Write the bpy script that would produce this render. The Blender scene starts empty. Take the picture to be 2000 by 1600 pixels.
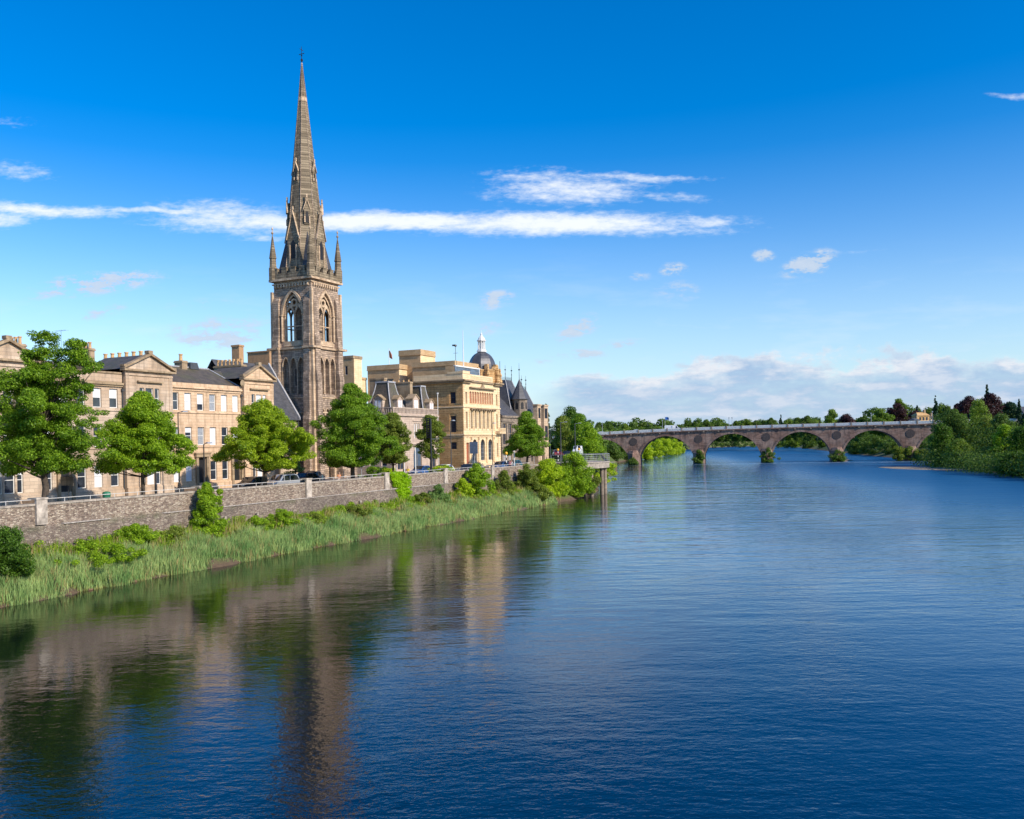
import bpy, math, random
import numpy as np
from mathutils import Vector, Matrix
rad = math.radians
sc = bpy.context.scene
C = sc.collection

# ------------------------------------------------------------------ camera, sky, sun
FPX, HY, ROLL, CAMZ = 1740.0, 863.0, rad(1.15), 10.0
cd = bpy.data.cameras.new('camera'); cam = bpy.data.objects.new('camera', cd); C.objects.link(cam)
cam.location = (0, 0, CAMZ); cam.rotation_euler = (rad(90), ROLL, 0)
cd.sensor_width = 36; cd.lens = 36 * FPX / 2000; cd.shift_y = (HY - 800) / 2000
cd.clip_start = 0.5; cd.clip_end = 30000
sc.camera = cam
sc.view_settings.view_transform = 'Standard'; sc.view_settings.look = 'None'
sc.view_settings.exposure = 0.25; sc.view_settings.gamma = 1
TH = math.atan(.465); SU, CU = math.sin(TH), math.cos(TH)      # the quay runs along (SU, CU)
SUN_EL = rad(33)
_a = rad(9)                                                     # sun stands almost square to the river fronts
_sx = CU * math.cos(_a) - SU * math.sin(_a); _sy = -SU * math.cos(_a) - CU * math.sin(_a)
sd = Vector((_sx * math.cos(SUN_EL), _sy * math.cos(SUN_EL), math.sin(SUN_EL)))
sl = bpy.data.lights.new('sun', 'SUN'); sl.energy = 4.6; sl.angle = rad(.53); sl.color = (1, .90, .76)
so = bpy.data.objects.new('sun', sl); C.objects.link(so); so.rotation_euler = sd.to_track_quat('Z', 'Y').to_euler()
so.location = (60, -40, 90)

wd = bpy.data.worlds.new('World'); sc.world = wd; wd.use_nodes = True
wt = wd.node_tree; wt.nodes.clear()
class NG:
    """tiny helper to write node trees"""
    def __init__(s, t): s.t = t
    def n(s, typ, **k):
        o = s.t.nodes.new(typ)
        for a, b in k.items(): setattr(o, a, b)
        return o
    def link(s, a, b): s.t.links.new(a, b)
    def inp(s, node, key, v):
        if hasattr(v, 'is_linked') or isinstance(v, bpy.types.NodeSocket): s.link(v, node.inputs[key])
        elif v is not None: node.inputs[key].default_value = v
    def m(s, op, a, b=None, c=None, clamp=False):
        o = s.n('ShaderNodeMath', operation=op, use_clamp=clamp); s.inp(o, 0, a); s.inp(o, 1, b); s.inp(o, 2, c); return o.outputs[0]
    def noise(s, vec, scale, detail=3, rough=.55, dim='3D', out='Fac'):
        o = s.n('ShaderNodeTexNoise', noise_dimensions=dim); s.inp(o, 'Vector', vec); s.inp(o, 'Scale', scale); s.inp(o, 'Detail', detail); s.inp(o, 'Roughness', rough); return o.outputs[out]
    def ramp(s, f, stops, interp='LINEAR'):
        o = s.n('ShaderNodeValToRGB'); s.inp(o, 0, f); r = o.color_ramp; r.interpolation = interp
        while len(r.elements) < len(stops): r.elements.new(.5)
        for e, (p, c) in zip(r.elements, stops): e.position = p; e.color = (c if len(c) == 4 else (*c, 1)) if isinstance(c, tuple) else (c, c, c, 1)
        return o.outputs[0]
    def mix(s, f, a, b, typ='MIX'):
        o = s.n('ShaderNodeMix', data_type='RGBA', blend_type=typ); s.inp(o, 0, f)
        for k, v in ((6, a), (7, b)):
            if isinstance(v, tuple): v = (*v[:3], 1)
            s.inp(o, k, v)
        return o.outputs[2]
    def mapr(s, v, a, b, c=0., d=1., smooth=False):
        o = s.n('ShaderNodeMapRange', interpolation_type='SMOOTHSTEP' if smooth else 'LINEAR'); s.inp(o, 0, v)
        for k, x in zip((1, 2, 3, 4), (a, b, c, d)): s.inp(o, k, x)
        return o.outputs[0]
    def comb(s, x, y, z=0.):
        o = s.n('ShaderNodeCombineXYZ'); s.inp(o, 0, x); s.inp(o, 1, y); s.inp(o, 2, z); return o.outputs[0]
    def sep(s, v):
        o = s.n('ShaderNodeSeparateXYZ'); s.inp(o, 0, v); return o.outputs
g = NG(wt)
sky = g.n('ShaderNodeTexSky', sky_type='NISHITA', sun_disc=False)
sky.sun_elevation = SUN_EL; sky.sun_rotation = math.atan2(_sx, _sy); sky.air_density = 1.0; sky.dust_density = .3; sky.ozone_density = 3.0; sky.altitude = 0
hs = g.n('ShaderNodeHueSaturation'); hs.inputs['Saturation'].default_value = 1.5; hs.inputs['Value'].default_value = 1.06; hs.inputs['Hue'].default_value = .508
g.link(sky.outputs[0], hs.inputs['Color'])
tc = g.n('ShaderNodeTexCoord')
X, Y, Z = g.sep(tc.outputs['Generated'])
yy = g.m('MAXIMUM', Y, .02)
A = g.m('DIVIDE', X, yy); B = g.m('DIVIDE', Z, yy)          # tangent of bearing and of height above the horizon
def unp(px, py):
    a = px - 1000; b = HY - py
    return ((a * math.cos(ROLL) + b * math.sin(ROLL)) / FPX, (-a * math.sin(ROLL) + b * math.cos(ROLL)) / FPX)
AB = g.comb(A, B)
g.link(g.mapr(Z, .0, .30, 1.12, 1.5), hs.inputs['Saturation'])
def warp(scale, amt):
    o = g.n('ShaderNodeTexNoise', noise_dimensions='2D'); g.inp(o, 'Vector', AB); g.inp(o, 'Scale', scale); g.inp(o, 'Detail', 4.)
    v = g.n('ShaderNodeVectorMath', operation='SUBTRACT'); g.link(o.outputs['Color'], v.inputs[0]); v.inputs[1].default_value = (.5, .5, .5)
    w = g.n('ShaderNodeVectorMath', operation='MULTIPLY_ADD'); g.link(v.outputs[0], w.inputs[0]); w.inputs[1].default_value = amt; g.link(AB, w.inputs[2])
    return g.sep(w.outputs[0])
wA, wB, _ = warp(16., (.035, .011, 0))
def blob(px, py, rx, ry, tilt, k=1., edge=.25, soft=1.25):
    a0, b0 = unp(px, py); rx /= FPX; ry /= FPX; c, s_ = math.cos(rad(tilt)), math.sin(rad(tilt))
    da = g.m('SUBTRACT', wA, a0); db = g.m('SUBTRACT', wB, b0)
    u = g.m('ADD', g.m('MULTIPLY', da, c / rx), g.m('MULTIPLY', db, s_ / rx))
    v = g.m('ADD', g.m('MULTIPLY', da, -s_ / ry), g.m('MULTIPLY', db, c / ry))
    d = g.m('SQRT', g.m('ADD', g.m('MULTIPLY', u, u), g.m('MULTIPLY', v, v)))
    return g.m('MULTIPLY', g.mapr(d, soft, edge - .15, 0, 1, True), k)
def union(lst):
    r = lst[0]
    for x in lst[1:]: r = g.m('MAXIMUM', r, x)
    return r
streak = union([blob(1080, 437, 400, 30, -1.6, 1.0, .1), blob(700, 432, 420, 24, -.5, .95), blob(460, 428, 210, 40, -5, .62), blob(520, 466, 90, 9, 0, .35), blob(330, 412, 250, 9, -2, .6), blob(60, 408, 260, 16, -3, .72), blob(0, 428, 110, 22, 8, .6),
                blob(1120, 372, 190, 36, -1, .62), blob(1250, 347, 180, 12, -2, .5), blob(1040, 345, 120, 22, 0, .4), blob(1320, 385, 100, 14, -5, .3), blob(1380, 432, 80, 16, 0, .6), blob(30, 335, 100, 22, -8, .38), blob(1985, 187, 50, 9, -3, .45), blob(20, 240, 70, 20, -5, .12), blob(1630, 495, 160, 5, 0, .15)])
fine = g.noise(g.comb(g.m('MULTIPLY', A, 45.), g.m('MULTIPLY', B, 170.)), 1.0, 5, .62, '2D')
fine2 = g.noise(g.comb(g.m('MULTIPLY', g.m('ADD', A, g.m('MULTIPLY', B, .5)), 16.), g.m('MULTIPLY', B, 60.)), 1.0, 4, .6, '2D')
tex = g.m('ADD', g.m('MULTIPLY', fine, .6), g.m('MULTIPLY', fine2, .5))
fib = g.noise(g.comb(g.m('MULTIPLY', A, 110.), g.m('MULTIPLY', B, 300.)), 1.0, 3, .6, '2D')
st = g.m('ADD', streak, g.m('MULTIPLY', g.m('SUBTRACT', g.m('ADD', g.m('MULTIPLY', tex, .75), g.m('MULTIPLY', fib, .28)), .53), 1.25)); st = g.m('MULTIPLY', g.mapr(st, .08, .98, 0, .92, True), g.mapr(streak, 0, .12, 0, 1))
puff = union([blob(190, 555, 150, 24, 6, .8), blob(120, 570, 90, 14, 10, .5), blob(195, 610, 60, 16, 18, .4), blob(420, 640, 150, 26, 4, .42), blob(430, 660, 110, 24, 3, .6), blob(400, 595, 130, 14, 0, .2),
              blob(975, 583, 44, 22, 8, .7), blob(950, 640, 60, 18, 15, .4), blob(1130, 642, 70, 24, 18, .7), blob(1150, 628, 34, 20, 10, .5), blob(1220, 672, 46, 14, 6, .5), blob(1150, 693, 60, 15, 0, .55), blob(1580, 515, 64, 26, 14, .85),
              blob(1486, 500, 24, 15, 0, .65), blob(1315, 530, 28, 18, 10, .6), blob(1320, 570, 60, 26, 0, .28), blob(1255, 540, 30, 14, 0, .3), blob(1085, 692, 40, 12, 0, .35), blob(1340, 716, 30, 9, 0, .35), blob(1050, 705, 30, 9, 0, .3), blob(700, 660, 200, 24, 0, .12)])
pn = g.noise(g.comb(g.m('MULTIPLY', A, 34.), g.m('MULTIPLY', B, 85.)), 1.0, 6, .68, '2D')
pf = g.mapr(g.m('MULTIPLY', puff, g.mapr(pn, .38, .62, .0, 1.4)), .03, .6, 0, .88, True)
# low bank of cloud above the bridge
bn = g.noise(g.comb(g.m('MULTIPLY', A, 9.), g.m('MULTIPLY', B, 16.)), 1.0, 6, .62, '2D')
bn2 = g.noise(g.comb(g.m('MULTIPLY', A, 16.), g.m('MULTIPLY', B, 60.)), 1.0, 6, .62, '2D')
bn3 = g.noise(g.comb(g.m('MULTIPLY', A, 40.), g.m('MULTIPLY', B, 60.)), 1.0, 4, .6, '2D')
edge = g.m('ADD', g.m('MULTIPLY', bn, .085), g.m('MULTIPLY', bn3, .012))
bt = g.m('ADD', edge, g.m('ADD', .030, g.m('MULTIPLY', g.m('SUBTRACT', A, .15, clamp=True), .02)))
dep = g.m('SUBTRACT', bt, B)
bank = g.mapr(dep, -.003, .009, 0, 1, True)
bank = g.m('MULTIPLY', bank, g.mapr(A, .00, .09, .0, 1, True))
bank = g.m('MULTIPLY', bank, g.mapr(g.m('ADD', g.m('MULTIPLY', bn2, .7), g.m('MULTIPLY', bn, .4)), .36, .62, .55, .97))
bank = g.m('MULTIPLY', bank, g.mapr(B, -.01, .03, .8, 1))
wisp = g.m('MULTIPLY', g.mapr(g.noise(g.comb(g.m('MULTIPLY', A, 7.), g.m('MULTIPLY', B, 34.)), 1., 5, .6, '2D'), .52, .75, 0, .35), g.mapr(B, .22, .05, 0, 1))
veil = g.mapr(B, .24, 0., 0, .5, True)
skyc = g.mix(veil, hs.outputs[0], (2.35, 3.6, 4.8))
skyc = g.mix(wisp, skyc, (4.6, 5.2, 5.8))
lit = g.m('ADD', g.m('MULTIPLY', g.mapr(dep, .0, .022, 1, .0), .75), g.m('MULTIPLY', g.mapr(bn2, .45, .65, 0, 1), .6))
skyc = g.mix(bank, skyc, g.mix(lit, (2.2, 3.1, 4.4), (4.6, 4.8, 5.2)))
skyc = g.mix(pf, skyc, g.mix(pn, (2.5, 3.3, 4.4), (4.1, 4.5, 5.1)))
skyc = g.mix(st, skyc, (5.7, 5.9, 6.1))
SKYC = skyc
bg = g.n('ShaderNodeBackground'); g.link(skyc, bg.inputs[0]); bg.inputs[1].default_value = .15
g.link(bg.outputs[0], g.n('ShaderNodeOutputWorld').inputs[0])

# ------------------------------------------------------------------ places
NX, NY = -CU, SU
OX, OY = -24.6, 88.7
def pw(s, t, z=0.): return Vector((OX + s * SU + t * NX, OY + s * CU + t * NY, z))
def S(px, py, t):
    """station along the quay seen at picture column px, t metres inland of the river wall"""
    a, b = unp(px, py); ox = OX + t * NX; oy = OY + t * NY
    return (a * oy - ox) / (SU - a * CU)
def Zs(px, py, t):
    a, b = unp(px, py); s = S(px, py, t); return CAMZ + b * (OY + s * CU + t * NY)
def T_of(px, py, s):
    a, b = unp(px, py); ox = OX + s * SU; oy = OY + s * CU
    return (a * oy - ox) / (NX - a * NY)
def wp(px, py, y):
    a, b = unp(px, py); return (a * y, y, CAMZ + b * y)
ST_Z = 5.3                                  # street level
RZ = rad(90) - TH

# ------------------------------------------------------------------ object helpers
OFF = {}
def tag(o, label=None, cat=None, group=None, kind=None):
    if label: o['label'] = label
    if cat: o['category'] = cat
    if group: o['group'] = group
    if kind: o['kind'] = kind
    return o
def root(name, p, label, cat, group=None, street=True):
    o = bpy.data.objects.new(name, None); C.objects.link(o); o.empty_display_size = .3
    if street: o.location = pw(*p); o.rotation_euler = (0, 0, RZ)
    else: o.location = p
    OFF[o.name] = Vector(p)
    return tag(o, label, cat, group)
class M:
    def __init__(s, fr=None): s.v = []; s.f = []; s.fr = fr
    def add(s, vs, fs):
        n = len(s.v)
        if s.fr: vs = [s.fr(*p) for p in vs]
        s.v += [tuple(p) for p in vs]; s.f += [tuple(i + n for i in f) for f in fs]; return s
    def box(s, x0, x1, y0, y1, z0, z1, top=None):
        """top = inset of the upper face"""
        k = top or 0
        return s.add([(x0, y0, z0), (x1, y0, z0), (x1, y1, z0), (x0, y1, z0), (x0 + k, y0 + k, z1), (x1 - k, y0 + k, z1), (x1 - k, y1 - k, z1), (x0 + k, y1 - k, z1)],
                     [(0, 3, 2, 1), (4, 5, 6, 7), (0, 1, 5, 4), (1, 2, 6, 5), (2, 3, 7, 6), (3, 0, 4, 7)])
    def quad(s, *p): return s.add(p, [tuple(range(len(p)))])
    def ext(s, poly, fn0, fn1):
        """solid between two copies of a polygon; fn maps a 2-D point to 3-D"""
        n = len(poly); vs = [fn0(*p) for p in poly] + [fn1(*p) for p in poly]
        return s.add(vs, [tuple(range(n))[::-1], tuple(range(n, 2 * n))] + [(i, (i + 1) % n, n + (i + 1) % n, n + i) for i in range(n)])
    def exty(s, poly, y0, y1): return s.ext(poly, lambda a, b: (a, y0, b), lambda a, b: (a, y1, b))
    def extx(s, poly, x0, x1): return s.ext(poly, lambda a, b: (x0, a, b), lambda a, b: (x1, a, b))
    def extz(s, poly, z0, z1): return s.ext(poly, lambda a, b: (a, b, z0), lambda a, b: (a, b, z1))
    def ring(s, cx, cy, prof, n=12, ph=0., cap=True, sq=None):
        """lathe of (r, z) pairs"""
        vs = []; fs = []
        for r, z in prof:
            for i in range(n):
                a = ph + 2 * math.pi * i / n; vs.append((cx + r * math.cos(a), cy + r * math.sin(a), z))
        for j in range(len(prof) - 1):
            for i in range(n):
                k = (i + 1) % n; fs.append((j * n + i, j * n + k, (j + 1) * n + k, (j + 1) * n + i))
        if cap: fs += [tuple(range(n))[::-1], tuple(range((len(prof) - 1) * n, len(prof) * n))]
        return s.add(vs, fs)
    def tube(s, pts, rs, n=6):
        pts = [Vector(p) for p in pts]; vs = []; fs = []
        for i, p in enumerate(pts):
            d = (pts[min(i + 1, len(pts) - 1)] - pts[max(i - 1, 0)]).normalized()
            a = d.orthogonal().normalized(); b = d.cross(a)
            r = rs[i] if isinstance(rs, (list, tuple)) else rs
            for k in range(n):
                t = 2 * math.pi * k / n; vs.append(p + (a * math.cos(t) + b * math.sin(t)) * r)
        for i in range(len(pts) - 1):
            for k in range(n):
                q = (k + 1) % n; fs.append((i * n + k, i * n + q, (i + 1) * n + q, (i + 1) * n + k))
        fs += [tuple(range(n))[::-1], tuple(range((len(pts) - 1) * n, len(pts) * n))]
        return s.add(vs, fs)
    def put(s, name, mat, parent=None, at=None, street=True, label=None, cat=None, group=None, kind=None, smooth=False, bevel=0):
        me = bpy.data.meshes.new(name); off = OFF[parent.name] if parent else Vector(at if at else (0, 0, 0))
        me.from_pydata([(x - off[0], y - off[1], z - off[2]) for x, y, z in s.v], [], s.f); me.update()
        for m_ in (mat if isinstance(mat, (list, tuple)) else [mat]): me.materials.append(m_)
        if smooth:
            me.polygons.foreach_set('use_smooth', [True] * len(me.polygons))
        o = bpy.data.objects.new(name, me); C.objects.link(o); OFF[o.name] = off
        if parent: o.parent = parent
        elif at is not None:
            if street: o.location = pw(*at); o.rotation_euler = (0, 0, RZ)
            else: o.location = at
        if bevel:
            b = o.modifiers.new('bevel', 'BEVEL'); b.width = bevel; b.segments = 2; b.limit_method = 'ANGLE'
        return tag(o, label, cat, group, kind)
def copy_tree(o, parent=None):
    c = o.copy(); C.objects.link(c)
    if parent: c.parent = parent
    for ch in o.children: copy_tree(ch, c)
    return c

# ------------------------------------------------------------------ materials
def mat(name):
    m_ = bpy.data.materials.new(name); m_.use_nodes = True; t = m_.node_tree; t.nodes.clear(); q = NG(t)
    b = q.n('ShaderNodeBsdfPrincipled'); o = q.n('ShaderNodeOutputMaterial'); t.links.new(b.outputs[0], o.inputs[0])
    q.b = b; q.tc = q.n('ShaderNodeTexCoord'); q.obj = q.tc.outputs['Object']; q.mat = m_; q.o = o
    return m_, q
def bump(q, h, strength=.4, dist=.03):
    o = q.n('ShaderNodeBump'); q.inp(o, 'Height', h); o.inputs['Strength'].default_value = strength; o.inputs['Distance'].default_value = dist
    q.link(o.outputs[0], q.b.inputs['Normal'])
def plain(name, col, rough=.7, var=.15, scale=3., metal=0., spec=.4):
    m_, q = mat(name); n = q.noise(q.obj, scale, 4)
    c = q.mix(q.mapr(n, .3, .7, 0, 1), tuple(x * (1 - var) for x in col), tuple(min(1, x * (1 + var)) for x in col))
    q.link(c, q.b.inputs['Base Color']); q.b.inputs['Roughness'].default_value = rough; q.b.inputs['Metallic'].default_value = metal
    q.b.inputs['Specular IOR Level'].default_value = spec
    return m_
def ashlar(name, c1, c2, mortar, bw=.9, bh=.33, msize=.012, stain=(.05, .045, .04), stain_amt=.55, var=.5, bmp=.5, rub=0., streak_scale=1.0, tint=None, tint_amt=0.):
    """coursed stone on upright walls: courses follow height, joints run along the wall"""
    m_, q = mat(name); x, y, z = q.sep(q.obj)
    u = q.m('ADD', x, y)
    vec = q.comb(u, z)
    if rub:
        o = q.n('ShaderNodeTexNoise'); q.inp(o, 'Vector', q.obj); q.inp(o, 'Scale', 1.3); q.inp(o, 'Detail', 3.)
        w = q.n('ShaderNodeVectorMath', operation='MULTIPLY_ADD'); q.link(o.outputs['Color'], w.inputs[0]); w.inputs[1].default_value = (rub, rub, 0); q.link(vec, w.inputs[2]); vec = w.outputs[0]
    br = q.n('ShaderNodeTexBrick'); q.inp(br, 'Vector', vec); br.inputs['Scale'].default_value = 1; br.inputs['Brick Width'].default_value = bw; br.inputs['Row Height'].default_value = bh
    br.inputs['Mortar Size'].default_value = msize; br.inputs['Mortar Smooth'].default_value = .2; br.inputs['Bias'].default_value = 0
    br.inputs['Color1'].default_value = (0, 0, 0, 1); br.inputs['Color2'].default_value = (1, 1, 1, 1); br.inputs['Mortar'].default_value = (.5, .5, .5, 1)
    n1 = q.noise(q.obj, .45, 4); n2 = q.noise(q.obj, 6., 4, .65)
    f = q.m('ADD', q.m('MULTIPLY', q.sep(br.outputs['Color'])[0], var), q.m('ADD', q.m('MULTIPLY', n1, .7), q.m('MULTIPLY', n2, .3)))
    c = q.mix(q.mapr(f, .3, .7 + var * .8, 0, 1), c1, c2)
    if tint: c = q.mix(q.m('MULTIPLY', q.mapr(q.noise(q.obj, .22, 3), .42, .6, 0, 1), tint_amt), c, tint)
    sn = q.noise(q.comb(q.m('MULTIPLY', u, 1.6 * streak_scale), q.m('MULTIPLY', z, .25 * streak_scale)), 1.0, 5, .6, '2D')
    c = q.mix(q.m('MULTIPLY', q.mapr(sn, .48, .75, 0, 1), stain_amt), c, stain)
    c = q.mix(q.m('MULTIPLY', br.outputs['Fac'], .75), c, mortar)
    q.link(c, q.b.inputs['Base Color']); q.b.inputs['Roughness'].default_value = .88; q.b.inputs['Specular IOR Level'].default_value = .25
    bump(q, q.m('SUBTRACT', q.m('ADD', n2, q.m('MULTIPLY', q.sep(br.outputs['Color'])[0], .5)), q.m('MULTIPLY', br.outputs['Fac'], 1.2)), bmp, .04)
    return m_
MT = {}
MT['pink'] = ashlar('stone_greyish_pink', (.44, .33, .24), (.66, .53, .405), (.30, .25, .20), stain=(.13, .10, .075), stain_amt=.6, tint=(.42, .28, .17), tint_amt=.55)
MT['tan'] = ashlar('stone_tan', (.54, .36, .22), (.72, .52, .35), (.36, .25, .15), stain=(.17, .12, .075), stain_amt=.55)
MT['trim'] = ashlar('stone_trim_weathered', (.25, .17, .10), (.44, .33, .21), (.2, .15, .1), bw=1.4, bh=.5, stain=(.09, .07, .05), stain_amt=.6)
MT['ochre'] = ashlar('stone_golden', (.47, .27, .11), (.70, .46, .22), (.2, .11, .05), bw=1.3, bh=.42, msize=.03, stain=(.36, .22, .09), stain_amt=.5, bmp=.8)
MT['cream'] = ashlar('stone_cream', (.70, .50, .29), (.86, .68, .43), (.45, .33, .19), bw=1.0, bh=.36, stain=(.42, .30, .16), stain_amt=.3)
MT['block'] = ashlar('stone_brown_yellow', (.44, .29, .15), (.58, .41, .24), (.36, .24, .11), bw=.7, bh=.3, stain=(.36, .24, .12), stain_amt=.3)
MT['tower'] = ashlar('stone_rubble_brown', (.19, .135, .095), (.55, .41, .30), (.15, .115, .10), bw=.62, bh=.27, msize=.02, stain=(.045, .037, .033), stain_amt=.6, var=.8, bmp=1., rub=.12)
MT['dress'] = ashlar('stone_dressing_buff', (.42, .29, .18), (.70, .52, .35), (.2, .15, .11), bw=.8, bh=.4, stain=(.07, .055, .045), stain_amt=.65)
MT['spire'] = ashlar('stone_spire_sooty', (.13, .10, .065), (.38, .30, .20), (.11, .085, .06), bw=.8, bh=.34, msize=.02, stain=(.05, .042, .032), stain_amt=.75, var=.7, bmp=1.)
MT['mansion'] = ashlar('stone_rosy_cream', (.40, .30, .24), (.58, .46, .36), (.3, .23, .18), stain=(.2, .15, .12), stain_amt=.4)
MT['gothic'] = ashlar('stone_grey_brown', (.18, .145, .115), (.34, .27, .20), (.12, .1, .08), stain=(.06, .05, .045), stain_amt=.6)
MT['brick'] = ashlar('brick_orange', (.42, .22, .10), (.56, .33, .17), (.4, .3, .2), bw=.23, bh=.075, msize=.012, stain=(.2, .12, .07), stain_amt=.4)
def rubble(name):
    m_, q = mat(name); x, y, z = q.sep(q.obj)
    o = q.n('ShaderNodeTexNoise'); q.inp(o, 'Vector', q.obj); q.inp(o, 'Scale', 2.2); q.inp(o, 'Detail', 3.)
    w = q.n('ShaderNodeVectorMath', operation='MULTIPLY_ADD'); q.link(o.outputs['Color'], w.inputs[0]); w.inputs[1].default_value = (.35, .0, .22); q.link(q.comb(q.m('MULTIPLY', x, 1.0), 0., q.m('MULTIPLY', z, 2.3)), w.inputs[2])
    v = q.n('ShaderNodeTexVoronoi', feature='F1'); q.inp(v, 'Vector', w.outputs[0]); v.inputs['Scale'].default_value = 4.2; v.inputs['Randomness'].default_value = .85
    e = q.n('ShaderNodeTexVoronoi', feature='DISTANCE_TO_EDGE'); q.inp(e, 'Vector', w.outputs[0]); e.inputs['Scale'].default_value = 4.2; e.inputs['Randomness'].default_value = .85
    cell = q.sep(v.outputs['Color'])[0]; n1 = q.noise(q.obj, .5, 4); n2 = q.noise(q.obj, 7., 4, .7)
    f = q.m('ADD', q.m('MULTIPLY', cell, .75), q.m('ADD', q.m('MULTIPLY', n1, .35), q.m('MULTIPLY', n2, .4)))
    c = q.ramp(f, [(.3, (.12, .086, .066)), (.62, (.26, .188, .14)), (.9, (.37, .28, .21)), (1.05, (.50, .41, .31))])
    low = q.mapr(z, 4.6, 4.3, 0, 1)
    c = q.mix(q.m('MULTIPLY', low, .35), c, (.13, .105, .10))
    drip = q.noise(q.comb(q.m('MULTIPLY', x, 3.2), q.m('MULTIPLY', z, .35)), 1., 4, .6, '2D')
    pale = q.m('MULTIPLY', q.mapr(drip, .52, .68, 0, 1), q.m('MAXIMUM', q.mapr(z, 4.9, 6.1, 0, .65), q.mapr(z, 3.6, 4.5, 0, .35)))
    c = q.mix(pale, c, (.48, .40, .32)); c = q.mix(q.mapr(e.outputs['Distance'], .05, .0, 0, .5), c, (.36, .29, .24))
    wh = q.m('MULTIPLY', q.mapr(q.noise(q.obj, 3.2, 5, .75), .64, .72, 0, 1), q.mapr(z, 3.6, 2.8, .2, .8)); c = q.mix(wh, c, (.5, .45, .41))
    c = q.mix(q.mapr(q.noise(q.obj, 1.1, 3), .66, .76, 0, .6), c, (.17, .13, .05))
    mo = q.m('MULTIPLY', q.mapr(q.noise(q.obj, .6, 5, .7), .48, .62, 0, 1), q.m('MAXIMUM', q.mapr(q.m('ABSOLUTE', q.m('SUBTRACT', z, 4.35)), .5, 0, 0, .55), q.mapr(z, 3.3, 2.4, 0, .8))); c = q.mix(mo, c, (.10, .115, .05))
    c = q.mix(q.m('MULTIPLY', q.mapr(q.noise(q.comb(q.m('MULTIPLY', x, .12), 0.), 1., 2, .5, '2D'), .45, .55, 0, .35), q.mapr(z, 5.6, 4.2, .3, 1)), c, (.075, .065, .06))
    q.link(c, q.b.inputs['Base Color']); q.b.inputs['Roughness'].default_value = .92; bump(q, q.m('ADD', q.m('MULTIPLY', q.mapr(e.outputs['Distance'], 0, .12, 0, 1), .7), n2), 1., .06); return m_
MT['quay'] = rubble('river_wall_rubble')
MT['bridge'] = ashlar('bridge_red_sandstone', (.11, .066, .050), (.31, .19, .145), (.19, .135, .11), bw=.9, bh=.38, msize=.035, stain=(.05, .042, .045), stain_amt=.8, var=.7, bmp=.9, tint=(.42, .33, .28), tint_amt=.45)
MT['ledge'] = plain('pale_lime_ledge', (.40, .35, .31), .9, .45, 5)
MT['concrete'] = plain('concrete_pale', (.42, .36, .30), .9, .45, 2.5)
MT['coping'] = plain('coping_stone', (.34, .29, .24), .85, .35, 3.)
def slate(name, c1, c2, moss=(.10, .10, .04), mo=.3):
    m_, q = mat(name); x, y, z = q.sep(q.obj); u = q.m('ADD', x, y)
    br = q.n('ShaderNodeTexBrick'); q.inp(br, 'Vector', q.comb(u, q.m('MULTIPLY', z, 1.0))); br.inputs['Scale'].default_value = 1; br.inputs['Brick Width'].default_value = .35; br.inputs['Row Height'].default_value = .16; br.inputs['Mortar Size'].default_value = .012
    br.inputs['Color1'].default_value = (0, 0, 0, 1); br.inputs['Color2'].default_value = (1, 1, 1, 1)
    n = q.noise(q.obj, 1.2, 4); c = q.mix(q.mapr(q.m('ADD', q.m('MULTIPLY', q.sep(br.outputs['Color'])[0], .45), n), .35, 1.05, 0, 1), c1, c2)
    c = q.mix(q.m('MULTIPLY', q.mapr(q.noise(q.obj, .5, 3), .45, .65, 0, 1), mo), c, moss); c = q.mix(q.m('MULTIPLY', br.outputs['Fac'], .6), c, (.03, .03, .03))
    q.link(c, q.b.inputs['Base Color']); q.b.inputs['Roughness'].default_value = .55; bump(q, q.m('SUBTRACT', q.sep(br.outputs['Color'])[0], br.outputs['Fac']), .5, .02); return m_
MT['slate'] = slate('slate_brown_grey', (.070, .055, .040), (.145, .118, .085), mo=.5)
MT['slateb'] = slate('slate_blue_grey', (.045, .048, .06), (.10, .10, .115), mo=.08)
MT['lead'] = plain('lead_flashing', (.38, .38, .40), .5, .25, 4)
MT['dome'] = plain('dome_lead_dark', (.10, .098, .105), .42, .25, 1.5, .3)
MT['white'] = plain('white_paint', (.72, .71, .68), .5, .06)
MT['blind'] = plain('white_blind', (.66, .68, .72), .6, .06)
MT['curtain'] = plain('grey_curtain', (.30, .32, .35), .35, .25, 6)
MT['pot'] = plain('clay_chimney_pot', (.55, .34, .16), .8, .3, 3)
MT['black'] = plain('black_painted_metal', (.02, .022, .026), .45, .2)
MT['dgrey'] = plain('dark_grey_metal', (.06, .065, .07), .5, .2)
MT['grey'] = plain('galvanised_grey', (.36, .37, .38), .45, .15, metal=.3)
MT['rail'] = plain('pale_handrail', (.55, .53, .50), .5, .15)
MT['reddoor'] = plain('red_brown_panel', (.33, .10, .05), .6, .2)
MT['orange'] = plain('terracotta_panel', (.48, .10, .03), .7, .2)
MT['dark'] = plain('dark_opening', (.015, .015, .018), .6, .3)
MT['blue'] = plain('blue_sign', (.02, .12, .4), .5, .1)
MT['bluegrey'] = plain('blue_grey_panel', (.07, .10, .14), .45, .2)
MT['green'] = plain('green_plastic', (.02, .16, .09), .5, .2)
MT['yellow'] = plain('amber_globe', (.8, .42, .03), .4, .1)
MT['tyre'] = plain('tyre_rubber', (.02, .02, .02), .85, .1)
MT['wood'] = plain('bench_wood', (.12, .08, .05), .7, .3)
MT['earth'] = plain('wet_brown_earth', (.13, .075, .04), .9, .5, 1.5)
MT['asphalt'] = plain('asphalt', (.055, .055, .055), .9, .25, 2.)
MT['paving'] = plain('paving_slabs', (.24, .21, .18), .9, .2, 1.5)
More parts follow.
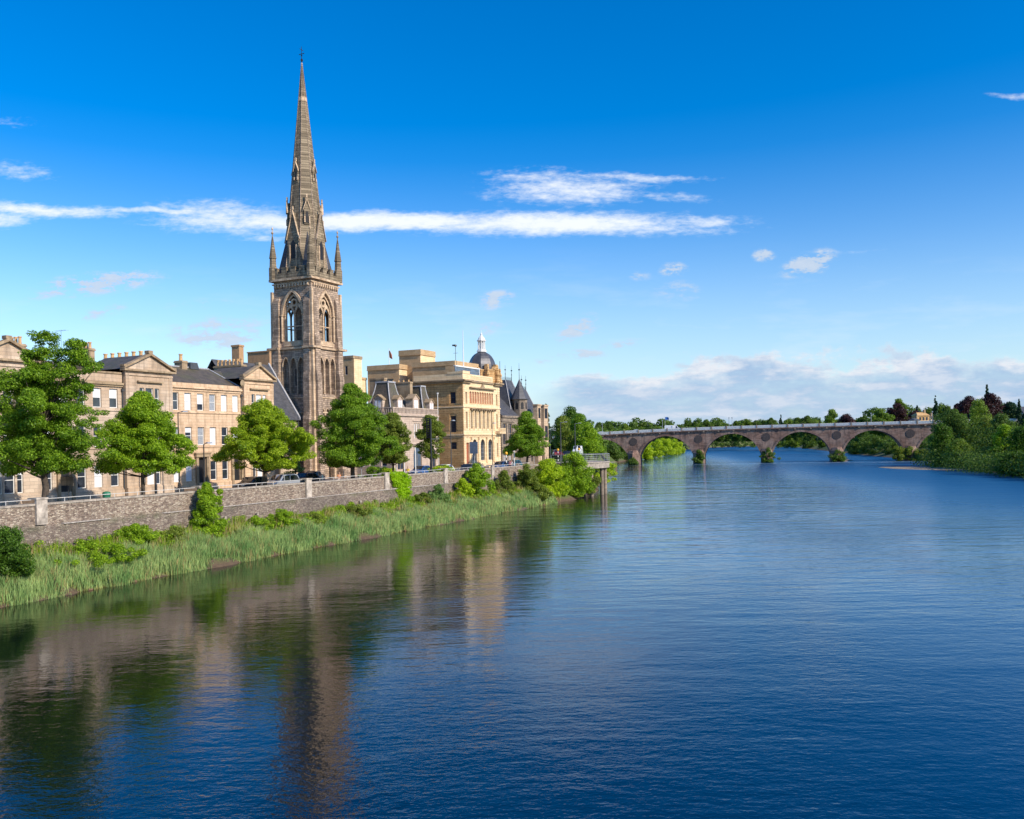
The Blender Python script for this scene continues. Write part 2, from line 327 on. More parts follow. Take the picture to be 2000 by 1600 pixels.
def glass(name, col=(.02, .025, .035), rough=.04):
    m_, q = mat(name); n = q.noise(q.obj, .8, 2)
    q.link(q.mix(q.mapr(n, .35, .65, 0, 1), col, tuple(x * 2.2 for x in col)), q.b.inputs['Base Color']); q.b.inputs['Roughness'].default_value = rough; q.b.inputs['IOR'].default_value = 1.5
    q.b.inputs['Specular IOR Level'].default_value = .6; return m_
MT['glass'] = glass('window_glass'); MT['glassb'] = glass('window_glass_blue', (.07, .11, .16)); MT['carglass'] = glass('car_glass', (.012, .014, .016))
def paint(name, col, metal=0.):
    m_, q = mat(name); q.b.inputs['Base Color'].default_value = (*col, 1); q.b.inputs['Roughness'].default_value = .28; q.b.inputs['Metallic'].default_value = metal; q.b.inputs['Coat Weight'].default_value = .6; return m_
MT['car_silver'] = paint('car_paint_silver', (.52, .54, .57), .5); MT['car_white'] = paint('car_paint_white', (.75, .75, .74)); MT['car_dark'] = paint('car_paint_dark', (.02, .025, .035)); MT['car_blue'] = paint('car_paint_blue', (.03, .09, .24)); MT['car_red'] = paint('car_paint_dark_red', (.18, .015, .03)); MT['car_teal'] = paint('car_paint_teal', (.02, .12, .16))
def leaf(name, c1, c2, tr=.36, scale=.5):
    m_, q = mat(name); q.t.nodes.remove(q.b)
    gm = q.n('ShaderNodeNewGeometry'); rnd = gm.outputs['Random Per Island']
    n = q.noise(q.obj, scale, 3)
    f = q.m('ADD', q.m('MULTIPLY', rnd, .55), q.m('MULTIPLY', n, .6))
    c = q.mix(q.mapr(f, .2, .85, 0, 1), c1, c2)
    d = q.n('ShaderNodeBsdfPrincipled'); q.link(c, d.inputs['Base Color']); d.inputs['Roughness'].default_value = .5; d.inputs['Specular IOR Level'].default_value = .25
    t_ = q.n('ShaderNodeBsdfTranslucent'); q.link(q.mix(.5, c, (c2[0] * 1.5, c2[1] * 1.6, c2[2] * .6), 'MIX'), t_.inputs[0])
    mx = q.n('ShaderNodeMixShader'); mx.inputs[0].default_value = tr; q.link(d.outputs[0], mx.inputs[1]); q.link(t_.outputs[0], mx.inputs[2]); q.link(mx.outputs[0], q.o.inputs[0])
    return m_
LF = dict(
    maple=leaf('leaves_deep_green', (.034, .100, .008), (.250, .400, .022)),
    lime=leaf('leaves_yellow_green', (.060, .150, .006), (.42, .53, .022)),
    limeb=leaf('leaves_bright_green', (.050, .135, .008), (.350, .510, .022)),
    dark=leaf('leaves_dark_green', (.016, .055, .008), (.115, .220, .018)),
    olive=leaf('leaves_olive', (.045, .090, .012), (.27, .33, .045)),
    willow=leaf('leaves_willow_yellow', (0.176, 0.286, 0.009), (0.486, 0.611, 0.022)),
    bluegreen=leaf('leaves_blue_green', (.055, .13, .035), (.26, .39, .11)),
    ivy=leaf('leaves_ivy_bright', (0.176, 0.325, 0.006), (0.432, 0.650, 0.013)),
    far=leaf('leaves_far_green', (.022, .060, .014), (.160, .250, .036), scale=.12),
    farl=leaf('leaves_far_light', (.045, .105, .012), (.24, .34, .04), scale=.12),
    copper=leaf('leaves_copper', (.022, .010, .012), (.075, .028, .028), .2, scale=.2),
    conifer=leaf('needles_dark', (.008, .032, .014), (.03, .085, .03), .1, scale=.3))
MT['bark'] = plain('bark', (.075, .058, .045), .95, .4, 6)
KA, KS, KR = 1.5, .45, .42
# ------------------------------------------------------------------ ground, river, street
def sheet(name, verts, faces, m_, label=None, cat=None, kind='structure', smooth=False):
    me = bpy.data.meshes.new(name); me.from_pydata(verts, [], faces); me.materials.append(m_)
    if smooth: me.polygons.foreach_set('use_smooth', [True] * len(me.polygons))
    o = bpy.data.objects.new(name, me); C.objects.link(o); return tag(o, label, cat, None, kind)
def ground_mat():
    m_, q = mat('bank_ground'); n = q.noise(q.obj, .35, 5); n2 = q.noise(q.obj, 3., 4)
    g_ = q.mix(n2, (.035, .07, .012), (.12, .17, .03)); c = q.mix(q.mapr(n, .5, .62, 0, 1), g_, (.12, .085, .05))
    z = q.sep(q.n('ShaderNodeNewGeometry').outputs['Position'])[2]
    c = q.mix(q.mapr(q.m('ADD', z, q.m('MULTIPLY', n2, .35)), .95, .35, 0, 1), c, q.mix(n2, (.05, .034, .02), (.17, .11, .06)))
    q.link(c, q.b.inputs['Base Color']); q.b.inputs['Roughness'].default_value = .95; bump(q, n2, .8, .15); return m_
MT['ground'] = ground_mat()
R_ = 12000
sheet('ground', [(-R_, -2000, -2.5), (R_, -2000, -2.5), (R_, R_, -2.5), (-R_, R_, -2.5)], [(0, 1, 2, 3)], MT['ground'], 'riverbed and land running out to the horizon', 'ground')
def water_mat():
    m_, q = mat('river_water'); x, y, z = q.sep(q.obj); b = q.b
    P = q.comb(x, y)
    big = q.noise(P, .035, 3, .5, '2D')
    w0 = q.noise(q.comb(q.m('MULTIPLY', x, .16), q.m('MULTIPLY', y, .22)), 1., 3, .5, '2D')
    w1 = q.noise(q.comb(q.m('MULTIPLY', x, 1.0), q.m('MULTIPLY', y, 1.7)), 1., 3, .55, '2D')
    w2 = q.noise(q.comb(q.m('MULTIPLY', x, 2.6), q.m('MULTIPLY', y, 4.2)), 1., 3, .6, '2D')
    w3 = q.noise(q.comb(q.m('MULTIPLY', x, 9.), q.m('MULTIPLY', y, 13.)), 1., 2, .5, '2D')
    # calm strip by the quay: distance from the left bank line
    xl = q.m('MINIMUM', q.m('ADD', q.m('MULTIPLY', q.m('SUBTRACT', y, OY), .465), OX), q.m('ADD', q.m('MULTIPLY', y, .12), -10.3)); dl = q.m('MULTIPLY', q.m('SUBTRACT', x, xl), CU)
    slick = q.noise(q.comb(q.m('ADD', q.m('MULTIPLY', x, .045), q.m('MULTIPLY', y, -.018)), q.m('MULTIPLY', y, .03)), 1., 5, .6, '2D')
    calm = q.mapr(dl, 15, 85, .25, 1.0, True); calm = q.m('MULTIPLY', calm, q.mapr(slick, .4, .6, .62, 1.2)); calm = q.m('MULTIPLY', calm, q.mapr(y, 50, 160, .75, KA))
    calm = q.m('MULTIPLY', calm, q.mapr(big, .35, .65, .7, 1.2))
    h = q.m('ADD', q.m('MULTIPLY', w1, .042), q.m('ADD', q.m('MULTIPLY', w2, .026), q.m('MULTIPLY', w3, .0045)))
    h = q.m('MULTIPLY', h, calm); ws = q.noise(q.comb(q.m('MULTIPLY', x, .035), q.m('MULTIPLY', y, .14)), 1., 4, .6, '2D')
    h = q.m('ADD', h, q.m('MULTIPLY', w0, .035)); h = q.m('ADD', h, q.m('MULTIPLY', ws, q.mapr(y, 70, 200, .0, KS)))
    ws2 = q.noise(q.comb(q.m('MULTIPLY', x, .14), q.m('MULTIPLY', y, .5)), 1., 3, .6, '2D'); h = q.m('ADD', h, q.m('MULTIPLY', q.m('MULTIPLY', ws2, q.mapr(dl, 12, 40, .1, 1, True)), q.mapr(y, 40, 140, .02, .17)))
    bp = q.n('ShaderNodeBump'); q.inp(bp, 'Height', h); bp.inputs['Strength'].default_value = 1; bp.inputs['Distance'].default_value = 1.
    q.link(bp.outputs[0], b.inputs['Normal'])
    # riffle by the bridge piers: broken white water
    c0 = q.mix(q.mapr(q.m('DIVIDE', q.m('SUBTRACT', dl, q.mapr(y, 35, 110, 42, 9)), q.mapr(y, 35, 110, 36, 20)), 0, 1, 0, 1, True), (.0006, .003, .006), q.mix(q.mapr(y, 30, 110, 0, 1, True), (.0, .022, .070), (.0, .062, .155)))     # near-black by the bank; reflected sky blue painted in mid-river, stronger with distance
    rif = q.m('MULTIPLY', q.mapr(q.m('ABSOLUTE', q.m('SUBTRACT', q.m('ADD', y, q.m('MULTIPLY', q.noise(q.comb(q.m('MULTIPLY', x, .08), 0.), 1., 3, .5, '2D'), 22.)), q.m('ADD', 362., q.m('MULTIPLY', x, -.20)))), 6.5, 0., 0, 1), q.mapr(x, 35, 50, 0, 1))
    rn = q.noise(q.comb(q.m('MULTIPLY', x, .45), q.m('MULTIPLY', y, 1.1)), 1., 4, .65, '2D')
    foam = q.m('MULTIPLY', rif, q.mapr(rn, .50, .64, 0, .8))
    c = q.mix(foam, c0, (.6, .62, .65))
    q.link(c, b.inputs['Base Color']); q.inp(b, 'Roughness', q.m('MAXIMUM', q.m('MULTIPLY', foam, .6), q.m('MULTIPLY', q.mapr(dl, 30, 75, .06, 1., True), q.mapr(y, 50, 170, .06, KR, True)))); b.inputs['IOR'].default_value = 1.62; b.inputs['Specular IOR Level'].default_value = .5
    b.inputs['Specular Tint'].default_value = (1, 1, 1, 1)
    return m_
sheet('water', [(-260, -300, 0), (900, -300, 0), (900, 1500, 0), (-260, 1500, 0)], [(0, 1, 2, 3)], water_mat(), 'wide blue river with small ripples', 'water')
# left bank: a section swept along the foot of the quay wall and on beyond the bridge
def sweep(name, line, prof, label, seed=1, step=1.5, jag=.5):
    """line: world xy; prof: (offset to the land side, z)"""
    rng = random.Random(seed); pts = []
    for a, b in zip(line, line[1:]):
        a, b = Vector(a), Vector(b); n = max(1, int((b - a).length / step)) if (b - a).length < 200 else 4
        pts += [a.lerp(b, i / n) for i in range(n)]
    pts.append(Vector(line[-1])); vs = []; fs = []; k = len(prof); ph = [rng.uniform(0, 6) for _ in range(4)]
    for i, p in enumerate(pts):
        d = (pts[min(i + 1, len(pts) - 1)] - pts[max(i - 1, 0)]).normalized(); n = Vector((-d.y, d.x)) * (1 if name != 'right_bank' else -1)
        L = i * step
        for o, z in prof:
            wob = (math.sin(L * .31 + ph[0]) * .45 + math.sin(L * .83 + ph[1]) * .3 + math.sin(L * 2.1 + ph[2]) * .18) * jag if -7 < o < -.9 else 0
            vs.append((p.x + n.x * (o + wob), p.y + n.y * (o + wob), z + (rng.uniform(-.07, .07) if -.6 > o > -7 else 0)))
    for i in range(len(pts) - 1):
        for j in range(k - 1): a = i * k + j; fs.append((a, a + k, a + k + 1, a + 1))
    return sheet(name, vs, fs, MT['ground'], label, 'bank', smooth=True)
p0 = pw(-110, 0); p1 = pw(76, 0)
p1 = pw(71, 0)
LB = [(p0.x, p0.y), (p1.x, p1.y), (9.5, 165), (12.6, 180), (18, 230), (28.5, 322), (36, 372), (58, 450), (84, 540), (128, 720), (188, 900), (330, 1050)]
sweep('left_bank', LB[:2], [(-9, -2.4), (-6.2, -.35), (-5.2, .06), (-4.6, .45), (-3.6, .9), (-2.2, 1.7), (-1.0, 2.35), (.2, 2.5)], 'reedy river bank below the quay wall', 2, 1.2, .9)
sweep('bank', LB[1:], [(-8, -2.4), (-5.2, -.3), (-4.4, .1), (-3.4, .9), (-1.5, 2.6), (0, 4.6), (1.5, 5.0), (60, 5.6), (900, 9)], 'left river bank beyond the platform and the bridge', 5, 3)
RB = [(100, -150), (103, 60), (106, 150), (114, 195), (120, 228), (124, 254), (136, 285), (153, 330), (158, 350), (160, 372), (176, 456), (232, 700), (262, 830), (330, 1050)]
sweep('right_bank', RB, [(-6, -2.4), (-1.5, -.3), (0, .12), (3, .9), (9, 3.2), (30, 5.5), (120, 9), (330, 24), (900, 40)], 'right river bank rising to wooded ground', 8, 4)
sheet('hill', [(-2500, 1060, 4), (100, 1010, 2), (330, 1030, 2), (900, 900, 20), (2600, 900, 40), (-2500, 2600, 26), (300, 2600, 22), (2600, 2600, 60), (-6000, 9000, 30), (6000, 9000, 60)],
      [(0, 1, 6, 5), (1, 2, 3, 6), (3, 4, 7, 6), (5, 6, 7, 9, 8)], MT['ground'], 'distant low hill beyond the river bend', 'hill')
def street_sheet(name, t0, t1, z, m_, label, cat, s0=-110, s1=76):
    vs = [tuple(pw(s0, t0, z)), tuple(pw(s1, t0, z)), tuple(pw(s1, t1, z)), tuple(pw(s0, t1, z))]
    return vs, name, m_, label, cat
def slab(name, t0, t1, z0, z1, m_, label, cat, s0=-110, s1=112):
    m = M(); m.box(s0, s1, t0, t1, z0, z1); o = m.put(name, m_, None, (0, t0, z0)); tag(o, label, cat, kind='structure'); return o
slab('ground_fill', .3, 90, 2.4, ST_Z - .12, MT['ground'], 'ground under the street and the buildings', 'ground')
slab('pavement', .62, 3.6, ST_Z - .12, ST_Z, MT['paving'], 'riverside pavement behind the parapet', 'pavement')
slab('road', 3.6, 10.8, ST_Z - .12, ST_Z - .11, MT['asphalt'], 'asphalt road along the quay', 'road')
slab('pavement', 10.8, 60, ST_Z - .12, ST_Z, MT['paving'], 'pavement in front of the buildings', 'pavement')

# ------------------------------------------------------------------ quay wall
WALL = root('quay_wall', (-20, 0, 0), 'long weathered rubble river wall carrying the street, with pale piers and a pale ledge', 'wall')
m = M(); m.exty
m.box(-110, 76, 0, .6, 2.0, 5.98); m.put('upper_wall', MT['quay'], WALL)
m = M(); m.extx([(-.55, -1), (-.3, 4.46), (-.003, 4.46), (-.003, -1)], -110, 76); m.put('lower_wall', MT['quay'], WALL)
m = M(); rng = random.Random(4)
s = -60.
while s < 76:
    L = rng.uniform(2, 6)
    if rng.random() < .82 or s > -8: m.box(s, min(76, s + L), -.36 - rng.uniform(0, .04), -.004, 4.463, 4.50 + rng.uniform(0, .05))
    s += L
m.put('ledge', MT['ledge'], WALL)
m = M(); s = -110.
while s < 76: m.box(s, min(s + 1.18, 76), -.06, .66, 5.983, 6.13 + rng.uniform(-.012, .012)); s += 1.2
m.put('coping', MT['coping'], WALL)
r = M(); pcs = []
for px, py in ((80, 980), (395, 960), (602, 940), (755, 930), (870, 920), (962, 912), (1030, 908)):
    s = S(px, py, -.1); pcs.append(s)
pcs = [pcs[0] - 25, pcs[0] - 12.5] + pcs
for s in pcs:
    m = M(); m.box(s - .45, s + .45, -.22, -.004, 4.56, 6.42); m.box(s - .5, s + .5, -.27, .7, 6.423, 6.56)
    m.put('pier', MT['concrete'], WALL)
for a, b in zip(pcs, pcs[1:]):
    m = M(); m.tube([(a + .5, .3, 6.42), (b - .5, .3, 6.42)], .027)
    n = max(2, int((b - a) / 2.2))
    for i in range(1, n): x = a + (b - a) * i / n; m.tube([(x, .3, 6.12), (x, .3, 6.42)], .028)
    m.put('handrail', MT['rail'], WALL)
for px, py in ((8, 1108 - 85), (1700 / 5 + 360, 980), (433, 1000), (485, 1000)): pass
for px in (702, 732, 437, 500):          # rusty weep stains below outlet pipes
    s = S(px, 985, -.4); m = M(); m.box(s - .12, s + .12, -.62, -.5, 3.35, 3.6); m.put('drain_outlet', MT['coping'], WALL)

# ------------------------------------------------------------------ plants
def cards(centers, n, size, rng, flat=.6, up=.5, spread=1., aspect=.62):
    """n leaf-sized faces scattered through clumps; centers: (x, y, z, r)"""
    c = np.array(centers); w = c[:, 3] ** 2; idx = rng.choice(len(c), n, p=w / w.sum()); cc = c[idx]
    d = rng.normal(size=(n, 3)); d /= np.linalg.norm(d, axis=1)[:, None]
    rr = rng.uniform(.25, 1, n) ** .5
    off = d * rr[:, None] * cc[:, 3:4] * spread; off[:, 2] *= flat
    p = cc[:, :3] + off
    nr = d * .8 + rng.normal(size=(n, 3)) * .55; nr[:, 2] += up; nr /= np.linalg.norm(nr, axis=1)[:, None]
    a = np.cross(nr, rng.normal(size=(n, 3))); a /= np.linalg.norm(a, axis=1)[:, None]; b = np.cross(nr, a)
    s = size * rng.uniform(.6, 1.35, n)[:, None]
    v = np.stack([p - a * s * .5, p + b * s * aspect * .5, p + a * s * .6 - nr * s * .12, p - b * s * aspect * .5], axis=1).reshape(-1, 3)
    return v
def quadmesh(name, v, m_, k=4):
    n = len(v) // k; me = bpy.data.meshes.new(name); me.vertices.add(len(v)); me.vertices.foreach_set('co', v.astype(np.float32).ravel())
    me.loops.add(len(v)); me.loops.foreach_set('vertex_index', np.arange(len(v), dtype=np.int32))
    me.polygons.add(n); me.polygons.foreach_set('loop_start', np.arange(0, len(v), k, dtype=np.int32)); me.polygons.foreach_set('loop_total', np.full(n, k, dtype=np.int32))
    me.update(calc_edges=True); me.materials.append(m_); return me
def child(name, me, parent):
    o = bpy.data.objects.new(name, me); C.objects.link(o); o.parent = parent; OFF[o.name] = OFF.get(parent.name, Vector((0, 0, 0))); return o
def clumps(h0, h1, R, prof, n, rng, cr, lean=(0, 0), sx=1., sy=1.):
    """clump centres inside a turned envelope between heights h0 and h1; prof(f) gives the relative radius"""
    out = []; tries = 0
    while len(out) < n and tries < n * 40:
        tries += 1; f = rng.uniform(0, 1); rmax = prof(f) * R
        if rng.uniform(0, 1) > (prof(f) + (.25 if prof is not PROF['conifer'] else .6)): continue
        a = rng.uniform(0, 6.283); wob = 1 + .2 * math.sin(3 * a + f * 11 + h1) + .13 * math.sin(7 * a + 7 * f)
        if prof is not PROF['conifer'] and math.sin(a * 3 + f * 8 + h1) * math.sin(f * 21 + a * 2) > .45 and rng.uniform() < (.8 if h1 < 14 and cr < 1 else .3): continue
        q_ = rng.uniform(0, 1) ** .42; r_ = max(0, rmax * q_ * wob - cr * .4)
        ck = cr if prof is not PROF['conifer'] else cr * (1.0 - .78 * f)
        if prof is PROF['conifer']: r_ = rmax * q_ * wob * (.82 + .22 * math.sin(f * 44))
        out.append((math.cos(a) * r_ * sx + lean[0] * f, math.sin(a) * r_ * sy + lean[1] * f, h0 + (h1 - h0) * f, ck * rng.uniform(.6, 1.3)))
    return out
PROF = dict(
    dome=lambda f: math.sqrt(max(0, 1 - max(0, (f - .28) / .72) ** 2)) * (.55 + .45 * min(1, f / .28)),
    cone=lambda f: (1 - f) ** .62 * (.72 + .28 * min(1, f / .12)) + .02,
    wide=lambda f: (1 - f) ** .5 * (.86 + .14 * min(1, f / .1)),
    oval=lambda f: math.sin(math.pi * min(1, .08 + f * .9)) ** .65,
    column=lambda f: (1 - f ** 3) * .95 * (.6 + .4 * min(1, f / .2)) + .03,
    conifer=lambda f: (1 - f) * .98 + .02,
    hedge=lambda f: 1 - .35 * f * f)
def tree(kind, pos, h, R, leafm, label, cat='tree', base=.25, prof='dome', n=120, leaves=16000, lsize=.2, cr=.8, seed=1, flat=.6, lean=(0, 0), group=None, trunk_r=None, extra=None, sx=1., sy=1., stem=True, up=.5, gaps=True):
    """pos: world position of the foot; crown envelope from base*h to h"""
    rng = np.random.default_rng(seed); o = root(kind, tuple(pos), label, cat, group, street=False)
    cs = clumps(h * base, h - cr * .4, R, PROF[prof] if isinstance(prof, str) else prof, n, rng, cr, lean, sx, sy)
    if extra: cs += extra
    if stem:
        tr = trunk_r or h * .017; m = M(); top = h * (.82 if prof != 'dome' else .7)
        pts = [(0, 0, -.3), (0, 0, .15), (rng.normal() * .05, rng.normal() * .05, h * base * .6)] + [(lean[0] * f + rng.normal() * .07 * R * .3, lean[1] * f + rng.normal() * .07 * R * .3, h * base + (top - h * base) * f) for f in (.2, .5, .8, 1)]
        m.tube(pts, [tr * 1.5, tr * 1.12, tr, tr * .85, tr * .62, tr * .38, tr * .12], 8)
        m.v = [(x + pos[0], y + pos[1], z + pos[2]) for x, y, z in m.v]; tk = m.put('trunk', MT['bark'], o, smooth=True)
        lm = M(); ids = rng.choice(len(cs), min(len(cs), 46 if n > 60 else 12), replace=False)
        for i in ids:
            x, y, z, r_ = cs[i]; z0 = h * base * .75 + max(0, (z - h * base)) * .55
            f = min(1, max(0, (z0 - h * base) / max(.1, top - h * base))); bx, by = lean[0] * f, lean[1] * f
            k = tr * .42 * (1 - .6 * f)
            lm.tube([(bx, by, z0), (bx + (x - bx) * .45, by + (y - by) * .45, z0 + (z - z0) * .35), (x, y, z)], [k, k * .6, k * .15], 5)
        lm.v = [(x + pos[0], y + pos[1], z + pos[2]) for x, y, z in lm.v]; lm.put('limbs', MT['bark'], tk)
    v = cards(cs, leaves, lsize, rng, flat, up); child('crown', quadmesh('crown', v, leafm), o)
    return o
def tpos(px, py, t, z=ST_Z): return pw(S(px, py, t), t, z)
# ------------------------------------------------------------------ building pieces
def E_(t0): return lambda a, d, z: (a, t0 - d, z)          # wall facing the river: a along the quay, d outwards
def S_(s0): return lambda a, d, z: (s0 - d, a, z)          # wall facing down-river towards the camera
def N_(s0): return lambda a, d, z: (s0 + d, a, z)
def arch_pts(a, b, zs, zt, kind, n=8):
    """points of an arch from (a, zs) over (mid, zt) to (b, zs)"""
    mid = (a + b) / 2; w = (b - a) / 2; h = zt - zs; out = []
    for i in range(n + 1):
        t = i / n
        if kind == 'round': x = -math.cos(math.pi * t); z = math.sin(math.pi * t)
        else:
            u = 2 * t if t <= .5 else 2 * (1 - t); ang = u * rad(60); x0 = 2 - 2 * math.cos(ang); z0 = math.sin(ang) / math.sin(rad(60)); x = -1 + x0 if t <= .5 else 1 - x0; z = z0
        out.append((mid + x * w, zs + z * h))
    return out
def wall_open(m, a0, a1, z0, z1, ops, rev=.24, d=0.):
    """face with real openings; ops: (a, b, z0, z1[, kind, spring])"""
    xs = sorted({a0, a1, *[o[0] for o in ops], *[o[1] for o in ops]}); zs = sorted({z0, z1, *[o[2] for o in ops], *[o[3] for o in ops]})
    for x, x2 in zip(xs, xs[1:]):
        run = None
        for z, z2 in list(zip(zs, zs[1:])) + [(None, None)]:
            hole = z is None or any(o[0] - 1e-6 <= x and x2 <= o[1] + 1e-6 and o[2] - 1e-6 <= z and z2 <= o[3] + 1e-6 for o in ops)
            if not hole: run = (run[0], z2) if run else (z, z2)
            elif run: m.quad((x, d, run[0]), (x2, d, run[0]), (x2, d, run[1]), (x, d, run[1])); run = None
    for o in ops:
        a, b, c, e = o[:4]
        if len(o) > 4:
            zs_ = o[5]; ap = arch_pts(a, b, zs_, e, o[4])
            for (x, z), (x2, z2) in zip(ap, ap[1:]):
                m.quad((x, d, z), (x2, d, z2), (x2, d, e), (x, d, e)) if abs(x2 - x) > 1e-5 else None
                m.quad((x, d, z), (x2, d, z2), (x2, d - rev, z2), (x, d - rev, z))
            e = zs_
        else: m.quad((a, d, e), (b, d, e), (b, d - rev, e), (a, d - rev, e))
        m.quad((a, d, c), (b, d, c), (b, d - rev, c), (a, d - rev, c)); m.quad((a, d, c), (a, d, e), (a, d - rev, e), (a, d - rev, c)); m.quad((b, d, c), (b, d, e), (b, d - rev, e), (b, d - rev, c))
def window(B_, fr, a, b, z0, z1, rev=.2, style='sash', pane='glass', d=0., arch=None, fm='white', mull=0, sill='trim', name='window'):
    m = M(fr); f = .07; dd = d - rev
    zt = arch[1] if arch else z1
    m.box(a, a + f, dd, dd + .06, z0, zt); m.box(b - f, b, dd, dd + .06, z0, zt); m.box(a + f, b - f, dd, dd + .06, z0, z0 + f)
    if not arch: m.box(a + f, b - f, dd, dd + .06, zt - f, zt)
    if style == 'sash': mz = z0 + (zt - z0) * (.52 if not arch else 1); m.box(a + f, b - f, dd + .003, dd + .063, mz - .03, mz + .03)
    for i in range(mull): x = a + (b - a) * (i + 1) / (mull + 1); m.box(x - .03, x + .03, dd + .006, dd + .066, z0 + f, zt - (f if not arch else 0))
    if style == 'grid':
        for k in (1, 2, 3): z = z0 + (zt - z0) * k / 4; m.box(a + f, b - f, dd + .009, dd + .05, z - .02, z + .02)
    w = m.put(name, MT[fm], B_)
    if sill: k = M(fr); k.box(a - .1, b + .1, d - .02, d + .09, z0 - .13, z0 - .003); k.put('sill', MT[sill], w)
    half = pane == 'half'; pane = 'glass' if half else pane
    if half: k = M(fr); zz = z1 - (z1 - z0) * prng.choice((.3, .48, .5, .62)); k.quad((a + .05, dd + .028, zz), (b - .05, dd + .028, zz), (b - .05, dd + .028, z1 - .05), (a + .05, dd + .028, z1 - .05)); k.put('roller_blind', MT['blind'], w)
    g_ = M(fr)
    if arch:
        ap = arch_pts(a, b, zt, z1, arch[0]); g_.quad((a, dd + .02, z0), (b, dd + .02, z0), *[(x, dd + .02, z) for x, z in ap[::-1]])
    else: g_.quad((a, dd + .02, z0), (b, dd + .02, z0), (b, dd + .02, z1), (a, dd + .02, z1))
    g_.put('pane', MT[pane], w); return w
def pots(m, s0, s1, t0, t1, z, n, along='t', h=.62, r=.15):
    for i in range(n):
        f = (i + .5) / n; x, y = ((s0 + s1) / 2, t0 + (t1 - t0) * f) if along == 't' else (s0 + (s1 - s0) * f, (t0 + t1) / 2)
        m.ring(x, y, [(r * 1.15, z), (r, z + .08), (r * .85, z + h * .8), (r * 1.15, z + h * .85), (r * 1.1, z + h)], 8)
def chimney(B_, s0, s1, t0, t1, z0, z1, n, m_='trim', along='t', h=.62, r=.15):
    m = M(); m.box(s0, s1, t0, t1, z0, z1 - .25); m.box(s0 - .08, s1 + .08, t0 - .08, t1 + .08, z1 - .247, z1 - .1); m.box(s0 - .02, s1 + .02, t0 - .02, t1 + .02, z1 - .097, z1)
    c = m.put('chimney', MT[m_], B_)
    if n: p = M(); pots(p, s0, s1, t0, t1, z1 + .002, n, along, h, r); p.put('chimney_pots', MT['pot'], c)
    return c
def pipe(B_, s, t, z0, z1, mt='white'):
    m = M(); m.tube([(s, t, z0), (s, t, z1)], .055, 6); m.box(s - .12, s + .12, t - .1, t + .1, z1 + .002, z1 + .25); m.put('drainpipe', MT[mt], B_)
prng = random.Random(77)
def anypane(p=.45):
    r_ = prng.random(); return 'blind' if r_ < p * .5 else ('half' if r_ < p * 1.25 else ('curtain' if r_ < p * 1.25 + .12 else 'glass'))

# ------------------------------------------------------------------ riverside terrace
Z0 = ST_Z
ROWS = ((6.35, 8.5), (10.33, 12.34), (14.2, 16.1))
def band(m, a0, a1, z, h=.16, d=.1): m.box(a0, a1, 0.003, d, z, z + h)
def link_front(B_, a0, a1, wins, stone, T, ztop, skip=(), door_at=(), blindp=.45):
    fr = E_(T); ops = []; spec = []
    for i, c in enumerate(wins):
        for r_, (z0, z1) in enumerate(ROWS):
            if (r_, i) in skip: continue
            if r_ == 0 and i in door_at: ops.append((c - .6, c + .6, Z0 + .25, 8.9)); spec.append((c, 'door')); continue
            ops.append((c - .5, c + .5, z0, z1)); spec.append((c, z0, z1))
    m = M(fr); wall_open(m, a0, a1, Z0 - .2, ztop, ops); m.put('wall', MT[stone], B_)
    for s_ in spec:
        if s_[1] == 'door':
            m = M(fr); c = s_[0]; m.box(c - .6, c + .6, -.24, -.2, Z0 + .25, 8.9); dr = m.put('door', MT['dark'], B_)
            k = M(fr); k.box(c - .95, c - .62, .003, .22, Z0, 9.0); k.box(c + .62, c + .95, .003, .22, Z0, 9.0); k.box(c - 1.1, c + 1.1, .003, .34, 9.003, 9.35); k.exty; k.box(c - 1.2, c + 1.2, .003, .42, 9.353, 9.5); k.put('door_surround', MT['trim'], dr)
        else: window(B_, fr, s_[0] - .5, s_[0] + .5, s_[1], s_[2], pane=anypane(blindp), sill=None)
    m = M(fr); band(m, a0, a1, 14.0 - .14, .14, .09); m.put('string_course', MT[stone], B_); m = M(fr); band(m, a0, a1, 10.1, .18, .1); m.put('string_course', MT[stone], B_); m = M(fr); m.box(a0, a1, .003, .12, Z0 - .1, 6.12); m.put('plinth', MT[stone], B_)
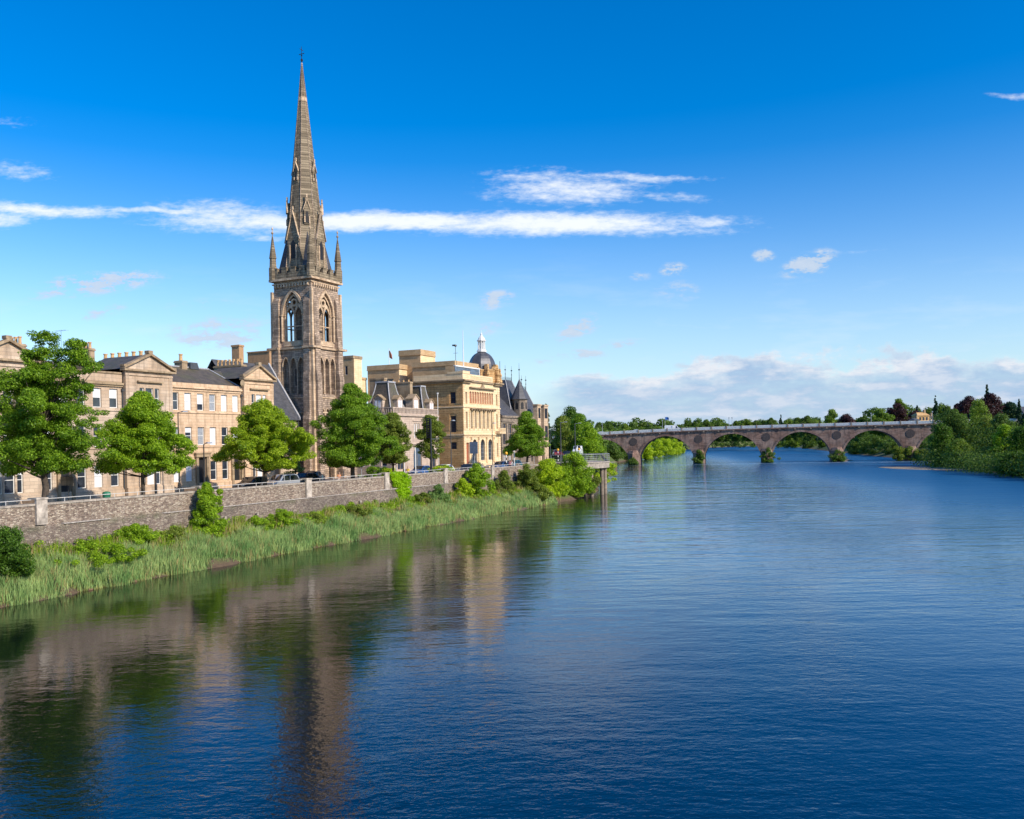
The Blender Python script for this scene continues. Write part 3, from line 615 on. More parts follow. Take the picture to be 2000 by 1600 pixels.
def pavilion(B_, c, hw, stone, T, trip_ground=True):
    fr = E_(T - .35); a0, a1 = c - hw + .12, c + hw - .12
    ops = []; wl = []
    for z0, z1 in ((6.3, 8.6), (10.3, 12.5), (14.2, 16.35)):
        for dx, w in ((-1.0, .3), (0, .5), (1.0, .3)): ops.append((c + dx - w, c + dx + w, z0, z1)); wl.append((c + dx - w, c + dx + w, z0, z1))
    m = M(fr); wall_open(m, a0, a1, Z0 - .2, 18.0, ops, .22)
    for sgn, x in ((0, a0), (1, a1)): m.quad((x, 0, Z0 - .2), (x, 0, 18), (x, -.36, 18), (x, -.36, Z0 - .2))
    m.put('pavilion_wall', MT[stone], B_)
    for w in wl: window(B_, fr, *w, pane=anypane(.4), sill=None)
    for z in (13.86, 10.1): m = M(fr); band(m, a0 - .05, a1 + .05, z, .16, .1); m.put('string_course', MT[stone], B_)
    for z in (16.9, 12.75): m = M(fr); m.box(c - 1.65, c + 1.65, .003, .3, z, z + .16); m.put('window_hood', MT['trim'], B_)
    m = M(fr)
    m.box(a0, a1, .003, .1, Z0 - .1, 6.12); m.box(a0, a0 + .45, .003, .07, 14.05, 17.6); m.box(a1 - .45, a1, .003, .07, 14.05, 17.6)
    m.box(a0 - .04, a1 + .04, .003, .1, 17.55, 17.75); m.put('corner_pilasters', MT[stone], B_)
    m = M(fr); z = 18.0
    m.box(c - hw - .2, c + hw + .2, -.36, .34, z + .003, z + .2)
    ap = 19.75
    for sg in (-1, 1):   # raking cornices
        x0, x1 = c + sg * (hw + .22), c
        m.ext([(x0, z + .2), (x1, ap), (x1, ap + .26), (x0, z + .42)], lambda a, b: (a, -.3, b), lambda a, b: (a, .36 + .003 * sg, b))
    m.box(c - .28, c + .28, -.3, .3, ap + .2, ap + .5); m.box(c - hw - .25, c - hw + .2, -.3, .3, z + .42, z + .62); m.box(c + hw - .2, c + hw + .25, -.3, .3, z + .42, z + .62)
    m.put('pediment_cornice', MT['trim'], B_)
    m = M(fr); m.quad((c - hw, .06, z + .2), (c + hw, .06, z + .2), (c, .06, ap)); m.put('pediment', MT[stone], B_)
    m = M(); m.extx; t0, t1 = T - .05, T + 6
    m.add([(c - hw - .1, t0, z + .2), (c, t0, ap + .1), (c + hw + .1, t0, z + .2), (c - hw - .1, t1, z + .2), (c, t1, ap + .1), (c + hw + .1, t1, z + .2)], [(0, 1, 4, 3), (1, 2, 5, 4), (0, 3, 4, 1)][:2])
    m.put('pavilion_roof', MT['slate'], B_)
T0 = 14.0
TP = root('terraced_building', (-11, T0, Z0), 'greyish pink stone terrace with two pediments and a parapet, behind the two left trees', 'building')
link_front(TP, -14.4, -4.9, [-13.5, -11.65, -9.8, -7.9, -5.95], 'pink', T0, 16.5, door_at=(1,), blindp=.3)
link_front(TP, -32, -20.6, [-31, -29.2, -27.3, -25.4, -23.5, -21.7], 'pink', T0, 16.5)
pavilion(TP, -17.5, 3.15, 'pink', T0); pavilion(TP, -1.7, 3.2, 'pink', T0)
for a0, a1 in ((-32, -20.6), (-14.35, -4.9)):
    m = M(E_(T0)); m.box(a0, a1, -.4, .3, 16.5, 16.72); m.box(a0, a1, -.35, .03, 16.723, 17.62); m.box(a0, a1, -.4, .12, 17.623, 17.8)
    m.box(a0, a1, -.2, .16, 16.32, 16.497); m.put('cornice', MT['trim'], TP)
    m = M(E_(T0)); m.box(a0 + .01, a1 - .01, .032, .05, 16.8, 17.55); m.put('parapet_panel', MT['pink'], TP)
m = M(); m.box(-32, 1.2, T0 + .3, T0 + 12, Z0, 16.4); m.put('body', MT['pink'], TP)
m = M(); m.add([(-32, 15, 17.2), (1.3, 15, 17.2), (0, 18.6, 18.9), (-30, 18.6, 18.9), (-32, 25, 16.6), (1.3, 25, 16.6), (0, 20, 18.9), (-30, 20, 18.9)], [(0, 1, 2, 3), (3, 2, 6, 7), (7, 6, 5, 4), (1, 5, 6, 2), (0, 3, 7, 4)]); m.put('roof', MT['slate'], TP)
chimney(TP, -7.6, -6.9, 15.4, 17.3, 16.5, 20.15, 4); chimney(TP, .9, 1.7, 17.5, 24, 17, 20.0, 6, h=.75, r=.2); chimney(TP, -14.6, -13.8, 16.2, 18.4, 16.5, 20.0, 4, h=.7)
pipe(TP, -4.95, T0 - .15, 6.0, 15.9, 'dgrey'); pipe(TP, 1.35, T0 - .2, 6.0, 16.2, 'dgrey')
m = M(); s = -10.2; m.tube([(s, 16, 17.4), (s, 16, 21.7)], .014); m.tube([(s - .1, 15.2, 21.6), (s + .1, 17.0, 21.65)], .01)
for k in range(5): y = 15.3 + k * .35; m.tube([(s - .3, y, 21.62), (s + .3, y, 21.62)], .007, 4)
m.put('aerial', MT['dgrey'], TP)
TT = root('terraced_building', (10, T0, Z0), 'tan stone terrace with dark slate roof and one pediment, beside the church tower', 'building')
tw = [2.1 + 1.862 * i for i in range(6)]
link_front(TT, 1.42, 12.4, tw, 'tan', T0, 16.35, skip=(), door_at=(2, 5), blindp=.35)
pavilion(TT, 15.1, 2.75, 'tan', T0)
m = M(E_(T0)); m.box(1.42, 12.3, -.3, .12, 16.353, 16.6); m.box(1.42, 12.3, -.3, .3, 16.603, 16.78); m.box(1.42, 12.3, -.3, .2, 16.783, 17.2); m.put('cornice', MT['tan'], TT)
m = M(); m.box(1.42, 18, T0 + .3, T0 + 10, Z0, 16.3); m.put('body', MT['tan'], TT)
m = M(); m.add([(1.3, 14.15, 17.0), (12.6, 14.15, 17.0), (12.2, 18.8, 19.45), (1.3, 18.8, 19.45), (1.3, 24, 16.8), (18, 24, 16.8), (17, 18.8, 19.3), (18, 14.8, 17.3), (12.6, 14.8, 17.3)], [(0, 1, 2, 3), (3, 2, 6, 5, 4), (1, 7, 6, 2)]); m.put('roof', MT['slate'], TT)
m = M(); m.tube([(1.3, 18.8, 19.5), (12.2, 18.8, 19.5)], .09); m.tube([(12.2, 18.8, 19.5), (12.7, 14.3, 17.15)], .07); m.put('ridge_flashing', MT['lead'], TT)
chimney(TT, 7.5, 8.3, 18.3, 19.5, 19.0, 20.2, 1, h=.8, r=.2); m = M(); m.box(8.9, 10.3, 18.4, 19.6, 19.3, 20.1, .15); m.put('roof_tank', MT['dgrey'], TT)
chimney(TT, 17.0, 17.9, 18.0, 22.5, 17, 20.4, 7, h=.75, r=.16)
m = M(); m.ring(0, 0, [(.02, -.1), (.3, -.06), (.42, .02)], 14, cap=False); m.v = [(12.2 + x * .9 - .1, 13.45 + z, 17.55 + y) for x, y, z in m.v]; m.put('satellite_dish', MT['trim'], TT)
pipe(TT, 12.3, T0 - .15, 6.0, 16, 'dgrey')
for s0, s1 in ((6.9, 7.0),): pass

# ------------------------------------------------------------------ church
CH = root('church', (32.6, 19.7, Z0), 'tall sooty stone gothic church tower with octagonal spire and steep slate nave roof', 'church')
c0, c1, d0, d1 = 29.4, 35.6, 16.5, 22.9; cx, cy = (c0 + c1) / 2, (d0 + d1) / 2
def tower_wall(name, fr, a0, a1):
    mid = (a0 + a1) / 2
    ops = [(mid - 1.65, mid + 1.65, 24.6, 31.4, 'pointed', 28.3)]
    ops += [(mid - 1.85 + i * 1.3, mid - .75 + i * 1.3, 17.2, 22.3, 'pointed', 21.0) for i in range(3)]
    ops += [(mid - 1.2, mid + 1.2, 5.3, 9.6, 'pointed', 7.8)] if name == 'east' else []
    if name == 'east': ops += [(mid - 1.5 + i * 1.1, mid - .7 + i * 1.1, 12.6, 15.2, 'pointed', 14.4) for i in range(3)]
    m = M(fr); wall_open(m, a0, a1, Z0 - .2, 33.0, ops, .55)
    m.put('tower_wall', MT['tower'], CH)
    # blind backs
    m = M(fr); m.box(mid - 2.3, mid + 2.3, -.75, -.55, 16.8, 22.7)
    if name == 'east': m.box(mid - 2, mid + 2, -.75, -.55, 12.2, 15.6)
    m.put('arcade_back', MT['tower'], CH)
    # dressings
    m = M(fr)
    def hood(a, b, z0, zs, zt, w, d_, dz=0., j=True):
        ap = arch_pts(a, b, zs, zt, 'pointed', 12); ou = arch_pts(a - w, b + w, zs, zt + w * 1.25, 'pointed', 12)
        for i in range(12):
            q4 = [ap[i], ap[i + 1], ou[i + 1], ou[i]]
            m.ext(q4, lambda x, z: (x, dz, z), lambda x, z: (x, dz + d_, z))
        if j:
            for x in (a - w / 2, b + w / 2): m.ring(x, dz + d_ * .6, [(w * .42, z0), (w * .42, zs - .25), (w * .7, zs - .1), (w * .75, zs)], 8)
    hood(mid - 1.65, mid + 1.65, 24.6, 28.3, 31.4, .34, .16, .003)
    hood(mid - 1.42, mid + 1.42, 24.6, 28.3, 30.9, .2, .14, -.3)
    for i in range(3): hood(mid - 1.85 + i * 1.3, mid - .75 + i * 1.3, 17.2, 21.0, 22.3, .12, .14, .003, i < 3)
    if name == 'east':
        hood(mid - 1.2, mid + 1.2, 5.3, 7.8, 9.6, .35, .2, .003)
        for i in range(3): hood(mid - 1.5 + i * 1.1, mid - .7 + i * 1.1, 12.6, 14.4, 15.2, .1, .1, .003)
    m.ext([(mid - 1.75, .003), (mid + 1.75, .003), (mid + 1.6, .1), (mid - 1.6, .1)], lambda a, b: (a, b, 23.9), lambda a, b: (a, b * .2, 24.6))
    m.put('arch_mouldings', MT['dress'], CH)
    # tracery: two lights and a round eye
    m = M(fr); w = 1.45
    for x in (mid - w, mid, mid + w): m.box(x - .11, x + .11, -.5, -.3, 24.6, 28.5)
    for k in (-1, 1):
        ap = arch_pts(mid + k * w / 2 - w / 2 + .1, mid + k * w / 2 + w / 2 - .1, 28.1, 29.3, 'pointed', 8); ou = arch_pts(mid + k * w / 2 - w / 2, mid + k * w / 2 + w / 2, 28.3, 29.9, 'pointed', 8)
        for i in range(8): m.ext([ap[i], ap[i + 1], ou[i + 1], ou[i]], lambda x, z: (x, -.5, z), lambda x, z: (x, -.3, z))
    for i in range(12):
        a_, b_ = 2 * math.pi * i / 12, 2 * math.pi * (i + 1) / 12
        m.ext([(mid + .32 * math.cos(a_), 30 + .32 * math.sin(a_)), (mid + .32 * math.cos(b_), 30 + .32 * math.sin(b_)), (mid + .6 * math.cos(b_), 30 + .6 * math.sin(b_)), (mid + .6 * math.cos(a_), 30 + .6 * math.sin(a_))], lambda x, z: (x, -.5, z), lambda x, z: (x, -.3, z))
    m.box(mid - w, mid + w, -.48, -.32, 26.6, 26.75)
    m.put('tracery', MT['dress'], CH)
    if name != 'east' and name != 'south': return
    m = M(fr)
    for i in range(3):
        c = mid - 1.3 + i * 1.3
        if i == 1: m.box(c - .2, c + .2, -.56, -.535, 18.4, 20.8)
    m.put('slit_window', MT['dark'], CH)
tower_wall('east', E_(d0), c0, c1); tower_wall('south', S_(c0), d0, d1); tower_wall('north', N_(c1), d0, d1); tower_wall('west', lambda a, d, z: (a, d1 + d, z), c0, c1)
m = M(); m.box(c0 + .8, c1 - .8, d0 + .8, d1 - .8, Z0, 24.2); m.box(c0 + .6, c1 - .6, d0 + .6, d1 - .6, 31.8, 33); m.box(cx - 1.3, cx + 1.7, cy - 1.9, cy + 1.2, 24.2, 31.8); m.put('core', MT['tower'], CH)
# angle buttresses with weathered set-offs
m = M(); mq = M()
for bx, by, sx_, sy_ in ((c0, d0, -1, -1), (c1, d0, 1, -1), (c0, d1, -1, 1), (c1, d1, 1, 1)):
    for ax in (0, 1):
        prev = None
        for k, (z0, z1, pr) in enumerate(((Z0 - .2, 14.6, .98), (14.6, 20.3, .8), (20.3, 25.6, .62), (25.6, 30.8, .46))):
            w = 1.05; pr2 = (.98, .8, .62, .46, .1)[k + 1]; hs_ = .85
            poly = [(0, z0), (pr, z0), (pr, z1 - hs_), (pr2, z1), (0, z1)]
            if ax == 0:  # projects along s
                y0, y1 = (by + .02, by + w) if sy_ < 0 else (by - w, by - .02)
                m.ext(poly, lambda a, b: (bx + sx_ * (a + .003), y0, b), lambda a, b: (bx + sx_ * (a + .003), y1, b))
                for q_ in range(0, 99):
                    zz = z0 + .3 + q_ * .62
                    if zz > z1 - hs_ - .3: break
                    e = .34 if q_ % 2 else .22
                    mq.box(*sorted((bx + sx_ * (pr + .006), bx + sx_ * (pr + .03))), y0 - .001 if sy_ < 0 else y1 - e, y0 + e if sy_ < 0 else y1 + .001, zz, zz + .36)
            else:
                x0, x1 = (bx + .02, bx + w) if sx_ < 0 else (bx - w, bx - .02)
                m.ext(poly, lambda a, b: (x0, by + sy_ * (a + .003), b), lambda a, b: (x1, by + sy_ * (a + .003), b))
m.put('buttresses', MT['tower'], CH)
m = M()   # pale corner shafts between the buttresses
for bx, by, sx_, sy_ in ((c0, d0, -1, -1), (c1, d0, 1, -1), (c0, d1, -1, 1), (c1, d1, 1, 1)):
    m.box(*sorted((bx - sx_ * .05, bx + sx_ * .42)), *sorted((by - sy_ * .05, by + sy_ * .42)), Z0 - .2, 31.6, .06)
m.put('corner_shafts', MT['dress'], CH)
for z, h_, p in ((23.45, .28, .3), (14.5, .2, .12), (33.0, .3, .5), (32.55, .16, .2), (16.6, .18, .1)):
    m = M()
    if z in (23.45,):
        for bx, by, sx_, sy_ in ((c0, d0, -1, -1), (c1, d0, 1, -1), (c0, d1, -1, 1), (c1, d1, 1, 1)): m.box(*sorted((bx - sx_ * 1.1, bx + sx_ * .82)), *sorted((by - sy_ * 1.1, by + sy_ * .82)), z + .003, z + h_ - .003)
    m.box(c0 - p, c1 + p, d0 - p, d1 + p, z, z + h_); m.put('string_course', MT['dress'], CH)
m = M()
for i in range(12):  # corbel table
    f = (i + .5) / 12
    for u_ in range(2):
        m.box(c0 + .2 + (c1 - c0 - .4) * f - .12, c0 + .2 + (c1 - c0 - .4) * f + .12, *((d0 - .3, d0 - .003) if u_ else (d1 + .003, d1 + .3)), 32.15, 32.545)
        m.box(*((c0 - .3, c0 - .003) if u_ else (c1 + .003, c1 + .3)), d0 + .2 + (d1 - d0 - .4) * f - .12, d0 + .2 + (d1 - d0 - .4) * f + .12, 32.15, 32.545)
m.put('corbel_table', MT['dress'], CH)
m = M(); e = .3; z = 33.303   # battlemented parapet
m.box(c0 - e, c1 + e, d0 - e, d0 - e + .35, z, 34.1); m.box(c0 - e, c1 + e, d1 + e - .35, d1 + e, z, 34.1); m.box(c0 - e, c0 - e + .35, d0 - e + .352, d1 + e - .352, z, 34.1); m.box(c1 + e - .35, c1 + e, d0 - e + .352, d1 + e - .352, z, 34.1)
for i in range(4):
    f = .5 + 1.55 * i + .35
    for lo, hi, sw in ((d0 - e, d0 - e + .35, 0), (d1 + e - .35, d1 + e, 0), (c0 - e, c0 - e + .35, 1), (c1 + e - .35, c1 + e, 1)):
        base_ = (c0 if not sw else d0) + f
        if sw: m.box(lo, hi, base_, base_ + .85, 34.103, 34.75); m.box(lo - .05, hi + .05, base_ - .05, base_ + .9, 34.753, 34.86)
        else: m.box(base_, base_ + .85, lo, hi, 34.103, 34.75); m.box(base_ - .05, base_ + .9, lo - .05, hi + .05, 34.753, 34.86)
m.put('parapet', MT['spire'], CH)
for bx, by in ((c0 - .05, d0 - .05), (c1 + .05, d0 - .05), (c0 - .05, d1 + .05), (c1 + .05, d1 + .05)):
    m = M(); m.ring(bx, by, [(.6, 33.31), (.6, 35.0), (.5, 35.15), (.44, 36.3), (.54, 36.4), (.5, 36.55), (.25, 38.3), (.05, 39.7)], 8, math.pi / 8); pn_ = m.put('pinnacle', MT['spire'], CH)
    m = M(); m.ring(bx, by, [(.05, 39.7), (.2, 39.95), (.06, 40.1), (.05, 40.35), (.13, 40.5), (.02, 40.8)], 8); m.put('finial', MT['dress'], pn_)
# spire
SB, STP, sr = 34.0, 64.6, 2.95
def sprad(z): return sr * (STP + .4 - z) / (STP + .4 - SB)
m = M(); oc = [(sr / math.cos(math.pi / 8) * math.cos(math.pi / 8 + i * math.pi / 4), sr / math.cos(math.pi / 8) * math.sin(math.pi / 8 + i * math.pi / 4)) for i in range(8)]
k8 = 1 / math.cos(math.pi / 8)
m.ring(cx, cy, [(sprad(z) * k8, z) for z in (33.3, 38, 44, 50, 56, 61, STP)], 8, math.pi / 8)
SPI = m.put('spire', MT['spire'], CH)
m = M()
for i in range(8):
    a_ = math.pi / 8 + i * math.pi / 4; m.tube([(cx + sprad(z) * k8 * math.cos(a_), cy + sprad(z) * k8 * math.sin(a_), z) for z in (34.5, 64.3)], [.07, .03], 5)
m.put('spire_ribs', MT['tower'], SPI)
m = M()
for z in (58.8,): m.ring(cx, cy, [((sprad(z) + .02) * k8, z), ((sprad(z + .5) + .02) * k8, z + .6)], 8, math.pi / 8, cap=False)
m.put('spire_bands', MT['dress'], SPI)
# broaches at the corners
m = M()
for sx_, sy_ in ((-1, -1), (1, -1), (-1, 1), (1, 1)):
    q_ = 2.75; a_ = Vector((cx + sx_ * q_, cy + sy_ * q_, 34.2)); b_ = Vector((cx + sx_ * q_, cy + sy_ * q_ * .2, 34.2)); c_ = Vector((cx + sx_ * q_ * .2, cy + sy_ * q_, 34.2)); d_ = Vector((cx + sx_ * 1.72, cy + sy_ * 1.72, 39.9))
    m.add([a_, b_, c_, d_], [(0, 1, 3), (0, 3, 2), (0, 2, 1)])
m.put('broaches', MT['slateb'], SPI)
def lucarne(fr, c, dist, z0, zw, ztop, w, gab, name='lucarne'):
    m = M(fr); h_ = w
    m.ext([(c - w, z0), (c + w, z0), (c + w, zw), (c, gab), (c - w, zw)], lambda a, b: (a, dist, b), lambda a, b: (a, dist - 2.2, b))
    o = m.put(name, MT['spire'], SPI)
    m = M(fr)
    for sg in (-1, 1): m.ext([(c + sg * (w + .12), zw - .1), (c, gab + .02), (c, gab + .3), (c + sg * (w + .12), zw + .14)], lambda a, b: (a, dist - .1 + .002 * sg, b), lambda a, b: (a, dist + .14 + .002 * sg, b))
    m.box(c - .1, c + .1, dist - .1, dist + .1, gab + .3, gab + .8); m.put('gable_coping', MT['dress'], o); OFF[o.name] = OFF[CH.name]
    m = M(fr); ow = w * .42
    m.ext([(c - ow, z0 + .25)] + [(c + ow, z0 + .25)] + arch_pts(c - ow, c + ow, zw - 1.2 * w / 1.0, zw - .15, 'pointed')[::-1], lambda a, b: (a, dist + .01, b), lambda a, b: (a, dist + .03, b)); m.put('louvre', MT['dark'], o)
    m = M(fr)
    for sg in (-1, 1): m.box(c + sg * (ow + .16) - .09, c + sg * (ow + .16) + .09, dist, dist + .14, z0 + .25, zw - .9)
    m.put('shafts', MT['dress'], o)
for fr, c in ((E_(cy), cx), (S_(cx), cy), (N_(cx), cy), (lambda a, d, z: (a, cy + d, z), cx)):
    lucarne(fr, c, 2.72, 34.3, 38.9, 0, .95, 42.6); lucarne(fr, c, sprad(47.2) + .1, 47.0, 48.6, 0, .3, 49.6, 'small_lucarne')
def diag(sx_, sy_):
    k = math.sqrt(.5); return lambda a, d, z: (cx + sx_ * k * d + sy_ * k * a, cy + sy_ * k * d - sx_ * k * a, z)
for sx_, sy_ in ((-1, -1), (1, -1), (-1, 1), (1, 1)): lucarne(diag(sx_, sy_), 0, sprad(41.2) + .16, 40.9, 42.9, 0, .4, 44.3, 'small_lucarne')
m = M(); m.ring(cx, cy, [(.12, 64.55), (.2, 64.8), (.05, 65.0), (.03, 66.7)], 6); m.box(cx - .03, cx + .03, cy - .45, cy + .45, 65.6, 65.68); m.box(cx - .4, cx + .4, cy - .02, cy + .02, 66.2, 66.27); m.ring(cx, cy, [(.02, 65.3), (.14, 65.4), (.02, 65.5)], 6); m.put('weathervane', MT['black'], SPI)
# nave
m = M(E_(18.4)); wall_open(m, 17.6, 28.3, Z0 - .2, 13.7, [(26.6, 27.6, 10.2, 12.7), (24, 25, 10.2, 12.7), (23.4, 24.6, Z0, 8.2, 'pointed', 7.4)], .3); m.quad((28.3, 0, Z0), (28.3, 0, 13.7), (28.3, -5, 21.3), (28.3, -5, Z0)); m.put('nave_wall', MT['pink'], CH)
m = M(); m.add([(17.6, 18.1, 13.55), (28.6, 18.1, 13.55), (28.6, 23.4, 21.4), (17.6, 23.4, 21.4), (28.6, 29, 13.5), (17.6, 29, 13.5)], [(0, 1, 2, 3), (3, 2, 4, 5)]); m.put('nave_roof', MT['slateb'], CH)
m = M(); m.add([(28.45, 18.1, 13.6), (28.75, 18.1, 13.6), (28.75, 23.4, 21.45), (28.45, 23.4, 21.45), (28.45, 18.1, 13.85), (28.75, 18.1, 13.85), (28.75, 23.4, 21.7), (28.45, 23.4, 21.7)], [(0, 1, 2, 3), (4, 5, 6, 7), (0, 1, 5, 4), (1, 2, 6, 5), (3, 0, 4, 7)]); m.put('verge_coping', MT['lead'], CH)
m = M(); m.tube([(17.6, 18.0, 13.55), (28.6, 18.0, 13.55)], .08); m.tube([(28.2, 18.15, 13.4), (28.2, 18.3, 6)], .06); m.put('gutter', MT['dgrey'], CH)
m = M(E_(18.4)); m.box(26.6, 27.6, -.32, -.28, 10.2, 12.7); m.box(24, 25, -.32, -.28, 10.2, 12.7); m.box(23.4, 24.6, -.32, -.28, Z0, 8.2); m.put('nave_window', MT['dark'], CH)
# low porch right of the tower
m = M(); m.box(36.9, 40.8, 17.4, 22, Z0 - .2, 8.6); m.put('porch', MT['tower'], CH)
m = M(); m.add([(36.9, 17.2, 8.6), (40.9, 17.2, 8.6), (40.9, 22, 11.6), (36.9, 22, 11.6)], [(0, 1, 2, 3)]); m.put('porch_roof', MT['slateb'], CH)

# ------------------------------------------------------------------ buildings behind the terrace and the church
BB = root('slate_roofed_building', (20, 29, Z0), 'dark slate roofed block behind the tan terrace with a tall orange brick chimney', 'building')
sL, zR = S(474, 712, 35), Zs(500, 713, 35)
m = M(); m.box(sL + .2, sL + 10, 32, 39, Z0, zR - 3); m.put('wall', MT['brick'], BB)
m = M(); m.add([(sL, 31.8, zR - 3), (sL + 10.2, 31.8, zR - 3), (sL + 10.2, 35, zR), (sL, 35, zR), (sL + 10.2, 40, zR - 3), (sL, 40, zR - 3)], [(0, 1, 2, 3), (3, 2, 4, 5), (1, 4, 2), (0, 3, 5)]); m.put('roof', MT['slateb'], BB)
s_ = S(476, 700, 26); m = M(); m.box(s_ - .9, s_, 26, 27.3, Z0, 23.9); m.box(s_ - .98, s_ + .08, 25.92, 27.38, 23.903, 24.15); m.put('chimney', MT['brick'], BB)
s_ = S(528, 702, 36); m = M(); m.box(s_ - .2, s_ + 5, 36, 40.5, Z0, 25.3); m.box(s_ - .3, s_ + 5.1, 35.9, 40.6, 25.303, 25.5); m.put('stair_tower', MT['brick'], BB)

CB = root('concrete_era_block', (73, 18, Z0), 'large plain brown-yellow stone block of stepped flat roofs behind the ornate houses', 'building')
def flat(a0, a1, b0, b1, z, zc=.75, ops_s=(), ops_e=(), name='wall'):
    m = M(S_(a0)); wall_open(m, b0, b1, Z0 - .2, z, list(ops_s), .25); m.put(name, MT['block'], CB)
    for (x, y, u, v) in ops_s: window(CB, S_(a0), x, y, u, v, rev=.22, style='plain', mull=1, pane='glass', fm='dgrey', sill=None)
    m = M(E_(b0)); wall_open(m, a0, a1, Z0 - .2, z, list(ops_e), .25); m.put(name, MT['cream'], CB)
    m = M(); m.box(a0 + .3, a1, b0 + .3, b1, Z0, z - .02); m.put('body', MT['block'], CB)
    m = M(); m.box(a0 - .12, a1, b0 - .12, b1 + .05, z + .003, z + zc); m.box(a0 - .18, a1, b0 - .18, b1 + .1, z - .12, z); m.put('parapet', MT['block'], CB)
flat(73.3, 86, 18.2, 27.2, 24.3, .75, [(20.6, 22.6, 20.2, 22.6)])
flat(76.4, 82, 27.25, 32, 27.0, .95)
flat(73.6, 86, 30.3, 37.4, 24.3, .8, [(31.6, 33.4, 20.4, 22.4), (34.3, 35.9, 20.4, 22.4)])
flat(70.2, 74, 38, 44, 22.6, .3, [(38.6, 39.6, 19.8, 21.6)])
flat(74.2, 76.3, 27.25, 30.25, 21.5, .3)
TB = root('stair_tower_block', (60, 30, Z0), 'plain yellow stone block with a flat top just right of the church tower', 'building')
s0_ = S(690, 720, 30); tl_ = T_of(668, 720, s0_)
m = M(S_(s0_)); wall_open(m, 30, tl_ + 3, Z0 - .2, 25.0, [(31.2, 31.8, 22.2, 23.8)], .2); m.put('wall', MT['block'], TB); window(TB, S_(s0_), 31.2, 31.8, 22.2, 23.8, style='plain', fm='white', sill=None)
m = M(); m.box(s0_ + .25, s0_ + 2.6, 30.003, tl_ + 3, Z0, 24.99); m.put('body', MT['cream'], TB)
m = M(); m.box(s0_ - .1, s0_ + 2.7, 29.9, tl_ + 3.1, 25.003, 25.5); m.put('coping', MT['trim'], TB)

# ------------------------------------------------------------------ mansard-roofed house
MH = root('mansard_house', (54, 15, Z0), 'rosy cream stone house with two steep slate mansard pavilions behind the round dark-green tree', 'building')
fr = E_(15.0); sA, sB = 47.0, 61.0
def grp(c, z0, z1, n, w=.42, gap=.22):
    tot = n * w + (n - 1) * gap; return [(c - tot / 2 + i * (w + gap), c - tot / 2 + i * (w + gap) + w, z0, z1) for i in range(n)]
ops = grp(49.2, 10.9, 13.1, 2) + grp(54.2, 10.9, 13.3, 3) + grp(59.3, 10.9, 13.1, 2)
arc = [(48.2, 50.2, 6.0, 9.4, 'pointed', 8.2), (53.0, 55.6, 5.5, 9.6, 'pointed', 8.2), (58.2, 60.2, 6.0, 9.4, 'pointed', 8.2)]
m = M(fr); wall_open(m, sA, sB, Z0 - .2, 14.4, ops + arc, .25); m.put('wall', MT['mansion'], MH)
for o_ in ops: window(MH, fr, *o_, pane=anypane(.6), sill=None)
for o_ in arc: window(MH, fr, *o_[:4], pane='bluegrey' if o_[0] == 53.0 else 'glass', arch=('pointed', o_[5]), style='plain', mull=1, fm='trim', sill=None)
ops = [(16.2, 17.2, 10.9, 13.0), (18.4, 19.4, 10.9, 13.0), (16.2, 17.2, 6.6, 9), (18.4, 19.4, 6.6, 9)]
m = M(S_(sA)); wall_open(m, 15, 24, Z0 - .2, 14.4, ops, .25); m.put('wall', MT['mansion'], MH)
for o_ in ops: window(MH, S_(sA), *o_, pane='glass', sill=None)
m = M(); m.box(sA + .3, sB, 15.3, 24, Z0, 14.3); m.put('body', MT['mansion'], MH)
m = M(); m.box(sA - .25, sB + .1, 14.72, 24, 14.403, 14.65); m.box(sA - .08, sB + .05, 14.9, 15.2, 9.9, 10.1) ; m.box(48.3, 50.1, 14.85, 15.0, 13.4, 13.55); m.box(52.9, 55.5, 14.85, 15.0, 13.6, 13.75)
m.put('cornice', MT['mansion'], MH)
m = M(); m.box(sA - .1, sB, 14.85, 15.05, 14.653, 14.85); m.box(sA - .1, sB, 14.85, 15.05, 15.6, 15.75)
for k in range(34): a_ = sA + .05 + k * .41; m.box(a_, a_ + .2, 14.88, 15.02, 14.853, 15.597)
m.box(sA - .1, sA + .1, 15.053, 20, 14.653, 14.85); m.box(sA - .1, sA + .1, 15.053, 20, 15.6, 15.75)
for k in range(12): a_ = 15.2 + k * .41; m.box(sA - .07, sA + .07, a_, a_ + .15, 14.853, 15.597)
m.put('balustrade', MT['mansion'], MH)
def mansard(a0, a1, b0, b1, z0, z1, k):
    m = M(); n_ = 4; prev = None; vs = []; fs = []
    for i in range(n_ + 1):
        f = i / n_; q_ = k * (1 - (1 - f) ** 1.35); z = z0 + (z1 - z0) * f
        vs += [(a0 + q_, b0 + q_, z), (a1 - q_, b0 + q_, z), (a1 - q_, b1 - q_, z), (a0 + q_, b1 - q_, z)]
    for i in range(n_):
        for j in range(4): fs.append((i * 4 + j, i * 4 + (j + 1) % 4, (i + 1) * 4 + (j + 1) % 4, (i + 1) * 4 + j))
    m.add(vs, fs + [tuple(range(n_ * 4, n_ * 4 + 4))]); r_ = m.put('mansard_roof', MT['slate'], MH)
    m = M()
    for j in range(4): m.tube([vs[i * 4 + j] for i in range(n_ + 1)], .1, 5)
    m.box(a0 + k - .12, a1 - k + .12, b0 + k - .12, b1 - k + .12, z1 + .003, z1 + .22); m.put('lead_hips', MT['lead'], r_)
mansard(sA + .2, 52.0, 15.3, 20.4, 14.7, 19.7, 1.45); mansard(57.2, 61.2, 15.4, 20.2, 14.7, 19.5, 1.3)
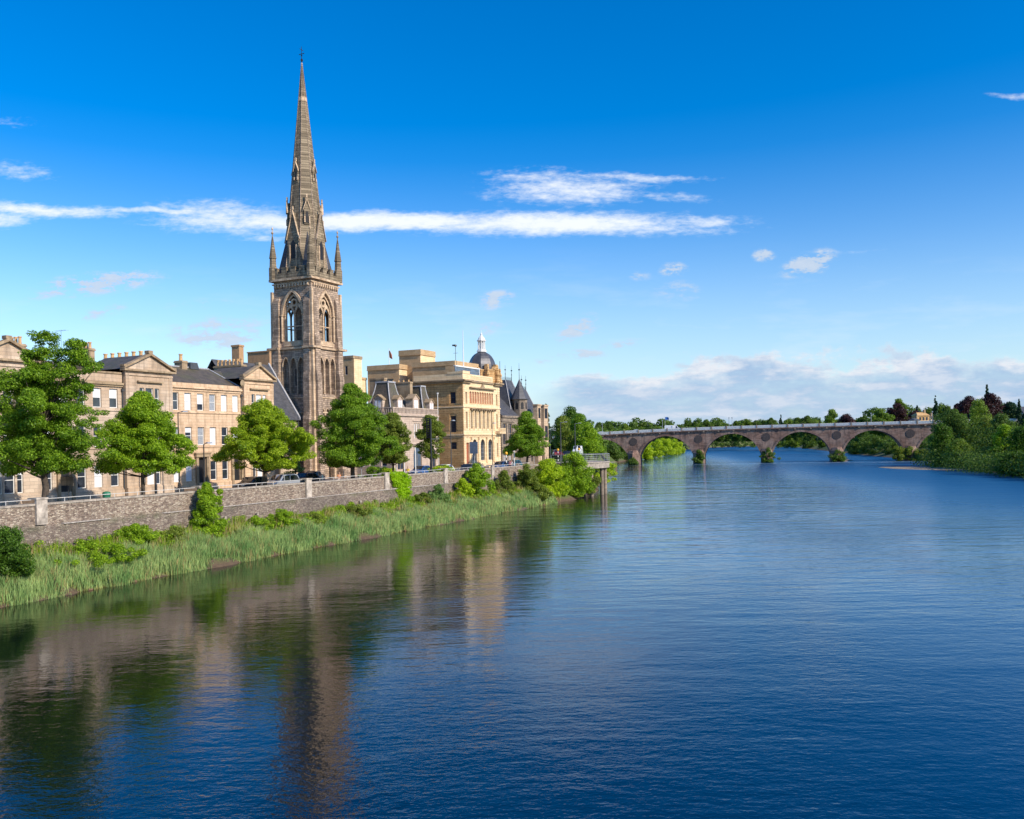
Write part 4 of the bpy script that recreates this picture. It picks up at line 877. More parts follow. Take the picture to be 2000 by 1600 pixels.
m = M(); m.add([(51.5, 15.6, 14.7), (57.5, 15.6, 14.7), (57.5, 18, 17.6), (51.5, 18, 17.6), (51.5, 21, 14.7), (57.5, 21, 14.7)], [(0, 1, 2, 3), (3, 2, 5, 4)]); m.put('roof', MT['slate'], MH)
def dormer(B_, fr, c, z0, z1, w, dep=1.3, sw=.28, n=2, stone='mansion', par=MH):
    m = M(fr); m.ext([(c - w, z0), (c + w, z0), (c + w, z1), (c, z1 + w * .75), (c - w, z1)], lambda a, b: (a, .05, b), lambda a, b: (a, -dep, b)); o = m.put('dormer', MT[stone], B_)
    m = M(fr)
    for sg in (-1, 1): m.ext([(c + sg * (w + .15), z1 - .08), (c, z1 + w * .75), (c, z1 + w * .75 + .16), (c + sg * (w + .15), z1 + .1)], lambda a, b: (a, -dep, b), lambda a, b: (a, .18 + .002 * sg, b))
    m.put('dormer_coping', MT['trim'], o)
    m = M(fr)
    for i in range(n): x = c + (i - (n - 1) / 2) * sw * 2.2; m.box(x - sw * .8, x + sw * .8, .053, .075, z0 + .3, z1 - .15)
    m.put('dormer_window', MT['blind'], o)
dormer(MH, E_(15.25), 49.6, 15.0, 17.0, .75); dormer(MH, E_(15.25), 54.4, 15.0, 17.2, .95); dormer(MH, E_(15.25), 59.4, 15.0, 16.8, .7)
dormer(MH, S_(sA + .25), 17.8, 14.9, 17.0, .9)
chimney(MH, 52.2, 53.0, 19.8, 22.6, 14, 20.8, 0, 'trim'); chimney(MH, 56.6, 57.4, 17.6, 22.6, 14, 20.3, 5, 'trim', h=.35)
pipe(MH, 61.25, 15.05, 6, 18.3, 'white')

# ------------------------------------------------------------------ golden corner building with the dome
GH = root('domed_corner_building', (75.5, 14, Z0), 'golden classical corner building with channelled stone, three tall arches and a dark dome', 'building')
g0, g1, gt = 68.4, 83.2, 14.0; fr = E_(gt)
arcs = [(a_, a_ + 1.75, 6.7, 10.6, 'round', 9.5) for a_ in (71.7, 74.9, 78.0)]
mids = [(71.15 + i * 1.62, 71.15 + i * 1.62 + .75, 12.5, 15.7) for i in range(6)]
tops = [(70.9 + i * .97, 70.9 + i * .97 + .72, 17.0, 19.2, 'round', 18.9) for i in range(10)]
side = [(69.3, 70.0, 12.5, 15.5), (69.3, 70.0, 16.9, 19.0), (81.6, 82.2, 12.5, 15.3), (81.6, 82.2, 16.9, 19.0), (81.6, 82.2, 7.2, 9.8), (69.3, 70.5, Z0, 10.0)]
m = M(fr); wall_open(m, g0, g1, Z0 - .2, 20.9, arcs + mids + tops + side, .35); m.put('wall', MT['cream'], GH)
for o_ in arcs: window(GH, fr, *o_[:4], rev=.33, pane='glass', arch=('round', o_[5]), style='grid', mull=2, fm='grey', sill=None)
for o_ in mids: window(GH, fr, *o_, rev=.33, pane='curtain', style='sash', fm='trim', sill=None)
for o_ in side[:2] + side[2:5]: window(GH, fr, *o_, rev=.33, pane='curtain', fm='ochre', sill=None)
m = M(fr); m.box(69.3, 70.5, -.33, -.28, Z0, 10.0); m.put('door', MT['reddoor'], GH)
m = M(fr)
for o_ in tops: m.quad((o_[0], -.3, o_[2]), (o_[1], -.3, o_[2]), (o_[1], -.3, o_[3]), (o_[0], -.3, o_[3]))
m.put('terracotta_panels', MT['orange'], GH)
ops = [(15.5, 16.6, 11.9, 14.8), (15.5, 16.6, 17.0, 19.0), (15.5, 16.6, 8.9, 10.1)]
m = M(S_(g0)); wall_open(m, gt, 24, Z0 - .2, 20.9, ops, .3); m.put('wall', MT['ochre'], GH)
for o_ in ops: window(GH, S_(g0), *o_, rev=.28, pane='glass', fm='dgrey', sill=None)
m = M(S_(g0))     # channelled rustication
for z in [5.6 + .42 * i for i in range(36)]:
    if 11.2 < z < 11.9 or 16.2 < z < 16.7: continue
    segs = [(gt + .02, 24)]
    for o_ in ops:
        if o_[2] - .2 < z < o_[3] + .05: segs = [(gt + .02, o_[0] - .15), (o_[1] + .15, 24)]
    for a_, b_ in segs: m.box(a_, b_, .003, .075, z, z + .33)
m.put('rustication', MT['ochre'], GH)
m = M(fr)
for z in [5.6 + .42 * i for i in range(36)]:
    if 11.0 < z < 12.0 or 16.0 < z < 16.7 or z > 20: continue
    for a_, b_ in ((g0 + .02, 69.2), (82.3, g1 - .02)): m.box(a_, b_, .003, .06, z, z + .34)
m.put('quoins', MT['cream'], GH)
m = M(); m.box(g0 + .4, g1, gt + .4, 32, Z0, 20.8); m.put('body', MT['ochre'], GH)
def corn(z, h_, p, name='cornice', mm='ochre'):
    m = M(); m.box(g0 - p, g1 + p, gt - p, 24, z, z + h_); return m.put(name, MT[mm], GH)
corn(11.3, .28, .22, mm='cream'); corn(16.25, .2, .14, mm='cream'); corn(11.0, .14, .12, mm='cream')
m = M(); m.box(g0 - .75, 71.2, gt - .75, 24, 20.903, 21.15); m.box(g0 - .45, 71.0, gt - .45, 24, 20.6, 20.9); m.box(80.4, g1 + .7, gt - .7, 24, 20.903, 21.15); m.box(80.6, g1 + .45, gt - .45, 24, 20.6, 20.9); m.box(71.203, 80.397, gt - .3, 24, 20.8, 21.0); m.put('main_cornice', MT['trim'], GH)
m = M(fr); m.box(70.7, 80.7, .003, .5, 19.75, 19.95)
m.ext([(75.0, 19.95), (76.4, 19.95), (75.7, 20.6)], lambda a, b: (a, .003, b), lambda a, b: (a, .4, b)); m.put('window_hood', MT['trim'], GH)
m = M(fr); m.box(70.8, 80.8, .003, .55, 16.0, 16.13)
for i in range(11): m.box(70.9 + i * .95, 71.15 + i * .95, .003, .5, 15.75, 15.997)
m.put('balcony_brackets', MT['trim'], GH)
m = M(fr)
for a_ in (71.1, 74.0, 77.25, 80.3):
    for z0, z1, d_ in ((Z0, 6.4, .3), (6.403, 10.6, .18), (10.603, 10.95, .34)): m.box(a_ - .22, a_ + .22, .003, d_, z0, z1)
for i in range(7): a_ = 70.75 + i * 1.62; m.box(a_ - .14, a_ + .14, .003, .14, 12.3, 15.72)
for i in range(9): a_ = 71.745 + i * .97; m.box(a_ - .07, a_ + .07, .003, .08, 16.9, 19.2)
m.box(70.9, 80.7, .003, .25, Z0, 6.2); m.put('pilasters', MT['cream'], GH)
m = M(); m.box(g0 - .05, 80.3, gt - .05, gt + .3, 21.15, 22.2); m.box(g0 - .05, g0 + .3, gt + .303, 24, 21.15, 22.2); m.box(g0 - .12, 71.0, gt - .12, gt + .38, 22.203, 22.7); m.box(g0 - .12, g0 + .36, gt + .383, 17, 22.203, 22.6)
for k in range(24): m.box(71.4 + k * .37, 71.55 + k * .37, gt - .1, gt - .053, 21.3, 22.0)
m.put('parapet', MT['cream'], GH)
m = M(fr)      # small balcony over the right-hand bay
m.box(81.0, g1 + .5, .003, 1.0, 11.6, 11.8); m.box(81.0, g1 + .5, .85, 1.0, 12.5, 12.62)
for k in range(8): m.box(81.1 + k * .33, 81.25 + k * .33, .86, .98, 11.803, 12.497)
m.put('balcony', MT['cream'], GH)
# glazed roof storey behind the parapet
ga, gb, gq, za, zb = S(888, 712, 16.2), 79.2, 16.2, 21.1, 23.65
m = M(E_(gq)); m.box(ga, gb, -.3, .2, zb, zb + .22); m.box(gb - .18, gb, 0, .14, za, zb - .003); m.put('glazing_frame', MT['white'], GH)
m = M(E_(gq))
for k in range(int((gb - ga) / .36)): a_ = ga + k * .36; m.box(a_, a_ + .05, .07, .11, za, zb - .003)
for z in (22.2, 22.95): m.box(ga, gb - .2, .111, .13, z, z + .05)
m.put('glazing_bars', MT['grey'], GH)
m = M(E_(gq)); m.box(ga, gb - .2, .0, .05, za, zb - .004); m.put('glazing', MT['glassb'], GH)
m = M(); m.box(ga, gb, gq + .06, 18.1, za, zb + .1); m.put('attic', MT['block'], GH)
m = M(); m.box(83.2, 85.7, 15.6, 30, Z0, 20.9); m.put('rear_wing', MT['ochre'], GH)
# turret under the dome, on the far river corner
dy = 18.6; dx = S(941, 700, dy)
m = M(); m.ring(dx, dy, [(3.1, 20.9), (3.1, 23.6), (3.25, 23.7), (3.25, 23.95), (2.9, 24.0)], 8, math.pi / 8)
for a_ in range(8):
    x, y = dx + 2.95 * math.cos(a_ * math.pi / 4), dy + 2.95 * math.sin(a_ * math.pi / 4); m.box(x - .35, x + .35, y - .35, y + .35, 20.9, 25.0, .03)
m.put('turret_drum', MT['ochre'], GH)
prof = [(2.75 * math.cos(math.asin(min(1, f))) ** .85 if f < 1 else .55, 24.0 + 3.6 * f) for f in (0, .15, .3, .45, .6, .75, .87, .95)] + [(.55, 27.7)]
m = M(); m.ring(dx, dy, prof, 8, math.pi / 8); DO = m.put('dome', MT['dome'], GH)
m = M(); z = 27.6
m.ring(dx, dy, [(.95, z), (.95, z + .3), (.8, z + .35), (.8, z + .5)], 8, math.pi / 8)
for i in range(8): a_ = math.pi / 8 + i * math.pi / 4; m.ring(dx + .62 * math.cos(a_), dy + .62 * math.sin(a_), [(.11, z + .5), (.09, z + 2.0), (.13, z + 2.1)], 6)
m.ring(dx, dy, [(.85, z + 2.1), (.9, z + 2.3), (.72, z + 2.4), (.6, z + 2.75), (.3, z + 3.1), (.16, z + 3.3), (.2, z + 3.5), (.05, z + 3.8), (.02, z + 4.3)], 8, math.pi / 8); m.ring(dx, dy, [(.3, z + .5), (.3, z + 2.1)], 8)
m.put('lantern', MT['white'], DO)
# scrolls and urn-like dressings on the turret
m = M()
for (a_, b_) in ((-2.6, -2.6), (2.6, -2.6), (-3.4, 0), (0, -3.4)):
    m.ring(dx + a_, dy + b_, [(.35, 21.1), (.5, 21.8), (.26, 22.6), (.45, 23.0), (.2, 23.6), (.24, 24.0), (.05, 24.5)], 8)
m.put('turret_urns', MT['ochre'], GH)
m = M(); m.extx; m.ext([(dy - 1.2, 24.0), (dy + 1.2, 24.0), (dy, 24.9)], lambda a, b: (dx - 3.2, a, b), lambda a, b: (dx - 2.2, a, b)); m.ext([(dx - 1.2, 24.0), (dx + 1.2, 24.0), (dx, 24.9)], lambda a, b: (a, dy - 3.2, b), lambda a, b: (a, dy - 2.2, b)); m.put('turret_pediments', MT['ochre'], GH)

# ------------------------------------------------------------------ dark gothic building
DG = root('gothic_house', (95, 14, Z0), 'dark grey-brown gothic building with a pointed turret and iron-crested slate roofs', 'building')
f0, f1 = 84.2, 105.5; fr = E_(14.2)
ops = [(84.8, 86.6, 9.4, 13.6), (87.4, 89.2, 9.4, 13.6), (84.9, 86.3, 5.8, 8.4), (87.3, 88.8, 5.8, 8.4)] + [(a_, a_ + .9, 9.6, 13.4) for a_ in (95.5, 98.2, 101, 103.4)] + [(a_, a_ + .9, 5.8, 8.6) for a_ in (95.5, 98.2, 101, 103.4)]
m = M(fr); wall_open(m, f0, f1, Z0 - .2, 15.0, ops, .3); m.quad((f0, 0, Z0), (f0, 0, 15), (f0, -12, 15), (f0, -12, Z0)); m.put('wall', MT['gothic'], DG)
for i, o_ in enumerate(ops): window(DG, fr, *o_, rev=.28, pane='glass' if i not in (2, 3) else 'curtain', mull=1, fm='gothic' if i > 3 else 'dress', style='sash', sill=None)
m = M(fr); m.box(f0, f1, .003, .15, 8.8, 9.05); m.box(f0, f1, .003, .25, 14.7, 15.1); m.box(f0, 90, .003, .2, 13.9, 14.1); m.put('string_course', MT['gothic'], DG)
m = M(); m.box(f0 + .3, f1, 14.5, 27, Z0, 14.9); m.put('body', MT['gothic'], DG)
def steep(a0, a1, b0, b1, z0, z1, ka, kb, crest=True, name='roof'):
    m = M(); m.add([(a0, b0, z0), (a1, b0, z0), (a1, b1, z0), (a0, b1, z0), (a0 + ka, b0 + kb, z1), (a1 - ka, b0 + kb, z1), (a1 - ka, b1 - kb, z1), (a0 + ka, b1 - kb, z1)], [(0, 1, 5, 4), (1, 2, 6, 5), (2, 3, 7, 6), (3, 0, 4, 7), (4, 5, 6, 7)]); r_ = m.put(name, MT['slateb'], DG)
    m = M()
    for p, q_ in ((0, 4), (1, 5), (2, 6), (3, 7)): pass
    vs = [(a0, b0, z0), (a1, b0, z0), (a0 + ka, b0 + kb, z1), (a1 - ka, b0 + kb, z1)]; m.tube([vs[0], vs[2]], .08, 5); m.tube([vs[1], vs[3]], .08, 5); m.put('lead_hips', MT['lead'], r_)
    if crest:
        m = M(); n_ = 12
        for i in range(n_ + 1):
            for y in (b0 + kb, b1 - kb): x = a0 + ka + (a1 - a0 - 2 * ka) * i / n_; m.tube([(x, y, z1), (x, y, z1 + .7)], [.03, .01], 4)
            y = b0 + kb + (b1 - b0 - 2 * kb) * i / n_; m.tube([(a0 + ka, y, z1), (a0 + ka, y, z1 + .7)], [.03, .01], 4)
        m.tube([(a0 + ka, b0 + kb, z1 + .4), (a1 - ka, b0 + kb, z1 + .4)], .02, 4); m.tube([(a0 + ka, b0 + kb, z1 + .4), (a0 + ka, b1 - kb, z1 + .4)], .02, 4)
        m.put('iron_cresting', MT['black'], r_)
        for x, y in ((a0 + ka, b0 + kb), (a1 - ka, b0 + kb)):
            m = M(); m.tube([(x, y, z1), (x, y, z1 + 3.0)], [.07, .02], 5); m.ring(x, y, [(.02, z1 + 1.9), (.22, z1 + 2.05), (.02, z1 + 2.2)], 6); m.ring(x, y, [(.02, z1 + 1.1), (.14, z1 + 1.2), (.02, z1 + 1.3)], 6); m.put('finial', MT['black'], r_)
m = M(); m.add([(f0, 14.0, 15.1), (92, 14.0, 15.1), (92, 18.4, 19.3), (f0, 18.4, 19.3), (f0, 23, 15.1), (92, 23, 15.1)], [(0, 1, 2, 3), (3, 2, 5, 4), (0, 3, 4)]); m.put('roof', MT['slateb'], DG)
m = M(); m.tube([(f0, 18.4, 19.35), (92, 18.4, 19.35)], .09, 5); m.put('ridge', MT['lead'], DG)
chimney(DG, 86.2, 89.6, 18.5, 19.4, 18, 21.1, 6, 'trim', 's', .5)
steep(91.0, 99.2, 15.0, 22.5, 14.9, 22.6, 2.6, 2.6); steep(99.0, 105.4, 15.0, 22.0, 14.9, 21.0, 2.1, 2.4)
tx, ty = 93.6, 14.5
m = M(); m.ring(tx, ty, [(1.45, Z0), (1.45, 15.0), (1.6, 15.2), (1.5, 15.4), (1.5, 18.3), (1.65, 18.5)], 8, math.pi / 8); TU = m.put('turret', MT['gothic'], DG)
m = M(); m.ring(tx, ty, [(1.85, 18.5), (.95, 20.5), (.05, 22.6)], 8, math.pi / 8); m.put('turret_roof', MT['slateb'], TU)
m = M()
for i in range(8):
    a_ = i * math.pi / 4; x, y = tx + 1.40 * math.cos(a_), ty + 1.40 * math.sin(a_); u_, v_ = -math.sin(a_), math.cos(a_)
    m.add([(x - u_ * .3, y - v_ * .3, 16.5), (x + u_ * .3, y + v_ * .3, 16.5), (x + u_ * .3, y + v_ * .3, 17.6), (x, y, 18.0), (x - u_ * .3, y - v_ * .3, 17.6)], [(0, 1, 2, 3, 4)])
m.put('turret_window', MT['dark'], TU)
m = M(); m.tube([(tx, ty, 22.4), (tx, ty, 25.8)], [.06, .02], 5); m.ring(tx, ty, [(.02, 24.3), (.2, 24.5), (.02, 24.7)], 6); m.put('finial', MT['black'], TU)
for a_, b_ in ((99.6, 101.4), (103.0, 105.2)):
    m = M(); m.box(a_, b_, 13.2, 14.2, Z0, 17.4); m.box(a_ - .12, b_ + .12, 13.08, 14.3, 17.403, 17.7); bo = m.put('bay', MT['dress'], DG)
    m = M(); m.box(a_ + .35, b_ - .35, 13.17, 13.196, 14.8, 16.9); m.box(a_ + .35, b_ - .35, 13.17, 13.196, 10.2, 13.2); m.put('bay_window', MT['dark'], bo)
# ------------------------------------------------------------------ arched bridge
BA, BU, BV = Vector((48.9, 359, 0)), Vector((24.8, -6.97, 0)), None
blen = BU.length; BU = BU.normalized(); BV = Vector((-BU.y, BU.x, 0))        # along the bridge; away from the camera
def bf(a, d, z): p = BA + BU * a + BV * d; return (p.x, p.y, z)
MT['roundel'] = plain('roundel_dark_stone', (.065, .052, .05), .9, .4, 3)
MT['panel'] = plain('pale_iron_panel', (.58, .60, .60), .6, .12, 2)
BR = root('arched_bridge', tuple(BA), 'long red sandstone bridge with round-backed arches, dark spandrel roundels and a pale iron parapet', 'bridge', street=False)
WID = 9.0
def deck(a): # crest line of the masonry
    x = a / blen; return 10.55 + 2.75 * (1 - math.exp(-max(0, x + 1.3) / 1.5)) - 2.0 * math.exp(-(x + 1.3) / .9) * 0 + .12 * x * 0
NP = 7
sp0, pr = 3.3, 2.2
m = M(bf); m2 = M(bf)
ends = [-1.0 - i * 0 for i in range(1)]
aL, aR = -2.6 * blen, 7.2 * blen
cuts = [aL]
vo = []
arcs_ = []
for i in range(-2, NP):   # arch between pier i and i+1
    a0, a1 = i * blen + pr, (i + 1) * blen - pr; cr_ = min(deck((a0 + a1) / 2) - 1.45, 11.6)
    if i == -2 or i >= 6: cr_ -= .6
    arcs_.append((a0, a1, cr_))
def arcpts(a0, a1, cr_, n=22):
    c = (a1 - a0) / 2; h = cr_ - sp0; r = (c * c + h * h) / (2 * h); mid = (a0 + a1) / 2; zc = cr_ - r; t0 = math.asin(min(1, c / r)); out = []
    for k in range(n + 1): t = -t0 + 2 * t0 * k / n; out.append((mid + r * math.sin(t), zc + r * math.cos(t)))
    return out
prev = aL
for a0, a1, cr_ in arcs_:
    for d in (0, WID): m.quad((prev, d, -2), (a0, d, -2), (a0, d, deck(a0)), (prev, d, deck(prev)))
    m.quad((a0, 0, -2), (a0, WID, -2), (a0, WID, sp0), (a0, 0, sp0)); m.quad((a1, 0, -2), (a1, WID, -2), (a1, WID, sp0), (a1, 0, sp0))
    ap = arcpts(a0, a1, cr_)
    for (x, z), (x2, z2) in zip(ap, ap[1:]):
        for d in (0, WID): m.quad((x, d, z), (x2, d, z2), (x2, d, deck(x2)), (x, d, deck(x)))
        m.quad((x, 0, z), (x2, 0, z2), (x2, WID, z2), (x, WID, z))
    prev = a1
for d in (0, WID): m.quad((prev, d, -2), (aR, d, -2), (aR, d, deck(aR)), (prev, d, deck(prev)))
for k in range(60):
    x, x2 = aL + (aR - aL) * k / 60, aL + (aR - aL) * (k + 1) / 60; m.quad((x, 0, deck(x) - .01), (x2, 0, deck(x2) - .01), (x2, WID, deck(x2) - .01), (x, WID, deck(x) - .01))
m.put('masonry', MT['bridge'], BR)
for a0, a1, cr_ in arcs_:      # voussoir rings standing proud
    m = M(bf)
    ap = arcpts(a0, a1, cr_); ou = arcpts(a0 - .75, a1 + .75, cr_ + .72); 
    for k in range(len(ap) - 1):
        m.ext([ap[k], ap[k + 1], ou[k + 1], ou[k]], lambda x, z: (x, -.16, z), lambda x, z: (x, -.003, z))
    m.put('arch_ring', MT['bridge'], BR)
for i in range(-1, NP):   # cutwaters
    c = i * blen; m = M(bf)
    m.ext([(c - pr, -.003), (c - pr, -.6), (c, -3.2), (c + pr, -.6), (c + pr, -.003)], lambda a, b: (a, b, -2), lambda a, b: (a, b, 4.2)); m.ext([(c - pr, -.003), (c - pr, -.6), (c, -3.2), (c + pr, -.6), (c + pr, -.003)], lambda a, b: (a, b, 4.2), lambda a, b: (c + (a - c) * .75, b * .35, 5.4))
    m.put('cutwater', MT['bridge'], BR)
for i in range(-1, NP):
    c = i * blen; m = M(bf); zc = deck(c) - 3.1; r_ = 1.55; pts = [(c + r_ * math.cos(k * math.pi / 12), zc + r_ * math.sin(k * math.pi / 12)) for k in range(24)]
    m.ext(pts, lambda x, z: (x, -.12, z), lambda x, z: (x, -.003, z)); m.put('roundel', MT['roundel'], BR)
NSEG = 44; m = M(bf); mp = M(bf); pl = M(bf); mr = M(bf)
for k in range(NSEG):
    x, x2 = aL + (aR - aL) * k / NSEG, aL + (aR - aL) * (k + 1) / NSEG; z, z2 = deck(x), deck(x2)
    for d0_, d1_ in ((-.55, .1), (WID - .1, WID + .5)): m.add([(x, d0_, z), (x2, d0_, z2), (x2, d1_, z2), (x, d1_, z), (x, d0_, z + .38), (x2, d0_, z2 + .38), (x2, d1_, z2 + .38), (x, d1_, z + .38)], [(0, 3, 2, 1), (4, 5, 6, 7), (0, 1, 5, 4), (2, 3, 7, 6)])
    for d in (-.35, WID + .3):
        mp.add([(x + .5, d, z + .5), (x2, d, z2 + .5), (x2, d + .06, z2 + .5), (x + .5, d + .06, z + .5), (x + .5, d, z + 1.32), (x2, d, z2 + 1.32), (x2, d + .06, z2 + 1.32), (x + .5, d + .06, z + 1.32)], [(0, 3, 2, 1), (4, 5, 6, 7), (0, 1, 5, 4), (2, 3, 7, 6)])
        mr.tube([(x + .5, d + .03, z + 1.4), (x2, d + .03, z2 + 1.4)], .08, 5)
        for q_ in range(20):
            xx = x + .5 + (x2 - x - .5) * (q_ + .5) / 20; zz = z + (z2 - z) * (q_ + .5) / 20; mr.box(xx - .035, xx + .035, d - .05, d - .003, zz + .5, zz + 1.32)
        pl.box(x - .02, x + .47, d - .2, d + .3, z + .385, z + 1.75, .04)
m.put('string_course', MT['bridge'], BR); mr.put('iron_balusters', MT['white'], BR); mp.put('parapet_panels', MT['panel'], BR)
for k in range(0, NSEG): pass
pl.put('parapet_piers', MT['gothic'], BR)
m = M(bf)
for k in range(NSEG):   # little corbel brackets under the string course
    for q_ in (0,): x = aL + (aR - aL) * k / NSEG + 3; m.box(x - .3, x + .3, -.5, -.003, deck(x) - .5, deck(x) - .003)
m.put('corbels', MT['gothic'], BR)
def bridge_lamp(a, lab):
    o = root('street_lamp', bf(a, .3, deck(a) + .4), lab, 'street lamp', 'lamps on the bridge', street=False)
    m = M(bf); m.ring(a, .3, [(.16, deck(a) + .4), (.1, deck(a) + 1.5), (.07, deck(a) + 4.6)], 8); m.put('post', MT['grey'], o)
    m = M(bf); m.box(a - .25, a + .25, .1, .5, deck(a) + 4.6, deck(a) + 5.0, .08); m.put('lantern', MT['grey'], o)
def ba(px, py=835): # bridge station seen at picture column px
    A_, _ = unp(px, py); return (A_ * BA.y - BA.x) / (BU.x - A_ * BU.y)
for px, lab in ((1176, 'lamp on the bridge parapet at its left end beside the trees'), (1294, 'lamp on the bridge above the left flank of the green-bank arch'), (1424, 'grey lamp on the middle of the bridge, left one of a close pair'), (1430, 'grey lamp on the middle of the bridge, right one of a close pair'), (1702, 'lamp on the bridge before the copper beeches'), (1822, 'lamp on the bridge where it meets the right-hand trees')):
    bridge_lamp(ba(px), lab)

# ------------------------------------------------------------------ vehicles
def car(M4, lab, cat='car', body='car_silver', L=4.4, W_=1.78, Hh=1.5, kind='hatch', group=None, name='parked_car'):
    """M4 maps car space (x forward, y left, z up) to the world"""
    loc = M4.translation; o = bpy.data.objects.new(name, None); C.objects.link(o); o.matrix_world = M4; OFF[o.name] = Vector((0, 0, 0)); tag(o, lab, cat, group)
    h = L / 2; bel = Hh * .60
    if kind == 'van': prof = [(-h, .35), (-h, Hh * .95), (-h + .15, Hh), (h - 1.5, Hh), (h - .85, bel + .12), (h - .1, bel - .12), (h, .6), (h, .35)]; cab = [(h - 1.75, bel), (h - 1.72, Hh - .12), (h - 1.5, Hh - .1), (h - .92, bel + .1), (h - .95, bel)]
    elif kind == 'estate': prof = [(-h, .35), (-h, bel), (-h + .28, Hh - .04), (-h + .8, Hh), (h - 1.95, Hh - .02), (h - 1.15, bel), (h - .15, bel - .18), (h, .62), (h, .35)]; cab = [(-h + .16, bel + .02), (-h + .42, Hh - .13), (-h + .8, Hh - .1), (h - 1.98, Hh - .12), (h - 1.32, bel + .02)]
    else: prof = [(-h, .35), (-h, bel - .1), (-h + .25, bel + .05), (-h + .95, Hh - .02), (-h + 1.5, Hh), (h - 2.0, Hh - .03), (h - 1.15, bel), (h - .15, bel - .18), (h, .6), (h, .35)]; cab = [(-h + .5, bel + .03), (-h + 1.02, Hh - .12), (-h + 1.5, Hh - .09), (h - 2.03, Hh - .12), (h - 1.33, bel + .02)]
    w = W_ / 2
    def pr_(z): return w - max(0, z - bel) * .28 - max(0, .5 - z) * .1
    m = M(); n = len(prof); vs = []
    for sg in (-1, 1):
        for x, z in prof: vs.append((x, sg * pr_(z), z))
    # a middle crown so the roof and bonnet are not flat
    for x, z in prof: vs.append((x * 1.012, 0, z + (.05 if z > .5 else 0)))
    fs = [tuple(range(n))[::-1], tuple(range(n, 2 * n))]
    for i in range(n):
        j = (i + 1) % n; fs += [(i, j, 2 * n + j, 2 * n + i), (2 * n + i, 2 * n + j, n + j, n + i)]
    m.add(vs, fs); m.put('body', MT[body], o, bevel=.05)
    gl = M(); nc = len(cab)
    for sg in (-1, 1):
        gl.add([(x, sg * (pr_(z) + .012), z) for x, z in cab], [tuple(range(nc))])
    ws = [(h - 1.22, bel + .05), (h - 1.93, Hh - .06)] if kind != 'van' else [(h - .9, bel + .16), (h - 1.46, Hh - .05)]
    rs = [(-h - .012, bel + .03), (-h + .2, Hh - .12)] if kind == 'estate' else [(-h + .33, bel + .12), (-h + .86, Hh - .06)]
    if kind == 'van': rs = [(-h - .015, bel + .25), (-h - .015, Hh - .2)]
    for (x0, z0), (x1, z1) in (ws, rs): gl.quad((x0 + .012, -pr_(z0) + .12, z0 + .06), (x0 + .012, pr_(z0) - .12, z0 + .06), (x1 + .012, pr_(z1) - .1, z1 + .05), (x1 + .012, -pr_(z1) + .1, z1 + .05))
    gl.put('windows', MT['carglass'], o)
    pb = M()
    for fx in ((.1,) if kind == 'van' else (-.55, .45)):
        for sg in (-1, 1): pb.box(fx - .045, fx + .045, *sorted((sg * (pr_(Hh - .2) + .0), sg * (pr_(bel) + .018))), bel, Hh - .08)
    pb.put('door_pillars', MT[body], o)
    for x in (-h + .85, h - .85):
        for sg in (-1, 1):
            wv = M(); wv.fr = lambda a, b, c, x=x, sg=sg: (x + a, sg * (w - .1) + sg * c, .32 + b); wv.ring(0, 0, [(.28, -.12), (.32, -.09), (.32, .09), (.28, .12)], 14); ww = wv.put('wheel', MT['tyre'], o)
            wv = M(); wv.fr = lambda a, b, c, x=x, sg=sg: (x + a, sg * (w - .1) + sg * c, .32 + b); wv.ring(0, 0, [(.2, .1), (.18, .125), (.05, .13)], 10); wv.put('rim', MT['grey'], ww)
    for sg in (-1, 1):
        hl = M(); hl.box(h - .06, h + .02, *sorted((sg * (w - .12), sg * (w - .5))), bel - .36, bel - .2); hl.put('headlight', MT['white'], o)
        hl = M(); hl.box(-h - .02, -h + .06, *sorted((sg * (w - .1), sg * (w - .36))), bel - .25, bel - .08); hl.put('tail_light', MT['reddoor'], o)
    return o
def on_street(px, t, toward=-1, yaw=0., z=ST_Z - .11):
    s = S(px, 935, t); ang = RZ + (math.pi if toward < 0 else 0) + yaw
    return Matrix.Translation(pw(s, t, z)) @ Matrix.Rotation(ang, 4, 'Z')
car(on_street(492, 8.5), 'dark hatchback with only its roof showing above the parapet, under the yellow-green tree', body='car_dark', group='cars along the quay')
car(on_street(548, 5.4), 'silver estate car with roof rails beside the trunk of the yellow-green tree', body='car_silver', kind='estate', L=4.6, Hh=1.68, group='cars along the quay')
car(on_street(594, 9.6), 'dark car in front of the church porch, next to the silver estate', body='car_dark', group='cars along the quay')
car(on_street(610, 12.4, yaw=.4), 'grey car pulled up close to the church wall', body='car_teal', group='cars along the quay')
car(on_street(822, 9.0), 'bright blue car under the slender young tree', body='car_blue', group='cars along the quay')
car(on_street(914, 5.3), 'black car with pale windscreen before the domed building door', body='car_dark', kind='hatch', group='cars along the quay')
car(on_street(866, 8.2), 'white car low behind the parapet beside the yellow hedge', body='car_white', group='cars along the quay')
car(on_street(978, 6.2), 'dark blue car at the right corner of the domed building', body='car_blue', group='cars along the quay')
car(on_street(1003, 8.2), 'teal car on the road in front of the gothic house', body='car_teal', group='cars along the quay')
def free_car(px, py, y, lab, body, ang, **k): p = Vector(wp(px, py, y)); return car(Matrix.Translation(p) @ Matrix.Rotation(rad(ang), 4, 'Z'), lab, body=body, **k)
free_car(1088, 892, 196, 'dark red car on the road bend right of the gothic house', 'car_red', 95, group='cars on the road beyond the platform')
free_car(1129, 891, 200, 'white van facing the platform under the far street trees', 'car_white', 260, kind='van', L=5.2, Hh=2.3, W_=1.95, cat='van', name='van', group='cars on the road beyond the platform')
free_car(1108, 893, 215, 'black car between the red car and the white van', 'car_dark', 80, group='cars on the road beyond the platform')
